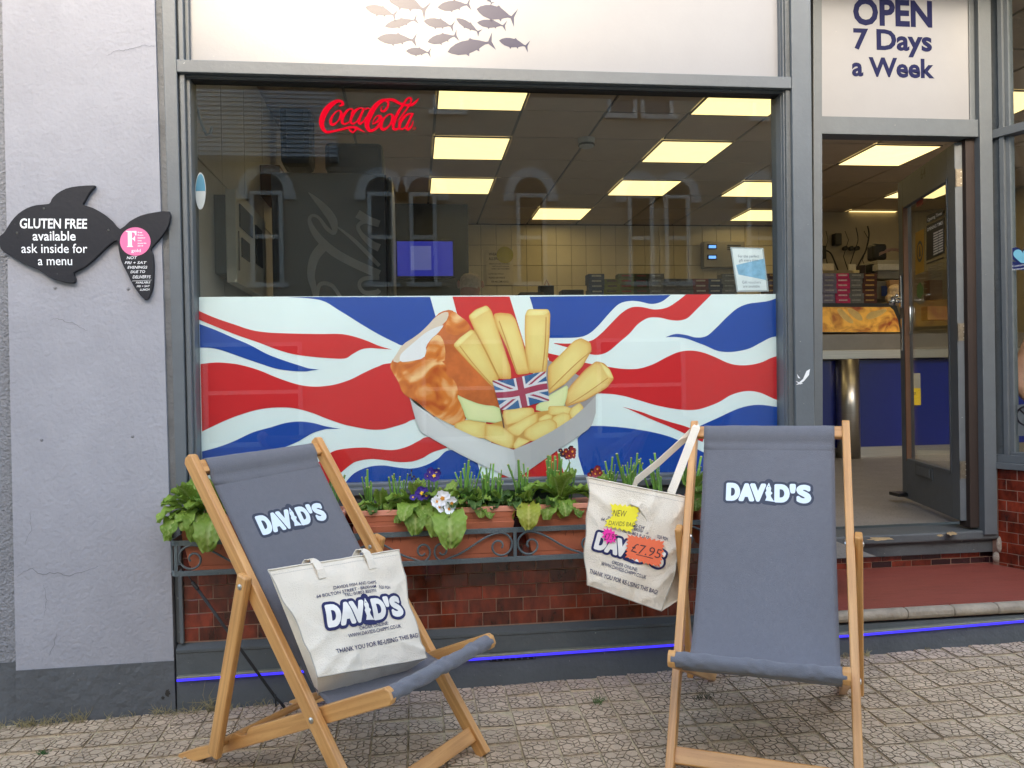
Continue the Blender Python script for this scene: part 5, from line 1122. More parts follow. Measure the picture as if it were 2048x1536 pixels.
# ---------------------------------------------------------------- plants
def leafmat(nm, c1, c2, vein):
    m = bpy.data.materials.new(nm); m.use_nodes = True; t = m.node_tree; N = t.nodes; L = t.links; b = N['Principled BSDF']
    a = N.new('ShaderNodeAttribute'); a.attribute_name = 'Col'; sx = N.new('ShaderNodeSeparateColor'); L.new(a.outputs['Color'], sx.inputs[0])
    oi = N.new('ShaderNodeObjectInfo'); mx = N.new('ShaderNodeMix'); mx.data_type = 'RGBA'; mx.inputs['A'].default_value = (*c1, 1); mx.inputs['B'].default_value = (*c2, 1); L.new(oi.outputs['Random'], mx.inputs['Factor'])
    m2 = N.new('ShaderNodeMix'); m2.data_type = 'RGBA'; L.new(sx.outputs[0], m2.inputs['Factor']); L.new(mx.outputs['Result'], m2.inputs['A']); m2.inputs['B'].default_value = (*vein, 1)
    L.new(m2.outputs['Result'], b.inputs['Base Color']); b.inputs['Roughness'].default_value = .5; b.inputs['Specular IOR Level'].default_value = .35
    b.inputs['Subsurface Weight'].default_value = .0
    tr = N.new('ShaderNodeBsdfTranslucent'); L.new(m2.outputs['Result'], tr.inputs[0]); ms = N.new('ShaderNodeMixShader'); ms.inputs[0].default_value = .28
    L.new(b.outputs[0], ms.inputs[1]); L.new(tr.outputs[0], ms.inputs[2]); L.new(ms.outputs[0], N['Material Output'].inputs[0]); return m
lf_green = leafmat('primrose_leaf', (.15, .27, .03), (.25, .38, .055), (.40, .50, .16))
lf_yel = leafmat('yellowing_leaf', (.30, .34, .03), (.34, .36, .05), (.5, .48, .12))
lf_dark = leafmat('dark_leaf', (.05, .11, .025), (.08, .16, .03), (.14, .22, .07))
def leaf_mesh(nm, Ln, Wd, droop, cup, mat, seed, wav=.12):
    rnd = random.Random(seed); NU, NV = 12, 18; mb = MB(); g = []
    for j in range(NV+1):
        t = j/NV; wdt = Wd*(math.sin(PI*min(1, (t*.93+.04)))**.55)*(.28+.72*min(1, t*2.1)) if t > .12 else Wd*.13+.02*Wd*t
        ang = droop[0]+(droop[1]-droop[0])*t**1.2
        row = []
        if j == 0: px_, pz_ = 0.0, 0.0
        else: px_ += math.cos(ang)*Ln/NV; pz_ += math.sin(ang)*Ln/NV
        for i in range(NU+1):
            s = (i/NU-.5)*2; vein = math.cos((t*13-abs(s)*2.2)*2*PI*.72)
            cr_ = .055*Wd*vein*(1-abs(s)*.3)*(.3+t)*1.3
            edge = wav*Wd*math.sin(t*26+seed*3+s*2)*abs(s)**3*.6
            y = s*wdt/2; z = cup*Wd*(s*s)*.55+cr_*(abs(s) > .05)+edge-(.05*Wd if abs(s) < .1 else 0)
            nx_, nz_ = -math.sin(ang), math.cos(ang)
            mb.col = (max(.0, (1-abs(s)*9))*1.0+.6*max(0, -vein)**3*(abs(s) > .1)+.02, 0, 0); row.append(mb.vert((px_+nx_*z, y*(1+.05*math.sin(t*30+seed)*abs(s)), pz_+nz_*z)))
        g.append(row)
    for j in range(NV):
        for i in range(NU): mb.face((g[j][i], g[j][i+1], g[j+1][i+1], g[j+1][i]))
    return mesh(mb, nm, mat, smooth=True)
LV = [leaf_mesh('leaf', .10, .052, (1.0, -.5), .25, lf_green, 1), leaf_mesh('leaf', .115, .058, (.75, -1.25), .2, lf_green, 2), leaf_mesh('leaf', .085, .05, (.5, -1.5), .12, lf_green, 3), leaf_mesh('leaf', .09, .042, (1.25, .35), .4, lf_green, 4), leaf_mesh('leaf', .12, .066, (.3, -1.75), .1, lf_green, 5)]
LVY = [leaf_mesh('leaf', .10, .056, (.4, -1.7), .1, lf_yel, 7)]
LVD = [leaf_mesh('leaf', .07, .04, (.6, -.7), .3, lf_dark, 8, .3), leaf_mesh('leaf', .06, .034, (1.1, .0), .4, lf_dark, 9, .3)]
def plant(name, x, y, z, label, leaves, cat='plant', group='primroses in the window boxes'):
    r_ = thing(name, (x, y, z), label, cat, group)
    for me, az, sc_, roll, dz in leaves:
        meshobj(me, 'leaf', (x+.008*math.cos(math.radians(az)), y+.008*math.sin(math.radians(az)), z+dz), r_, (math.radians(roll), 0, math.radians(az)), (sc_*1.36,)*3)
    for k in range(8):
        az = random.uniform(-200, 20); s_ = random.uniform(.6, .95); meshobj(random.choice(LV+LVD+[LV[0], LV[3]]), 'leaf', (x+random.uniform(-.035, .035), y+random.uniform(-.03, .02), z+random.uniform(.005, .03)), r_, (random.gauss(0, .25), random.gauss(0, .2), math.radians(az)), (s_,)*3)
    return r_
gx = lambda px: at(px, 1000, -.12).x
ZS = ZTR-.02; F = -90     # az -90 points at the street
P1 = plant('primrose_plant', gx(388), -.12, ZS+.01, 'big leafy primrose at the left end of the rack, no flowers', [(LV[1], -145, .92, 0, .02), (LV[0], 178, .9, 10, .02), (LV[3], 160, .85, 0, .02), (LV[4], -125, 1.0, 0, .02), (LV[2], -95, 1.15, 8, .02), (LV[4], -70, 1.05, -8, .02), (LV[3], -100, 1.1, 5, .03), (LV[3], 60, 1.1, 0, .02), (LV[0], -60, 1.0, 0, .03), (LV[3], -160, .9, -20, .03), (LV[3], 100, 1.2, 0, .02), (LV[0], -130, .9, 0, .04)])
plant('primrose_plant', gx(440), -.12, ZS, 'leafy primrose peeping out behind the rail of the left deckchair', [(LV[4], -95, 1.25, 0, .015), (LV[3], -60, 1.2, 0, .02), (LV[3], 120, 1.2, 0, .02), (LV[0], -130, 1.1, 0, .02), (LV[1], -40, 1, 0, .02), (LV[3], -100, 1.25, 0, .03)])
plant('primrose_plant', gx(762), -.11, ZS, 'small upright primrose seedling at the left of the middle trough', [(LV[3], -90, .95, 0, .01), (LV[3], -30, .7, 0, .01), (LV[0], -150, .7, 0, .01), (LVD[0], -110, 1, 0, .01), (LVD[1], 20, 1, 0, .01)])
plant('primrose_plant', gx(835), -.125, ZS, 'primrose with drooping leaves and purple flowers in the middle trough', [(LV[2], -135, 1.1, 0, .02), (LV[1], -112, 1.0, 0, .015), (LV[4], -95, 1.0, 0, .02), (LV[2], -75, 1.1, 0, .025), (LV[0], -150, 1.0, 0, .02), (LV[3], -100, 1.0, 0, .03), (LV[3], 80, 1, 0, .02), (LV[0], -50, .95, 0, .03), (LV[2], -100, .8, 10, .035), (LV[1], -160, .9, 0, .02)])
plant('primrose_plant', gx(893), -.13, ZS, 'primrose with one very large hanging leaf and white flowers in the middle trough', [(LV[4], -88, 1.42, 0, .012), (LV[4], -112, 1.1, 0, .02), (LV[2], -60, .9, 0, .02), (LV[3], -120, .8, 0, .02), (LV[3], 60, .9, 0, .02), (LVD[0], -80, 1.1, 0, .03)])
plant('primrose_plant', gx(955), -.12, ZS, 'dark crinkled primrose leaves left of the middle trough end', [(LV[0], -120, .9, 20, .01), (LV[2], -85, .8, 0, .015), (LV[2], -60, .85, 0, .012), (LVD[0], -100, 1.2, 0, .02), (LVD[1], 30, 1.2, 0, .01), (LVD[0], 170, 1.2, 0, .02), (LVD[1], -140, 1.3, 0, .02), (LVD[0], -20, 1.2, 0, .02)])
plant('primrose_plant', gx(1008), -.10, ZS, 'low dark leafy plant at the right end of the middle trough', [(LVD[0], -70, 1.2, 0, .01), (LVD[0], -120, 1.1, 0, .01), (LVD[1], -20, 1.3, 0, .01), (LVD[1], 160, 1.2, 0, .01), (LVD[0], -170, 1.3, 0, .01), (LVD[1], 90, 1.2, 0, .01), (LV[0], 10, .8, 0, .01)])
plant('yellowing_plant', gx(1058), -.13, ZS, 'primrose with yellowing leaves between the middle and right-hand troughs', [(LVY[0], -100, 1.2, 0, .015), (LVY[0], -160, .8, 20, .015), (LVD[0], 170, 1.2, 0, .02), (LVD[0], -40, 1.2, 0, .01), (LVD[1], 90, 1.2, 0, .01)], group='primroses in the window boxes')
plant('primrose_plant', gx(1118), -.12, ZS, 'bright green round-leaved primrose with a tall red flower stalk', [(LV[2], -125, 1.15, 0, .015), (LV[2], -85, 1.0, 0, .02), (LV[0], -160, 1.15, 0, .03), (LV[0], 150, 1.1, 0, .03), (LV[3], -70, 1.2, 0, .03), (LV[3], -110, 1.1, 0, .03), (LV[2], -50, 1.05, 0, .012), (LV[0], -20, 1.1, 0, .02), (LV[3], 40, 1.2, 0, .02), (LVY[0], -92, .7, 0, .012), (LV[1], -10, 1.0, 0, .03)])
plant('primrose_plant', gx(1200), -.11, ZS, 'primrose with reddish flowers half hidden behind the hanging tote bag', [(LV[0], -160, 1, 0, .02), (LV[3], -90, 1, 0, .02), (LV[3], 60, 1, 0, .02), (LV[2], -100, 1, 0, .02)])
plant('primrose_plant', gx(1385), -.11, ZS, 'primrose between the hanging tote bag and the right deckchair rail', [(LV[0], -100, 1, 0, .02), (LV[3], -60, 1.1, 0, .02), (LV[3], 100, 1.1, 0, .02), (LV[2], -100, 1, 0, .02)])
# cut daffodil stems
stemm = M('cut_stem_green', (.11, .24, .035), .5, var=.25, vs=12, island=.3); tipm = M('cut_stem_tip', (.45, .42, .16), .7)
def blade_mesh(Ln, w, bend, seed):
    mb = MB(); n = 6; rows = []
    for j in range(n+1):
        t = j/n; x = bend*t*t*Ln; z = Ln*t; wd_ = w*(.75+.35*t); mb.cur = 0
        rows.append([mb.vert((x-.0012, -wd_/2, z)), mb.vert((x+.0014, 0, z)), mb.vert((x-.0012, wd_/2, z)), mb.vert((x-.0028, 0, z))])
    for j in range(n):
        mb.cur = 1 if j == n-1 else 0
        if j == n-1:
            for r_ in (rows[j],): pass
        mb.cur = 0
        for k in range(4): mb.face((rows[j][k], rows[j][(k+1) % 4], rows[j+1][(k+1) % 4], rows[j+1][k]))
    mb.cur = 1; top = rows[-1]; b2 = [mb.vert(mb.v[i]+V((0, 0, .0018))) for i in top]
    for k in range(4): mb.face((top[k], top[(k+1) % 4], b2[(k+1) % 4], b2[k]))
    mb.face(b2); return mesh(mb, 'stem', [stemm, tipm], smooth=False)
BM = [blade_mesh(l, w, b_, k) for k, (l, w, b_) in enumerate(((.125, .0055, .12), (.105, .005, -.1), (.14, .006, .05), (.085, .006, .25), (.12, .004, .0)))]
for px, y, n, lab, hs_ in ((405, -.09, 9, 'at the left end of the rack', .9), (735, -.08, 10, 'just right of the left deckchair', .95), (795, -.08, 9, 'behind the purple primrose', 1.0), (862, -.08, 5, 'behind the white primrose', 1.05), (930, -.08, 12, 'in the middle trough, dense and upright', 1.15), (975, -.09, 8, 'in the middle trough, splayed to both sides', 1.0), (1000, -.08, 6, 'at the right end of the middle trough', 1.0), (1048, -.09, 10, 'between the middle and right-hand troughs', 1.1), (1110, -.08, 15, 'behind the red-flowered primrose', 1.25), (1135, -.07, 6, 'beside the tall red flower stalk', 1.2), (1225, -.08, 12, 'behind the top edge of the hanging tote bag', 1.25), (1270, -.08, 11, 'seen through the tote bag straps', 1.2), (1320, -.09, 10, 'right of the tote bag straps', 1.1), (1385, -.09, 9, 'against the right deckchair rail', 1.25), (660, -.09, 8, 'hidden behind the left deckchair canvas', 1.0)):
    x = gx(px); rt_ = thing('cut_daffodil_clump', (x, y, ZS), 'clump of cut-off green daffodil leaves '+lab, 'plant', 'cut daffodil clumps')
    for k in range(int(n*1.5)):
        dx = random.uniform(-.034, .034)*(1 if n < 12 else 1.3); lean_ = dx*8+random.gauss(0, .08); s_ = hs_*random.uniform(.95, 1.3)
        meshobj(random.choice(BM), 'stem', (x+dx*.5, y+random.uniform(-.02, .02), ZS-.008), rt_, (random.gauss(0, .12), lean_, random.uniform(0, PI) if random.random() < .3 else random.uniform(1.1, 2.0)), (s_, s_, s_))
# flowers
def flower(name, px, py, Y, r, mats, label, n=5, tilt=(0, 0, 0), notch=True, parent=None):
    root = parent or thing(name, at(px, py, Y), label, 'flower')
    global mb
    c_ = at(px, py, Y); Mr = Matrix.Rotation(tilt[2], 3, 'Y') @ Matrix.Rotation(tilt[0], 3, 'X') @ Matrix.Rotation(tilt[1], 3, 'Z')
    for k in range(n):
        a0 = 2*PI*k/n; mb = MB(); P = []
        for t, w in ((.12, .14), (.45, .42), (.75, .60), (.98, .48)): P.append((t, w))
        ring_ = [(t, -w) for t, w in P]+([(.88, 0)] if notch else [(1.05, 0)])+[(t, w) for t, w in P[::-1]]
        q = [c_+Mr @ (V((math.cos(a0)*t-math.sin(a0)*w*.95, -.1-.25*t*t*(.3) , math.sin(a0)*t+math.cos(a0)*w*.95))*r) for t, w in ring_]
        i = [mb.vert(p+V((0, -.0006*(k % 2), 0))) for p in q]; cc = mb.vert(c_+Mr @ (V((math.cos(a0)*.5, -.02, math.sin(a0)*.5))*r))
        for j in range(len(i)): mb.face((i[j], i[(j+1) % len(i)], cc))
        build(mb, 'petal', mats[0], root, fix=False)
    mb = MB(); P = [c_+Mr @ (V((math.cos(t)*.26*(1.25 if j % 2 else .85), -.2, math.sin(t)*.26*(1.25 if j % 2 else .85)))*r) for j, t in enumerate([2*PI*k/10 for k in range(10)])]; mb.poly(P); build(mb, 'flower_eye', mats[1], root, fix=False)
    return root
petw = M('white_petal', srgb(236, 236, 238), .6, var=.03); pety = M('yellow_eye', srgb(236, 190, 50), .6); peto = M('orange_eye', srgb(214, 140, 40), .6)
petp = M('purple_petal', srgb(58, 30, 128), .6, var=.25, vs=60); petr = M('dark_red_petal', srgb(128, 18, 30), .55, var=.4, vs=80); petd = M('faded_petal', srgb(60, 30, 50), .8, var=.4, vs=90)
stalk = M('flower_stalk', (.10, .16, .05), .6)
wr = thing('white_primrose_flowers', at(888, 1005, -.2), 'cluster of white primrose flowers with yellow eyes over the middle trough', 'flower')
for px, py, r_, tl in ((885, 996, .030, (.1, 0, 0)), (902, 1006, .026, (0, .5, .5)), (877, 1015, .023, (-.5, 1, -.3)), (897, 1019, .022, (-.7, .3, .4)), (873, 1003, .021, (0, .2, -.9))): flower('', px, py, -.225+(random.random()*.01), r_, (petw, peto), '', tilt=tl, parent=wr)
pp = thing('purple_primrose_flowers', at(865, 950, -.14), 'tall head of deep purple primrose flowers with yellow eyes', 'flower')
for px, py, r_, tl in ((868, 951, .017, (0, 0, 0)), (860, 944, .014, (.4, .5, -.6)), (873, 945, .013, (.3, .2, .8)), (856, 953, .012, (-.4, .6, -.8)), (866, 957, .012, (-.7, .3, .1))): flower('', px, py, -.15+(random.random()*.006), r_*1.35, (petp, pety), '', tilt=tl, parent=pp)
mb = MB(); mb.tube([at(863, 953, -.135), at(850, 964, -.13), at(832, 985, -.12), at(828, 1010, -.11)], .0016, 5); build(mb, 'stalk', stalk, pp)
pq = thing('low_purple_primrose_flowers', at(843, 986, -.16), 'low deep purple primrose flower left of the white ones', 'flower')
for px, py, r_, tl in ((843, 986, .020, (0, .2, 0)), (852, 991, .012, (0, .3, .9)), (826, 995, .010, (-.6, .3, -.5))): flower('', px, py, -.19, r_*1.3, (petp, pety), '', tilt=tl, parent=pq)
mb = MB(); mb.tube([at(843, 988, -.155), at(842, 1005, -.14), at(838, 1025, -.12)], .0016, 5); build(mb, 'stalk', stalk, pq)
pr_ = thing('tall_red_primrose_flowers', at(1136, 905, -.13), 'tall stalk of dark red and yellow flowers against the banner', 'flower')
for px, py, r_, tl, m_ in ((1144, 903, .014, (0, .3, .1), petr), (1131, 903, .011, (.2, .5, -.3), petr), (1138, 912, .011, (-.4, .1, .2), petr), (1126, 908, .010, (0, 0, -.8), petd), (1146, 911, .010, (-.5, .4, .5), petr), (1121, 901, .007, (0, 0, -.5), petd), (1132, 915, .008, (-.6, .4, 0), petd), (1141, 895, .009, (.6, .2, 0), petd)): flower('', px, py, -.13, r_*1.25, (m_, peto), '', tilt=tl, parent=pr_)
mb = MB(); mb.tube([at(1136, 908, -.125), at(1139, 925, -.125), at(1138, 960, -.12), at(1136, 995, -.11)], .0017, 5); build(mb, 'stalk', stalk, pr_)
ps = thing('short_red_primrose_flowers', at(1190, 943, -.13), 'dark red flower head just above the corner of the hanging tote bag', 'flower')
for px, py, r_, tl, m_ in ((1194, 938, .012, (0, .3, .1), petr), (1183, 943, .010, (.2, .5, -.3), petd), (1190, 948, .012, (-.4, .1, .2), petr), (1199, 946, .010, (0, .2, .6), petr), (1180, 950, .009, (-.3, .1, -.6), petr)): flower('', px, py, -.13, r_*1.25, (m_, peto), '', tilt=tl, parent=ps)
fd = thing('faded_flower_stalk', at(822, 955, -.12), 'thin stalk of faded buds left of the tall purple flowers', 'flower')
mb = MB(); mb.tube([at(822, 942, -.12), at(824, 955, -.12), at(830, 975, -.115), at(832, 1000, -.11)], .0015, 5); mb.tube([at(823, 952, -.12), at(832, 958, -.12), at(842, 966, -.12)], .0012, 5); build(mb, 'stalk', stalk, fd)
mb = MB()
for px, py in ((820, 950), (828, 953), (832, 958), (824, 957), (842, 967), (823, 941)): mb.ball(at(px, py, -.12), .0035, .0035, .005, 6, 5)
build(mb, 'bud', petd, fd)

# ---------------------------------------------------------------- black elastic cord tethering the left deckchair
cd_ = thing('elastic_cord', at(388, 1165, -.19), 'black elastic cord tying the back of the left deckchair to the window box rack', 'cord')
ropem = M('black_cord', (.010, .010, .011), .6, var=.3, vs=200)
ce = chL.P(*(chL.rear+chL.e*.38), .22); A0 = at(374, 1148, -.186); A1 = at(388, 1168, -.2)
hook = [ce+chL.up*.03, ce+chL.up*.0-chL.rt*.0]
h0 = atp(551, 1395, ce, V((0, -1, 0))); h1 = atp(572, 1416, ce, V((0, -1, 0))); h2 = atp(575, 1432, ce, V((0, -1, 0))); h3 = atp(562, 1448, ce, V((0, -1, 0)))
mb = MB(); mb.tube([A0+V((-.006, .004, .01)), A0, A1], .0028, 6)
for o_ in (-.0028, .0028): mb.tube([A1+V((o_, 0, 0)), A1.lerp(h0, .5)+V((o_, -.002, 0)), h0+V((o_, 0, 0)), h0.lerp(h1, .6)+V((o_, -.008, .004)), h1+V((o_, -.01, .0)), h2+V((o_, -.012, 0)), h3+V((o_, 0, 0))], .0032, 6)
build(mb, 'cord_line', ropem, cd_, smooth=True)
mb = MB()
for k in range(5): p = A1.lerp(h0, -.01+.012*k); mb.ball(p, .0085-.0005*abs(k-2), .008, .006, 8, 6)
mb.tube([h0+V((0, -.002, .012)), h0+V((.001, -.002, -.03))], .003, 6); build(mb, 'knot', ropem, cd_, smooth=True)

# ---------------------------------------------------------------- weeds and litter at the foot of the wall
dry = M('dry_grass', srgb(150, 138, 100), .9, var=.3, vs=40); wg = M('weed_green', (.07, .13, .03), .8, var=.3, vs=40)
def tuft(px, py, n, h, label, mat=dry, spread=.05, flat=.5, Y=None, name='weed_tuft'):
    p = atz(px, py, gz(0, 0)) if Y is None else at(px, py, Y)
    for _ in range(3): p = atz(px, py, gz(p.x, p.y))
    if Y is None and p.y > -.048: q_ = at(px, py, -.048); p = V((q_.x, -.048, gz(q_.x, -.048)))
    mb = MB()
    for k in range(n):
        a = random.uniform(0, 2*PI); b0 = p+V((random.uniform(-spread, spread), random.uniform(-.015, .012), .002)); l_ = h*random.uniform(.5, 1.2); d = V((math.cos(a)*flat, math.sin(a)*flat*.4-.1, random.uniform(.4, 1))).normalized()
        mid = b0+d*l_*.6; end = mid+(d+V((random.uniform(-.9, .9), random.uniform(-.2, .1), random.uniform(-.7, .3)))).normalized()*l_*.5
        mb.tube([b0, mid, end], [.0011, .0009, .0004], 3, False)
    return build(mb, name, mat, None, label=label, cat='weeds', fix=False, group='weeds along the foot of the wall')
tuft(30, 1438, 40, .035, 'dry straggly weeds at the far left foot of the walls', spread=.06)
tuft(85, 1436, 60, .04, 'dry weed tuft below the left end of the grey band', spread=.07); tuft(155, 1434, 34, .05, 'upright dry grass tuft at the foot of the rendered wall', spread=.03)
tuft(240, 1424, 16, .03, 'sparse dry grass left of the plinth corner', spread=.05); tuft(375, 1415, 70, .05, 'matted dry grass at the corner of wall and plinth', spread=.12, flat=1.0)
tuft(425, 1400, 14, .10, 'tall dry stalks against the plinth left of the deckchair strut', spread=.02); tuft(500, 1406, 40, .03, 'dry weeds behind the left deckchair strut', spread=.10)
tuft(1195, 1408, 26, .035, 'dry weed tuft in the paving between the two deckchairs', wg, .015); tuft(1410, 1398, 30, .03, 'scruffy weed growing in the paving under the right deckchair', M('dark_weed', (.07, .07, .035), .9), .04)
tuft(1688, 1310, 16, .022, 'pale weed at the plinth foot right of the chair canvas', dry, .012); tuft(1733, 1304, 26, .025, 'small pale weed at the plinth foot beside the right rail', M('pale_weed', srgb(170, 160, 120), .9), .010)
tuft(88, 1508, 36, .018, 'small patch of green moss in the paving at lower left', M('moss_green', (.03, .10, .02), .9), .018, 1.2); tuft(1855, 1296, 10, .015, 'tiny pale weed at the foot of the step on the right', dry, .01)
for px, py, lab in ((1018, 1522, 'scrap of white paper on the paving below the left chair foot'), (1962, 1400, 'tiny scrap of white litter on the paving at right')):
    p = atz(px, py, gz(at(px, py, -1).x, -1)); mb = MB(); n_ = 9; r0 = .010 if px < 1100 else .004
    mb.prism([p+V((r0*math.cos(2*PI*k/n_)*random.uniform(.6, 1.3)*1.3, r0*math.sin(2*PI*k/n_)*random.uniform(.6, 1.2), .003+random.uniform(0, .003))) for k in range(n_)], (0, 0, -.001)); build(mb, 'paper_scrap', chip, None, label=lab, cat='litter')
hol = thing('hole_in_band', at(334, 1386, -.036), 'small ragged dark hole in the grey wall band near its right corner', 'hole')
blob(335, 1386, 6, 8, -.0355, hol, 'dark_hole', hole_dark); blob(326, 1396, 4, 4, -.0357, hol, 'dark_hole', hole_dark)  # flat dark patches, painted as the shade inside the hole
# ---------------------------------------------------------------- shop interior
ceilm = M('ceiling_tile', srgb(214, 198, 182), .9, var=.04, vs=5, bump=.4, bs=200, island=.05)
gridm = M('ceiling_grid', srgb(150, 146, 140), .6)
wtile = M('cream_wall_tile', srgb(236, 224, 196), .22, var=.05, vs=3, bump=.6, bs=7, island=.04)
grout = M('grey_grout', srgb(120, 110, 95), .9)
ZC_ = 3.27; GX, GY = .657, .683; gx0, gy0 = .2-2*.657, 3.61-5*.683
mb = MB(); mb.box((-1.15, .1, ZC_+.02), (6.9, 7.5, ZC_+.06)); build(mb, 'shop_ceiling', gridm, kind='structure'); CE_ = bpy.data.objects['shop_ceiling']
panels = [(0, -2), (0, 0), (0, 2), (3, -2), (3, 0), (3, 2), (2, 4), (5, 2), (6, 0), (6, 4), (8, 2), (8, -2), (6, -2), (8, 4)]
litset = set(panels)
bmt = bmesh.new(); bmesh.ops.create_cube(bmt, size=1); bmesh.ops.scale(bmt, vec=(GX-.024, GY-.024, .012), verts=bmt.verts); ctm = bpy.data.meshes.new('ceiling_tile'); bmt.to_mesh(ctm); bmt.free(); ctm.materials.append(ceilm)
litm = M('light_diffuser', (.8, .75, .6), .5, emit=(1.0, .76, .34), es=.36)
mb = MB(); mb.box((-GX/2+.012, -GY/2+.012, -.006), (GX/2-.012, GY/2-.012, .0)); lm_ = mesh(mb, 'diffuser', litm)
mb = MB()
for a, b in (((-GX/2+.002, -GY/2+.002), (GX/2-.002, -GY/2+.014)), ((-GX/2+.002, GY/2-.014), (GX/2-.002, GY/2-.002)), ((-GX/2+.002, -GY/2+.014), (-GX/2+.014, GY/2-.014)), ((GX/2-.014, -GY/2+.014), (GX/2-.002, GY/2-.014))): mb.box((*a, -.008), (*b, .004))
lf_ = mesh(mb, 'frame', gridm)
where = {(0, -2): 'front left, straight above the red script', (0, 0): 'second in the left row', (0, 2): 'third in the left row', (3, -2): 'at the top right corner of the display window', (3, 0): 'second in the middle row', (3, 2): 'third in the middle row', (2, 4): 'smallest one at the back of the ceiling', (5, 2): 'at the right edge of the window, upper of two', (6, 0): 'big one seen through the doorway', (6, 4): 'at the right edge of the window, lower of two', (8, 2): 'seen behind the open door leaf', (8, -2): 'near the street over the doorway side', (6, -2): 'above the door head inside', (8, 4): 'far back on the right side of the shop'}
for i in range(-3, 11):
    for j in range(-5, 6):
        x = .2+GX*(i+.5); y = 3.61+GY*(j+.5)
        if x < -1.1 or x > 6.8 or y < .2 or y > 7.4: continue
        if (i, j) in litset:
            t_ = thing('ceiling_light', (x, y, ZC_), 'square glowing yellowish ceiling panel light, '+where[(i, j)], 'ceiling light', 'square panel lights in the shop ceiling')
            meshobj(lm_, 'diffuser', (x, y, ZC_), t_); meshobj(lf_, 'frame', (x, y, ZC_), t_)
        else: meshobj(ctm, 'ceiling_tile', (x, y, ZC_+.007+random.uniform(0, .003)), CE_, (random.gauss(0, .002), random.gauss(0, .002), 0))
mb = MB(); mb.quad((-1.15, .1, ZF), (1.98, .1, ZF), (1.98, 7.5, ZF), (-1.15, 7.5, ZF)); mb.quad((1.98, .79, ZF), (6.9, .79, ZF), (6.9, 7.5, ZF), (1.98, 7.5, ZF)); build(mb, 'shop_floor', M('grey_vinyl_floor', srgb(128, 124, 120), .5, var=.12, vs=5, speck=srgb(90, 88, 86), sps=120, spt=.6), kind='structure')
inw = M('cream_plaster', srgb(196, 184, 160), .8, var=.05, vs=3)
mb = MB(); mb.box((-1.15, 7.36, ZF), (6.9, 7.5, 3.4)); build(mb, 'back_wall', grout, kind='structure'); BW_ = bpy.data.objects['back_wall']
bt = bmesh.new(); bmesh.ops.create_cube(bt, size=1); bmesh.ops.scale(bt, vec=(.196, .012, .262), verts=bt.verts); bmesh.ops.bevel(bt, geom=[e_ for e_ in bt.edges if all(v.co.y < 0 for v in e_.verts)], offset=.004, segments=1, affect='EDGES')
btm = bpy.data.meshes.new('tile'); bt.to_mesh(btm); bt.free(); btm.materials.append(wtile)
for j in range(6):
    for i in range(21): meshobj(btm, 'tile', (.80+.2*i+.0, 7.354+random.uniform(-.001, .001), 3.125-.266*j), BW_, (random.gauss(0, .004), 0, random.gauss(0, .006)))
mb = MB(); mb.box((-1.15, .1, ZF), (-1.05, 7.36, 3.4)); mb.box((6.8, .1, ZF), (6.9, 7.36, 3.4)); mb.box((-1.05, .12, ZF-.2), (1.6, .2, ZSILL-.1)); build(mb, 'side_walls', inw, kind='structure')
SW_ = bpy.data.objects['side_walls']
for i in range(6):
    for j in range(3): mb = MB(); y0 = .22+.62*i; z0 = ZF+.96*j; mb.box((-1.049, y0, z0), (-1.036, y0+.612, min(3.26, z0+.95))); build(mb, 'wall_panel', M('pale_wall_board', srgb(226, 226, 226), .45, var=.04), SW_)
# right partition behind the open door, pale wall with cables
mb = MB(); mb.box((4.9, 6.4, ZF), (6.8, 6.46, 3.26)); build(mb, 'far_partition', M('off_white_board', srgb(170, 160, 142), .7, var=.06), kind='structure')
def atx(px, py, X): r = ray(px, py); return CAM+r*((X-CAM.x)/r.x)
def pbox(px0, py0, px1, py1, Y, depth, name, mat, par=None, bev=0.004, label=None, cat=None, group=None):
    global mb
    a = at(px0, py1, Y); b = at(px1, py0, Y); mb = MB(); mb.box((a.x, Y, a.z), (b.x, Y+depth, b.z)); return build(mb, name, mat, par, bevel=bev, label=label, cat=cat, group=group)
# grey dispenser on the left wall
Ym = 1.25; wx0 = at(424, 450, Ym).x; wx1 = at(452, 450, Ym).x; z1 = at(440, 389, Ym).z; z0 = at(440, 547, Ym).z
dm = thing('wall_dispenser', ((wx0+wx1)/2, Ym, z0), 'grey metal dispenser with a white front panel on the left wall inside the window', 'dispenser')
mb = MB(); mb.box((wx0, Ym, z0), (wx1, Ym+1.0, z1)); build(mb, 'case', M('dark_grey_metal', srgb(110, 114, 118), .5), dm, bevel=.004)
mb = MB(); mb.box((wx1, Ym-.01, z0-.05), (wx1+.055, Ym+.85, z1+.03)); build(mb, 'front_panel', M('white_metal', srgb(226, 224, 214), .45), dm, bevel=.006)
for y0, y1, a, b in ((.06, .40, .62, .92), (.10, .30, .25, .5), (.5, .7, .3, .85)):
    mb = MB(); mb.box((wx1+.056, Ym+y0, z0+(z1-z0)*a), (wx1+.064, Ym+y1, z0+(z1-z0)*b)); build(mb, 'inset_panel', M('dark_inset', (.04, .04, .045), .4), dm, bevel=.002)
mb = MB(); mb.box((wx1+.0565, Ym+.02, z0+.02), (wx1+.062, Ym+.035, z0+(z1-z0)*.55)); build(mb, 'trim_line', gridm, dm)
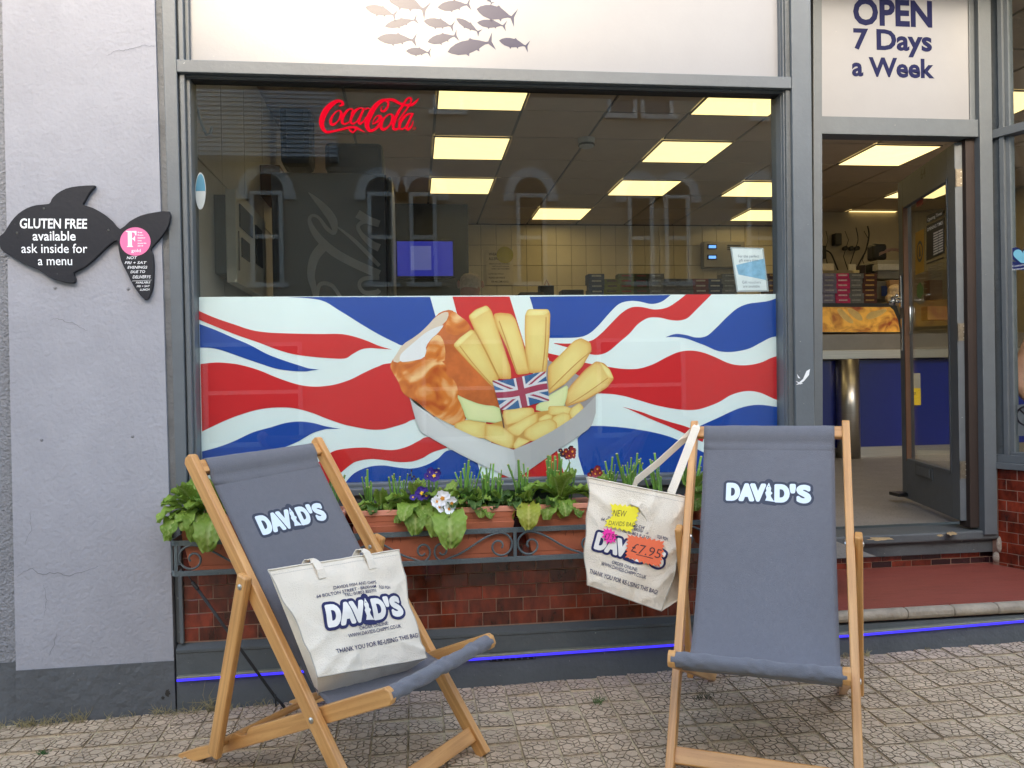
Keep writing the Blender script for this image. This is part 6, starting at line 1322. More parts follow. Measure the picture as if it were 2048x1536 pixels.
# cardboard box, drinks fridge and case
cb = pbox(474, 330, 560, 391, 2.6, .4, 'cardboard_box', M('brown_cardboard', srgb(128, 96, 62), .85, var=.08), None, .004, 'brown cardboard box with a round stamp high on the left inside the shop', 'box')
mb = MB(); cc = at(505, 352, 2.597)
for k in range(24):
    a, b = 2*PI*k/24, 2*PI*(k+1)/24; mb.quad(*[cc+V((r_*math.cos(t), 0, r_*math.sin(t))) for r_, t in ((.055, a), (.055, b), (.047, b), (.047, a))])
build(mb, 'round_stamp', M('stamp_ink', (.05, .04, .03), .8), cb, fix=False)
fr_ = thing('drinks_fridge', (at(660, 600, 2.0).x, 2.1, ZF), 'tall dark grey drinks fridge with pale cursive lettering up its side', 'fridge')
fm_ = M('dark_fridge_panel', srgb(112, 116, 122), .45, var=.05)
a = at(548, 700, 2.0); b = at(770, 347, 2.0)
mb = MB(); mb.box((a.x, 2.0, ZF+.03), (b.x, 2.75, b.z)); build(mb, 'cabinet', fm_, fr_, bevel=.01)
mb = MB(); mb.box((b.x+.004, 2.02, ZF+.1), (b.x+.045, 2.74, b.z-.01)); build(mb, 'door', M('fridge_door_edge', srgb(120, 122, 120), .3, var=.05), fr_, bevel=.02)
mb = MB(); mb.box((b.x-.003, 1.995, ZF+.1), (b.x+.006, 2.0, b.z-.01)); build(mb, 'door_seal', blackrub, fr_)
pale = M('pale_script', srgb(196, 198, 200), .5)
cz_old = cz; cz = lambda x, y: (380+x/2.926, 330+y/2.926)
def stroke2(pts, ws):
    P = spline(pts, 6); n = len(P); m = len(ws)-1; a = []; b_ = []; Y = 1.9945-random.uniform(0, .002)
    for i in range(n):
        t = i/(n-1); k = min(int(t*m), m-1); f = t*m-k; w = (ws[k]*(1-f)+ws[k+1]*f)/2
        p, q = P[max(i-1, 0)], P[min(i+1, n-1)]; dx, dy = q[0]-p[0], q[1]-p[1]; l = math.hypot(dx, dy) or 1
        a.append(at(*cz(P[i][0]-dy/l*w, P[i][1]+dx/l*w), Y)); b_.append(at(*cz(P[i][0]+dy/l*w, P[i][1]-dx/l*w), Y))
    for i in range(n-1): mb.quad(a[i], a[i+1], b_[i+1], b_[i])
mb = MB()
stroke2([(692, 160), (740, 205), (800, 270), (838, 330), (845, 398), (800, 370), (755, 310), (715, 295), (700, 330), (740, 410), (830, 500), (950, 570), (1108, 640)], [2, 30, 50, 50, 20, 24, 16, 16, 22, 40, 50, 48, 50])
stroke2([(862, 362), (960, 440), (1060, 540), (1108, 590)], [8, 22, 24, 20]); stroke2([(980, 285), (1040, 320), (1108, 345)], [50, 46, 40]); stroke2([(1108, 345), (1030, 330), (985, 355), (1000, 400), (1060, 460), (1108, 485)], [10, 26, 22, 24, 40, 46])
stroke2([(790, 465), (730, 540), (708, 640), (725, 720), (740, 790)], [60, 56, 44, 34, 26]); stroke2([(1108, 660), (1020, 665), (990, 700), (1020, 745), (1090, 745), (1108, 730)], [24, 24, 20, 24, 30, 24]); stroke2([(740, 790), (760, 700), (830, 705), (890, 790)], [20, 24, 22, 20])
build(mb, 'side_lettering', pale, fr_, fix=False)
pbox(650, 285, 765, 343, 2.3, .4, 'black_case', M('black_cloth_case', (.012, .012, .014), .7), None, .03, 'black case lying on top of the dark drinks fridge', 'case')
pbox(560, 200, 620, 330, 3.0, .3, 'black_rounded_box', M('matt_black', (.015, .015, .016), .6), None, .05, 'tall rounded black box high on the left inside the shop', 'speaker')  # plain black rounded box standing for a dark oval
mb = MB(); mb.tube([at(387, 190, .2), at(396, 222, .25), at(404, 250, .3), at(413, 270, .3), at(421, 268, .3), at(424, 255, .3)], .006, 8); build(mb, 'white_hook', M('white_tube', srgb(200, 198, 190), .4), None, smooth=True, label='thin white hooked tube hanging inside the top left corner of the window', cat='hook')
sd_ = thing('smoke_detector', atz(1173, 289, ZC_), 'round smoke detector hanging from the shop ceiling', 'smoke detector')
c_ = atz(1173, 289, ZC_-.05); zt2 = ZC_
mb = MB(); mb.tube([(c_.x, c_.y, c_.z-.03), (c_.x, c_.y, c_.z-.018), (c_.x, c_.y, c_.z+.02), (c_.x, c_.y, zt2)], [.04, .062, .07, .075], 16); build(mb, 'detector_body', M('detector_white', srgb(200, 206, 210), .5), sd_)
mb = MB(); mb.tube([(c_.x, c_.y, c_.z-.012), (c_.x, c_.y, c_.z+.004)], .0715, 12); build(mb, 'vent_ring', black, sd_)
# dark partition with television
pt_ = pbox(700, 395, 935, 640, 6.2, .5, 'dark_partition', M('dark_green_grey_panel', srgb(52, 56, 52), .5), None, .004, 'dark partition panel behind the television at the back of the shop', 'partition')
tv = thing('television', at(850, 555, 5.6), 'wall-mounted flat television showing a blue screen', 'television')
pbox(792, 479, 909, 556, 5.6, .05, 'housing', black, tv)
a = at(795, 552, 5.596); b = at(905, 483, 5.596); mb = MB(); mb.box((a.x, 5.594, a.z), (b.x, 5.599, b.z)); build(mb, 'screen', M('blue_screen', (.02, .03, .2), .3, emit=(.022, .03, .36), es=.13), tv)
mb = MB(); a = at(822, 540, 5.592); b = at(862, 492, 5.592); mb.box((a.x, 5.5915, a.z), (b.x, 5.5935, b.z)); build(mb, 'screen_picture', M('screen_pale', (.1, .12, .3), .3, emit=(.10, .12, .4), es=.13), tv)
al = thing('wheat_allergy_poster', at(1000, 568, 7.33), 'cream WHEAT ALLERGY? poster with a yellow disc on the back wall', 'poster')
a = at(973, 570, 7.335); b = at(1026, 500, 7.335); mb = MB(); mb.box((a.x, 7.332, a.z), (b.x, 7.338, b.z)); build(mb, 'paper_sheet', M('cream_paper', srgb(226, 214, 188), .7), al)
dkt = M('dark_ink', (.03, .028, .026), .7)
for tx, x, y, h, w in (('WHEAT', 987, 511, 5.5, 19), ('ALLERGY?', 991, 520, 5.5, 27), ('PRODUCTS ARE AVAILABLE', 999, 529, 2.6, 40), ('THAT DO NOT CONTAIN', 1001, 534, 2.6, 34), ('WHEAT. ASK FOR A MENU', 1001, 539, 2.6, 36), ('GLUTEN FREE OPTIONS', 992, 549, 2.4, 30), ('PLEASE ASK INSIDE', 994, 557, 3.4, 32), ('FOR WELCOME ADVICE', 1000, 565, 3.6, 34)): ptext(tx, x, y, h, w, dkt, al, 7.331, .01, zf=zi, sc_=1)
mb = MB(); c_ = at(1010, 510, 7.330); mb.poly([c_+V((.11*math.cos(t), 0, .11*math.sin(t))) for t in [2*PI*k/24 for k in range(24)]]); build(mb, 'yellow_disc', M('yellow_disc_print', srgb(190, 180, 40), .7), al)
ik = thing('insect_killer', at(1450, 535, 7.2), 'steel electric fly killer with blue tubes glowing on the back wall', 'fly killer')
pbox(1408, 483, 1490, 535, 7.2, .13, 'case', M('bronze_steel', (.30, .27, .22), .35, .8), ik, .01)
for y in (493, 514): pbox(1415, y-5, 1434, y+5, 7.185, .012, 'tube_window', black, ik); pbox(1418, y-2.5, 1432, y+3, 7.178, .006, 'blue_tube', M('uv_tube', (.1, .3, .8), .3, emit=(.12, .35, 1), es=.3), ik, 0)
for y in (491, 495, 499): pbox(1455, y-1, 1482, y+.6, 7.19, .008, 'louvre', black, ik, 0)
# serving counter
YCt = 4.16; cx0, cx1 = 1.45, 6.7
ct = thing('serving_counter', (4.2, YCt, ZF), 'blue fronted serving counter with steel shelf and round steel post', 'counter')
zz = lambda py: at(1750, py, YCt).z
bluem = M('royal_blue_panel', srgb(10, 28, 110), .28, var=.05, coat=.3)
mb = MB(); mb.box((cx0, YCt, zz(893)), (cx1, YCt+.5, zz(720))); build(mb, 'front_panel', bluem, ct)
mb = MB(); mb.box((cx0, YCt+.02, ZF), (cx1, YCt+.5, zz(893)-.001)); build(mb, 'kick_plate', steel, ct)
mb = MB(); mb.box((cx0, YCt-.10, zz(718)), (cx1, YCt+.5, zz(700))); build(mb, 'tray_shelf', steel, ct, bevel=.006)
mb = MB(); mb.box((cx0, YCt-.03, zz(700)+.001), (cx1, YCt+.5, zz(668))); build(mb, 'steel_fascia', M('dull_steel', (.22, .20, .18), .38, .9), ct, bevel=.004)
for px in (1696, ): c_ = at(px, 800, YCt-.05); mb = MB(); mb.cyl((c_.x, c_.y, ZF), (c_.x, c_.y, zz(718)-.001), .105, n=28); build(mb, 'round_post', steel, ct, smooth=True)
for px in (1600, 1985): c_ = at(px, 800, YCt-.02); mb = MB(); mb.box((c_.x-.02, c_.y, zz(893)), (c_.x+.02, c_.y+.02, zz(720))); build(mb, 'joint_strip', steel, ct)
hc = thing('hot_cabinet', (3.6, YCt, zz(668)), 'curved-end hot food cabinet on the counter printed with a picture of fish and chips', 'food cabinet')
P = [(1300, 666), (1300, 606), (1786, 606), (1794, 612), (1803, 640), (1810, 666)]
mb = MB(); mb.prism([at(x, y, YCt) for x, y in P], (0, .45, 0)); build(mb, 'cabinet_case', black, hc, bevel=.004)
foodm = bpy.data.materials.new('glowing_food_print'); foodm.use_nodes = True; t = foodm.node_tree; N = t.nodes; L = t.links; b = N['Principled BSDF']
g = N.new('ShaderNodeNewGeometry'); nz = N.new('ShaderNodeTexNoise'); nz.inputs['Scale'].default_value = 7; nz.inputs['Detail'].default_value = 3; nz.inputs['Distortion'].default_value = 1; cr = N.new('ShaderNodeValToRGB')
cr.color_ramp.elements[0].color = (*srgb(150, 60, 20), 1); cr.color_ramp.elements[0].position = .3; cr.color_ramp.elements[1].color = (*srgb(250, 190, 80), 1); cr.color_ramp.elements[1].position = .6
L.new(g.outputs['Position'], nz.inputs[0]); L.new(nz.outputs[0], cr.inputs[0]); L.new(cr.outputs[0], b.inputs['Base Color']); b.inputs['Roughness'].default_value = .35
L.new(cr.outputs[0], b.inputs['Emission Color']); b.inputs['Emission Strength'].default_value = .03  # printed picture given a faint glow of its own to brighten it
mb = MB(); mb.poly([at(x, y, YCt-.003) for x, y in ((1302, 664), (1302, 614), (1780, 614), (1787, 620), (1796, 640), (1800, 664))]); build(mb, 'printed_picture', foodm, hc)
for P in ([(1672, 617), (1682, 616), (1692, 626), (1707, 642), (1706, 648), (1694, 644), (1680, 632)], [(1692, 617), (1702, 616), (1714, 622), (1724, 632), (1726, 642), (1714, 640), (1702, 630)], [(1738, 624), (1752, 622), (1770, 616), (1776, 620), (1760, 632), (1740, 640), (1730, 636)]):
    mb = MB(); mb.poly([at(x, y, YCt-.0055) for x, y in chaik(P)]); build(mb, 'printed_chip', M('chip_print', srgb(240, 206, 130), .4, var=.1, vs=30), hc)
cs = thing('wet_floor_sign', at(1810, 811, YCt), 'white and yellow caution notice on the blue counter front beside the door leaf', 'sign')
mb = MB(); mb.box((at(1800, 0, YCt-.01).x, YCt-.012, zz(812)), (at(1828, 0, YCt-.01).x, YCt-.008, zz(778))); build(mb, 'yellow_half', M('caution_yellow', srgb(214, 186, 30), .5), cs)
mb = MB(); mb.box((at(1800, 0, YCt-.01).x, YCt-.012, zz(778)+.0005), (at(1828, 0, YCt-.01).x, YCt-.008, zz(748))); build(mb, 'white_half', M('notice_white', srgb(150, 150, 146), .5), cs)
ptext('Caution', 1818, 790, 8, 28, dkt, cs, YCt-.0135, .012, zf=zi, sc_=1); ptext('Floor may be', 1816, 799, 4, 26, dkt, cs, YCt-.0135, .012, zf=zi, sc_=1)
mb = MB(); mb.poly([at(x, y, YCt-.0135) for x, y in ((1814, 753), (1826, 774), (1803, 774))]); build(mb, 'warning_triangle', dkt, cs)
# stacks of snack cartons on the cabinet
cart = {}
def carton_mesh(c1, c2, key):
    if key in cart: return cart[key]
    mb = MB(); mb.box((-.076, -.05, 0), (.076, .08, .047)); m1 = M('carton_'+key, c1, .5, var=.25, vs=30, island=.15); m2 = M('carton_label_'+key, c2, .5, var=.3, vs=50)
    mb.cur = 1; mb.box((-.045, -.0508, .022), (.045, -.0502, .036)); cart[key] = mesh(mb, 'snack_carton', [m1, m2]); return cart[key]
cols = dict(blue=(srgb(70, 84, 110), srgb(190, 190, 186)), olive=(srgb(120, 122, 50), srgb(90, 70, 60)), lime=(srgb(110, 116, 60), srgb(150, 60, 40)), green=(srgb(66, 70, 44), srgb(120, 60, 50)), grey=(srgb(110, 112, 116), srgb(150, 150, 150)), plain=(srgb(96, 98, 104), srgb(120, 120, 124)), red=(srgb(110, 40, 42), srgb(190, 180, 170)), navy=(srgb(50, 58, 84), srgb(180, 176, 170)), pink=(srgb(206, 40, 110), srgb(230, 200, 210)), lilac=(srgb(120, 118, 150), srgb(160, 160, 170)), brown=(srgb(80, 36, 26), srgb(190, 150, 80)))
ztop = at(1600, 606, YCt).z+.002
for px, key, n in ((1192, 'blue', 6), (1222, 'olive', 5), (1251, 'lime', 6), (1281, 'green', 6), (1311, 'grey', 6), (1340, 'plain', 5), (1370, 'plain', 5), (1399, 'red', 5), (1428, 'navy', 5), (1457, 'grey', 6), (1545, 'brown', 6), (1574, 'lilac', 6), (1655, 'lilac', 6), (1682, 'pink', 6), (1709, 'grey', 6), (1736, 'brown', 6)):
    cm = carton_mesh(*cols[key], key); x = at(px, 580, YCt+.1).x
    for k in range(n):
        o = meshobj(cm, 'snack_carton', (x+random.uniform(-.004, .004), YCt+.12+random.uniform(-.008, .004), ztop+.0485*k), None, (0, 0, random.gauss(0, .03)))
        side = {1192: 'far left stack', 1545: 'stack at the right window edge', 1574: 'stack behind the door post', 1655: 'left doorway stack', 1682: 'pink stack in the doorway', 1709: 'stack right of the pink one', 1736: 'right-hand doorway stack'}.get(px, 'stack %s in the window row' % ('second third fourth fifth sixth seventh eighth ninth tenth'.split()[[1222, 1251, 1281, 1311, 1340, 1370, 1399, 1428, 1457].index(px)] if px in (1222, 1251, 1281, 1311, 1340, 1370, 1399, 1428, 1457) else ''))
        pos = 'bottom carton' if k == 0 else 'top carton' if k == n-1 else ['', 'second carton up', 'third carton up', 'fourth carton up', 'fifth carton up'][k]
        tag(o, '%s snack carton, %s of the %s' % (key, pos, side), 'carton', 'snack cartons stacked on the counter')
tzb = carton_mesh(*cols['pink'], 'pink')
# bits behind the counter in the doorway
pbox(1755, 520, 1820, 558, YCt+.3, .3, 'microwave', M('dull_white_case', srgb(150, 146, 136), .5), None, .01, 'off-white appliance behind the counter, seen left of the door leaf', 'appliance')
pbox(1750, 562, 1800, 600, YCt+.2, .3, 'till_machine', M('till_grey', srgb(110, 108, 104), .5), None, .01, 'grey till with a small blue notice at the right end of the counter', 'till')
mb = MB(); mb.box(at(1763, 592, YCt+.195)-V((0, .002, 0)), at(1774, 572, YCt+.195)+V((0, .002, 0))); build(mb, 'blue_notice', M('notice_blue', srgb(40, 70, 150), .5), bpy.data.objects['till_machine'])
pbox(1748, 486, 1775, 520, YCt+.6, .15, 'kettle', black, None, .03, 'small black appliance on a shelf behind the counter', 'appliance')
mb = MB()
for k in range(9): p = at(1795+random.uniform(-14, 14), 588+random.uniform(-16, 14), YCt+.06); mb.ball(p, .06, .05, .055, 10, 8)
o = build(mb, 'clear_bag_of_rolls', M('crumpled_plastic', srgb(236, 206, 168), .3, var=.2, vs=25, bump=3, bs=30), None, smooth=True, label='crumpled clear plastic bag of bread rolls at the end of the counter', cat='bag')
mb = MB(); mb.sheet(lambda s, t: at(1758+58*s, 512-10*math.sin(s*PI)-6*t, YCt+.45-.05*t)+V((0, 0, .012*noise.noise(V((s*9, t*6, 2))))), 16, 5); build(mb, 'paper_wraps', M('pink_paper', srgb(170, 140, 130), .8, var=.2, vs=40), None, label='loose stack of wrapping paper on top of the off-white appliance', cat='paper', fix=False)
cab = M('black_cable', (.01, .01, .01), .5)
for k, (pts, lab) in enumerate((([(1735, 452), (1738, 470), (1732, 500), (1722, 520), (1712, 540)], 'black cable running down the wall behind the doorway, the right one'), ([(1712, 455), (1716, 480), (1708, 505), (1700, 530)], 'thin black cable looping down behind the doorway, the middle one'), ([(1648, 500), (1660, 505), (1668, 520), (1676, 540)], 'thick black cable from the socket above the pink cartons'))):
    mb = MB(); mb.tube([at(x, y, 6.3) for x, y in spline(pts, 4)], .010 if k != 1 else .006, 6); build(mb, 'wall_cable', cab, None, smooth=True, label=lab, cat='cable')
pbox(1643, 491, 1653, 517, 6.2, .12, 'black_plug', black, None, .01, 'bulky black plug at the left edge of the doorway view', 'plug'); pbox(1671, 466, 1684, 490, 6.3, .1, 'socket_box', M('socket_black', (.02, .02, .02), .5), None, .01, 'black socket box hanging on the wall behind the doorway', 'socket')
for px in (1692, 1704, 1716):
    mb = MB(); c_ = at(px, 496, 6.3); mb.cyl(c_, c_+V((0, .05, 0)), .028, n=14); build(mb, 'round_wall_fitting', cab, None, label={1692: 'left', 1704: 'middle', 1716: 'right'}[px]+' one of three black round knobs in a row on the wall behind the doorway', cat='knob', group='three black knobs')
eb = thing('black_gift_bag', at(1093, 590, 5.2), 'small black gift bag with wooden handle on the window side of the back counter', 'bag')
pbox(1078, 571, 1108, 600, 5.2, .08, 'bag_body', black, eb)
mb = MB(); mb.tube([at(1089, 571, 5.2), at(1093, 560, 5.2), at(1098, 571, 5.2)], .008, 6); build(mb, 'handle', wood, eb)
pbox(1124, 579, 1168, 596, 5.0, .2, 'card_reader', black, None, .01, 'flat black box on the counter left of the first carton stack', 'box')
pbox(1040, 584, 1088, 600, 5.0, .2, 'dark_tray', M('brown_tray', (.09, .07, .05), .6, var=.3, vs=30), None, .01, 'low brown tray just above the banner left of the black gift bag', 'tray')

for px0, py0, px1, py1, Y, nm, col, lab in ((1644, 527, 1668, 541, 4.5, 'price_card', (214, 206, 186), 'cream price card behind the left doorway carton stack'), (1698, 528, 1712, 541, 4.5, 'price_card', (206, 200, 184), 'small cream price card behind the grey doorway carton stack'), (1707, 540, 1719, 546, 4.45, 'paper_note', (220, 210, 170), 'tiny pale note on top of the cartons in the doorway'),
        (1798, 446, 1814, 482, 5.2, 'wall_notice', (200, 180, 140), 'tan paper notice on the wall left of the open door leaf'), (1756, 528, 1800, 540, 4.4, 'foil_tray', (190, 188, 182), 'stack of pale foil trays on the off-white appliance'), (1780, 560, 1800, 574, 4.3, 'paper_bag', (190, 150, 110), 'brown paper bag beside the till'), (1722, 530, 1731, 548, 4.5, 'sauce_bottle', (40, 24, 20), 'dark sauce bottle behind the brown doorway cartons'), (1742, 528, 1748, 545, 4.5, 'sauce_bottle', (20, 20, 24), 'thin black bottle at the right end of the doorway cartons'),
        (1860, 560, 1885, 600, 4.4, 'counter_box', (120, 92, 64), 'brown box on the counter seen through the door glass'), (1855, 612, 1895, 640, 4.2, 'counter_box', (150, 110, 70), 'wide tan box on the counter seen through the door glass')):
    pbox(px0, py0, px1, py1, Y, .02 if 'card' in nm or 'not' in nm else .1, nm, M(nm+'_%d' % px0, srgb(*col), .6, var=.12, vs=30), None, .003, lab, nm.replace('_', ' '))
for k, (px, lab) in enumerate(((1652, 'left'), (1690, 'middle'), (1728, 'right'))):
    mb = MB(); mb.tube([at(px, 462, 6.3), at(px+4+k*3, 480, 6.3), at(px-3, 505+k*8, 6.3), at(px+6, 540, 6.3)], .005, 5); build(mb, 'thin_wire', cab, None, smooth=True, label='thin wire hanging down the wall behind the cartons, the %s of three' % lab, cat='wire')
# ---------------------------------------------------------------- open door leaf
Yh = .64; hx = at(1937, 700, Yh).x-.005; Pf = at(1817, 700, 1.48)
Hh = V((hx, Yh, 0)); Ff = V((Pf.x, Pf.y, 0)); DD = (Ff-Hh).normalized(); LD = (Ff-Hh).length; DN = V((-DD.y, DD.x, 0)); DN = DN if DN.x < 0 else -DN
zb_d, zt_d = at(1930, 1042, Yh).z, at(1925, 284, Yh).z
dr = thing('open_shop_door', Hh+V((0, 0, zb_d)), 'grey glazed shop door standing open inwards, with stickers on its glass and chrome handle', 'door')
TD = .048
def dbox(d0, d1, z0, z1, o0, o1, name, mat=grey, bev=.002, par=None):
    global mb
    mb = MB(); q = []
    for z in (z0, z1): q += [Hh+DD*d0+DN*o0+V((0, 0, z)), Hh+DD*d1+DN*o0+V((0, 0, z)), Hh+DD*d1+DN*o1+V((0, 0, z)), Hh+DD*d0+DN*o1+V((0, 0, z))]
    mb.hexa(q); return build(mb, name, mat, par or dr, bevel=bev)
gd0, gd1 = .10, LD-.085; gz0, gz1 = at(1900, 940, Yh+.1).z-.02, zt_d-.16
dbox(0, gd0, zb_d, zt_d, 0, TD, 'hinge_stile'); dbox(gd1, LD, zb_d, zt_d, 0, TD, 'lock_stile'); dbox(gd0, gd1, zb_d, gz0, 0, TD, 'bottom_rail'); dbox(gd0, gd1, gz1, zt_d, 0, TD, 'top_rail')
dbox(gd0, gd1, gz0, gz1, .018, .024, 'pane', glass, 0)
for a, b, c1, d1 in ((gd0, gd0+.014, gz0, gz1), (gd1-.014, gd1, gz0, gz1)): dbox(a, b, c1, d1, .024, TD+.004, 'glazing_bead', M('brown_bead', srgb(120, 84, 60), .6) if a > .5 else greydk)
dbox(gd0+.014, gd1-.014, gz0, gz0+.014, .024, TD+.004, 'glazing_bead'); dbox(gd0+.014, gd1-.014, gz1-.014, gz1, .024, TD+.004, 'glazing_bead')
zm = zb_d+.16
lp = dbox(LD*.42, LD*.72, zm, zm+.075, TD, TD+.006, 'letterbox_plate', greydk); dbox(LD*.45, LD*.69, zm+.012, zm+.062, TD+.006, TD+.010, 'letter_flap', grey, par=lp)
for py in (355, 664, 940):
    z = at(1925, py, Yh).z; mb = MB(); a = Hh+DN*.004+V((0, 0, z-.045))-DD*.0012; mb.quad(a, a+DN*.034, a+DN*.034+V((0, 0, .09)), a+V((0, 0, .09))); h_ = build(mb, 'hinge', M('tarnished_brass', (.20, .17, .13), .5, .7, var=.3, vs=60), dr, fix=False)
    mb = MB(); mb.cyl(Hh+DN*.044-DD*.004+V((0, 0, z-.045)), Hh+DN*.044-DD*.004+V((0, 0, z+.045)), .005); build(mb, 'hinge_pin', MATS['tarnished_brass'], h_)
    mb = MB()
    for q in (-.03, 0, .03): p = Hh+DN*.018+V((0, 0, z+q))-DD*.0016; mb.cyl(p, p-DD*.001, .003, n=8)
    build(mb, 'hinge_screw', steel, h_)
zl = at(1815, 584, 1.48).z
hd = dbox(LD-.060, LD-.025, zl-.10, zl+.10, TD, TD+.012, 'handle_plate', chrome, .005)
mb = MB(); p = Hh+DD*(LD-.045)+DN*(TD+.012)+V((0, 0, zl-.04)); mb.tube([p, p+DN*.05, p+DN*.055-DD*.02, p+DN*.055-DD*.12+V((0, 0, .005))], .009, 8); build(mb, 'lever', chrome, hd, smooth=True)
mb = MB(); p = Hh+DD*(LD-.045)+DN*(TD+.012)+V((0, 0, zl-.06)); mb.ball(p+DN*.045, .024, .024, .024); mb.cyl(p, p+DN*.04, .010); build(mb, 'knob', chrome, hd, smooth=True)
z2 = at(1815, 670, 1.48).z
dbox(LD-.055, LD-.03, z2-.10, z2+.10, TD, TD+.006, 'lock_plate', chrome, .002)
mb = MB(); p = Hh+DD*(LD-.11)+DN*(.03)+V((0, 0, z2)); mb.tube([p-DD*-.05, p, p-DD*.02+V((0, 0, .02)), p-DD*.02+V((0, 0, .16)), p-DD*.01+V((0, 0, .17))], .005, 6); build(mb, 'wire_handle', chrome, dr, smooth=True)
c_ = Hh+DD*(LD*.5)+DN*(TD+.0012)+V((0, 0, zt_d-.075)); lettering('door_number', '64', planar(c_, -DD if DD.cross(V((0, 0, 1))).dot(DN) < 0 else DD, (0, 0, 1), .0005), .055, black, dr, bold=.01)
PG = Hh+DN*.0265
def onD(px, py, o=0.0): return atp(px, py, PG+DN*o, DN)
def sticker(P, col, o=0.0, name='sticker', rough=.5): 
    global mb
    mb = MB(); mb.prism([onD(x, y, o) for x, y in P], DN*.0006); return build(mb, name, M('st_%d_%d_%d' % tuple(int(c*99) for c in col), col, rough, var=.08, vs=60), dr)
k9 = srgb
for P, col in (([(1833, 397), (1846, 391), (1846, 408), (1833, 415)], k9(150, 40, 40)), ([(1891, 363), (1906, 354), (1906, 368), (1891, 377)], k9(150, 40, 40)), ([(1893, 379), (1906, 371), (1905, 394), (1894, 402)], k9(190, 178, 150)), ([(1853, 432), (1886, 416), (1886, 431), (1853, 447)], k9(20, 18, 18)),
               ([(1853, 452), (1888, 435), (1888, 506), (1853, 522)], k9(24, 22, 22)), ([(1892, 418), (1908, 409), (1908, 455), (1892, 463)], k9(150, 140, 112)), ([(1893, 465), (1908, 458), (1908, 478), (1893, 484)], k9(60, 110, 60)), ([(1893, 485), (1908, 479), (1908, 496), (1893, 501)], k9(70, 110, 150)),
               ([(1894, 505), (1908, 499), (1908, 527), (1895, 531)], k9(36, 66, 120)), ([(1896, 533), (1908, 529), (1908, 552), (1897, 555)], k9(190, 190, 186)), ([(1831, 466), (1848, 457), (1848, 543), (1831, 550)], k9(166, 124, 34)), ([(1834, 572), (1840, 564), (1846, 575), (1846, 588), (1840, 598), (1834, 592)], k9(80, 110, 50)), ([(1853, 526), (1887, 514), (1887, 517), (1853, 529)], k9(30, 28, 28))): sticker(P, col)
for xa, xb in ((1867, 1876), (1877, 1886)):
    for r_ in range(9):
        y = 466+r_*5.2-(xa-1867)*.47; sticker([(xa, y), (xb, y-4), (xb, y-.8), (xa, y+3.2)], k9(200, 196, 190), .001, 'hours_line')
for r_ in range(7): y = 534+r_*4; sticker([(1857, y), (1885, y-8), (1885, y-7), (1857, y+1.2)], k9(120, 112, 96), .0, 'print_line')
mb = MB(); q0 = onD(1839.5, 503, .001)
for k in range(20):
    a, b = 2*PI*k/20, 2*PI*(k+1)/20; f_ = lambda t, r_: q0+DD*(r_*math.cos(t))+V((0, 0, r_*1.25*math.sin(t))); mb.quad(f_(a, .05), f_(b, .05), f_(b, .036), f_(a, .036))
mb.quad(q0+DD*.006+V((0, 0, .03)), q0-DD*.006+V((0, 0, .03)), q0-DD*.018-V((0, 0, .03)), q0+DD*.018-V((0, 0, .03))); build(mb, 'emblem', black, dr, fix=False)
aa = onD(1853, 464, .001); bb = onD(1888, 447, .001)
rr = (bb-aa).normalized()
lettering('letters', 'OPENING TIMES', planar((aa+bb)/2, rr, (0, 0, 1), .0005), .018, white, dr, (bb-aa).length*.9, bold=.01)
aa = onD(1854, 444, .001); bb = onD(1885, 428, .001); lettering('letters', 'Opening Times', planar((aa+bb)/2, (bb-aa).normalized(), (0, 0, 1), .0005), .018, white, dr, (bb-aa).length*.9, bold=.008)
pbox(1797, 986, 1830, 994, 1.4, .1, 'door_wedge', black, None, .003, 'small black wedge on the floor at the free end of the open door', 'door wedge')

# ---------------------------------------------------------------- people inside
def person(name, label, joints, edges, rad, zsplit, cloth, skin, hair=None, extra=None):
    me = bpy.data.meshes.new('person_body'); me.from_pydata([V(j) for j in joints], edges, [])
    o = bpy.data.objects.new('person_body', me); COL.objects.link(o)
    root = thing(name, (joints[0][0], joints[0][1], ZF), label, 'person'); o.parent = root; o.location = -root.location
    md = o.modifiers.new('skin', 'SKIN'); o.modifiers.new('sub', 'SUBSURF').render_levels = 2; o.modifiers['sub'].levels = 2
    sk = me.skin_vertices[0] if me.skin_vertices else None
    if sk is None:
        bpy.context.view_layer.objects.active = o; 
    for k, r_ in enumerate(rad): me.skin_vertices[0].data[k].radius = (r_, r_) if not isinstance(r_, tuple) else r_
    me.skin_vertices[0].data[0].use_root = True
    bpy.context.view_layer.update(); dg = bpy.context.evaluated_depsgraph_get(); me2 = bpy.data.meshes.new_from_object(o.evaluated_get(dg)); o.modifiers.clear(); o.data = me2; bpy.data.meshes.remove(me)
    me2.materials.clear(); me2.materials.append(cloth); me2.materials.append(skin); me2.materials.append(hair or skin)
    for p in me2.polygons:
        p.use_smooth = True; c = p.center; p.material_index = zsplit(c)
    return root, o
skinm = M('skin', srgb(210, 156, 128), .55, var=.08, vs=30); dkc = M('dark_jacket', srgb(34, 34, 38), .9, var=.3, vs=20, bump=1, bs=60); hairm = M('cropped_grey_hair', srgb(226, 202, 168), .8, var=.2, vs=60, bump=1, bs=200)
X0_, Y0_ = .365, 2.05; F0 = ZF
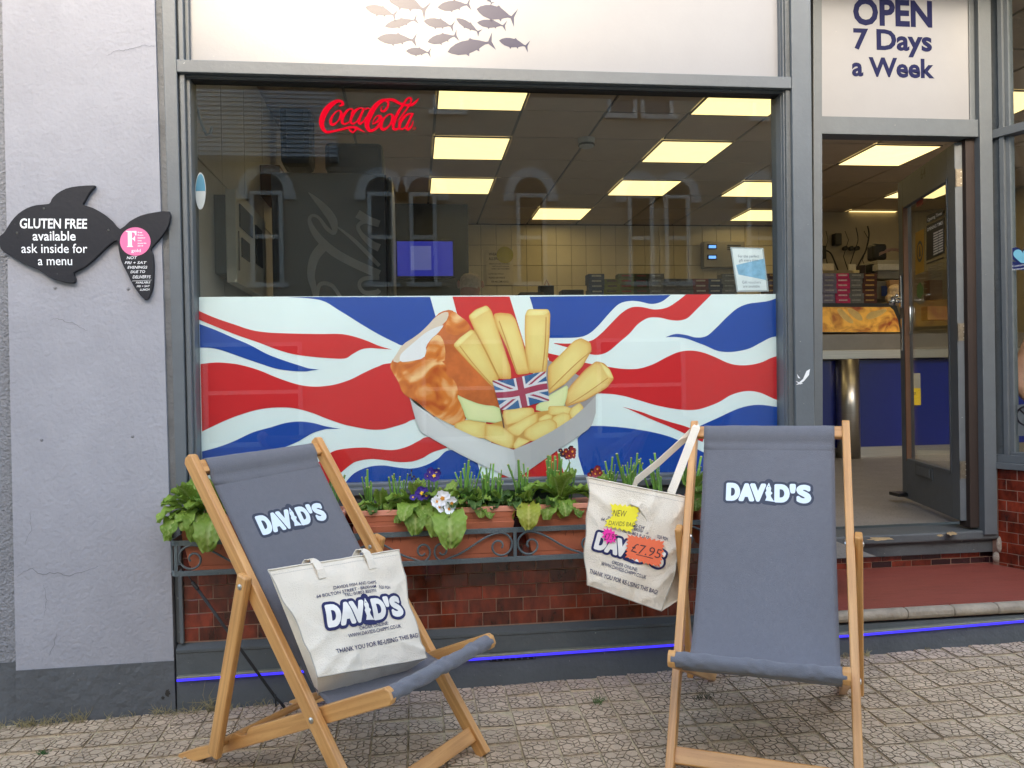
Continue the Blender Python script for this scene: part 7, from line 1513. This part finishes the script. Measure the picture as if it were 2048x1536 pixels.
J = [(0, 0, .78), (0, 0, .95), (0, 0, 1.12), (0, 0, 1.27), (.0, -.0, 1.335), (.01, .03, 1.40), (.015, .045, 1.455), (.016, .045, 1.505),
     (-.10, 0, 1.25), (-.175, .0, 1.215), (-.20, .02, .98), (-.17, -.14, .80), (-.15, -.2, .76), (.10, 0, 1.25), (.175, 0, 1.215), (.20, .02, .98), (.17, .15, .82), (.15, .2, .79),
     (-.08, 0, .70), (-.085, 0, .40), (-.085, -.01, .06), (-.085, .10, .03), (.08, 0, .70), (.085, 0, .40), (.085, -.01, .06), (.085, .10, .03)]
E_ = [(0, 1), (1, 2), (2, 3), (3, 4), (4, 5), (5, 6), (6, 7), (3, 8), (8, 9), (9, 10), (10, 11), (11, 12), (3, 13), (13, 14), (14, 15), (15, 16), (16, 17), (0, 18), (18, 19), (19, 20), (20, 21), (0, 22), (22, 23), (23, 24), (24, 25)]
RR = [.14, .13, .145, .12, .058, .075, .082, .055, .09, .075, .05, .038, .04, .09, .075, .05, .038, .04, .085, .06, .045, .035, .085, .06, .045, .035]
pr1, ob = person('person', 'person with cropped grey hair and dark jacket seen from behind, inside the shop', [(X0_+a, Y0_+b, F0+c) for a, b, c in J], E_, RR, lambda c: 1 if F0+1.325 < c.z < F0+1.40 else (2 if c.z >= F0+1.40 else 0), dkc, skinm, hairm)
mb = MB()
for s_ in (-1, 1): mb.ball((X0_+.015+s_*.078, Y0_+.05, F0+1.43), .012, .018, .026, 8, 6)
build(mb, 'ear', skinm, pr1, smooth=True)
S0 = atp(2088, 625, V((0, 1.15, 0)), V((0, 1, 0))); E0 = atp(2029, 762, V((0, 1.05, 0)), V((0, 1, 0))); H0 = atp(2072, 812, V((0, .95, 0)), V((0, 1, 0)))
bx = S0.x+.2; by = 1.25; hz = S0.z-.02-ZF
J2 = [(bx, by, ZF+hz-.45), (bx, by, ZF+hz-.25), (bx, by, ZF+hz-.02), (bx, by, ZF+hz+.10), (bx, by-.02, ZF+hz+.2), (bx, by-.02, ZF+hz+.27), (S0.x+.08, by, S0.z-.01), tuple(S0), tuple(E0), tuple(E0.lerp(H0, .6)), tuple(H0), tuple(H0+V((.06, -.02, -.01))), (bx+.16, by, S0.z), (bx+.2, by, S0.z-.25), (bx+.14, by-.12, S0.z-.42),
      (bx-.08, by, ZF+hz-.55), (bx-.09, by, ZF+.4), (bx-.09, by, ZF+.06), (bx-.09, by-.1, ZF+.03), (bx+.08, by, ZF+hz-.55), (bx+.09, by, ZF+.4), (bx+.09, by, ZF+.06), (bx+.09, by-.1, ZF+.03)]
E2 = [(0, 1), (1, 2), (2, 3), (3, 4), (4, 5), (2, 6), (6, 7), (7, 8), (8, 9), (9, 10), (10, 11), (2, 12), (12, 13), (13, 14), (0, 15), (15, 16), (16, 17), (17, 18), (0, 19), (19, 20), (20, 21), (21, 22)]
R2 = [.13, .12, .12, .05, .08, .07, .07, .048, .042, .034, .03, .022, .07, .048, .04, .08, .055, .04, .03, .08, .055, .04, .03]
pr2, ob2 = person('person', 'person just inside the right-hand window, bare bent elbow showing at the picture edge', J2, E2, R2, lambda c: 0 if (c.x > S0.x+.05 and c.z < ZF+hz+.04) else 1, M('patterned_shirt', srgb(70, 66, 70), .8, var=.5, vs=40), skinm)
# ---------------------------------------------------------------- houses across the street, mirrored in the glass
oh = thing('terraced_house', (1, -7.3, -.13), 'pale terraced house with round-arched windows, mirrored in the display window', 'house')
YO = -7.2; hw = M('buff_house_wall', srgb(186, 172, 150), .85, var=.08, vs=2, bump=.8, bs=20); trimw = M('white_house_trim', srgb(226, 224, 218), .6); dkp = M('dark_house_pane', (.03, .035, .04), .08)
mb = MB(); mb.box((-14, YO-2, -.4), (16, YO, 5.25)); build(mb, 'wall', hw, oh)
mb = MB(); mb.box((-14.1, YO-.02, 5.252), (16.1, YO+.16, 5.36)); build(mb, 'eaves', trimw, oh)
def owin(x0, x1, z0, zs_, arch=True, sash=True):
    global mb
    cx_ = (x0+x1)/2; r_ = (x1-x0)/2
    mb = MB(); P = [(x0, z0), (x1, z0)]+([(cx_+r_*math.cos(PI*k/12), zs_+r_*math.sin(PI*k/12)) for k in range(13)] if arch else [(x1, zs_), (x0, zs_)])
    mb.prism([V((x, YO+.012, z)) for x, z in P], (0, -.01, 0)); w_ = build(mb, 'window', dkp, oh)
    mb = MB()
    for a, b in (((x0-.05, z0-.06), (x1+.05, z0)), ((x0, z0), (x0+.05, zs_)), ((x1-.05, z0), (x1, zs_)), ((x0+.05, (z0+zs_)/2-.025), (x1-.05, (z0+zs_)/2+.025)), ((x0+.05, zs_-.05), (x1-.05, zs_))): mb.box((a[0], YO+.013, a[1]), (b[0], YO+.06, b[1]))
    build(mb, 'frame', trimw, w_)
    if arch:
        mb = MB(); ro, ri = r_+.14, r_+.02
        for k in range(14):
            t0, t1 = PI*k/14, PI*(k+1)/14; q = [(cx_+r2*math.cos(t), zs_+r2*math.sin(t)) for r2, t in ((ri, t0), (ro, t0), (ro, t1), (ri, t1))]; mb.prism([V((x, YO+.001, z)) for x, z in q], (0, .05, 0))
        mb.box((x0-.16, YO+.001, zs_-.1), (x0-.02, YO+.06, zs_-.002)); mb.box((x1+.02, YO+.001, zs_-.1), (x1+.16, YO+.06, zs_-.002)); build(mb, 'arch_surround', trimw, w_)
for x0, x1 in ((-.55, -.2), (-.02, .33), (1.36, 1.76), (2.85, 3.2), (3.35, 3.7), (4.5, 4.9), (-2.0, -1.6), (-3.4, -3.0), (5.9, 6.3), (7.0, 7.4)): owin(x0, x1, 2.5, 3.65)
for x0, x1 in ((2.6, 3.0), (3.05, 3.5), (.3, .7), (4.6, 5.1), (6.2, 6.7)): owin(x0, x1, 4.72, 5.15, False)
for x0, x1 in ((-2.6, -1.4), (.1, 1.2), (2.4, 3.6), (5.0, 6.2)): owin(x0, x1, .5, 1.75, False)
mb = MB(); mb.box((1.5, YO+.002, -.12), (1.95, YO+.04, 1.8)); build(mb, 'door', M('dark_house_door', (.03, .05, .08), .4), oh)
sidm = M('white_cladding_board', srgb(200, 202, 204), .6, var=.05)
cl = thing('clad_bay', (-2.6, YO+.4, 3.9), 'bay clad in pale horizontal boards, mirrored at the top left of the window', 'bay')
for k in range(22): z = 4.02+.055*k; mb = MB(); mb.hexa([(-4.3, YO+.30, z), (-.9, YO+.30, z), (-.9, YO+.002, z), (-4.3, YO+.002, z), (-4.3, YO+.275, z+.053), (-.9, YO+.275, z+.053), (-.9, YO+.002, z+.053), (-4.3, YO+.002, z+.053)]); build(mb, 'cladding_board', sidm, cl)
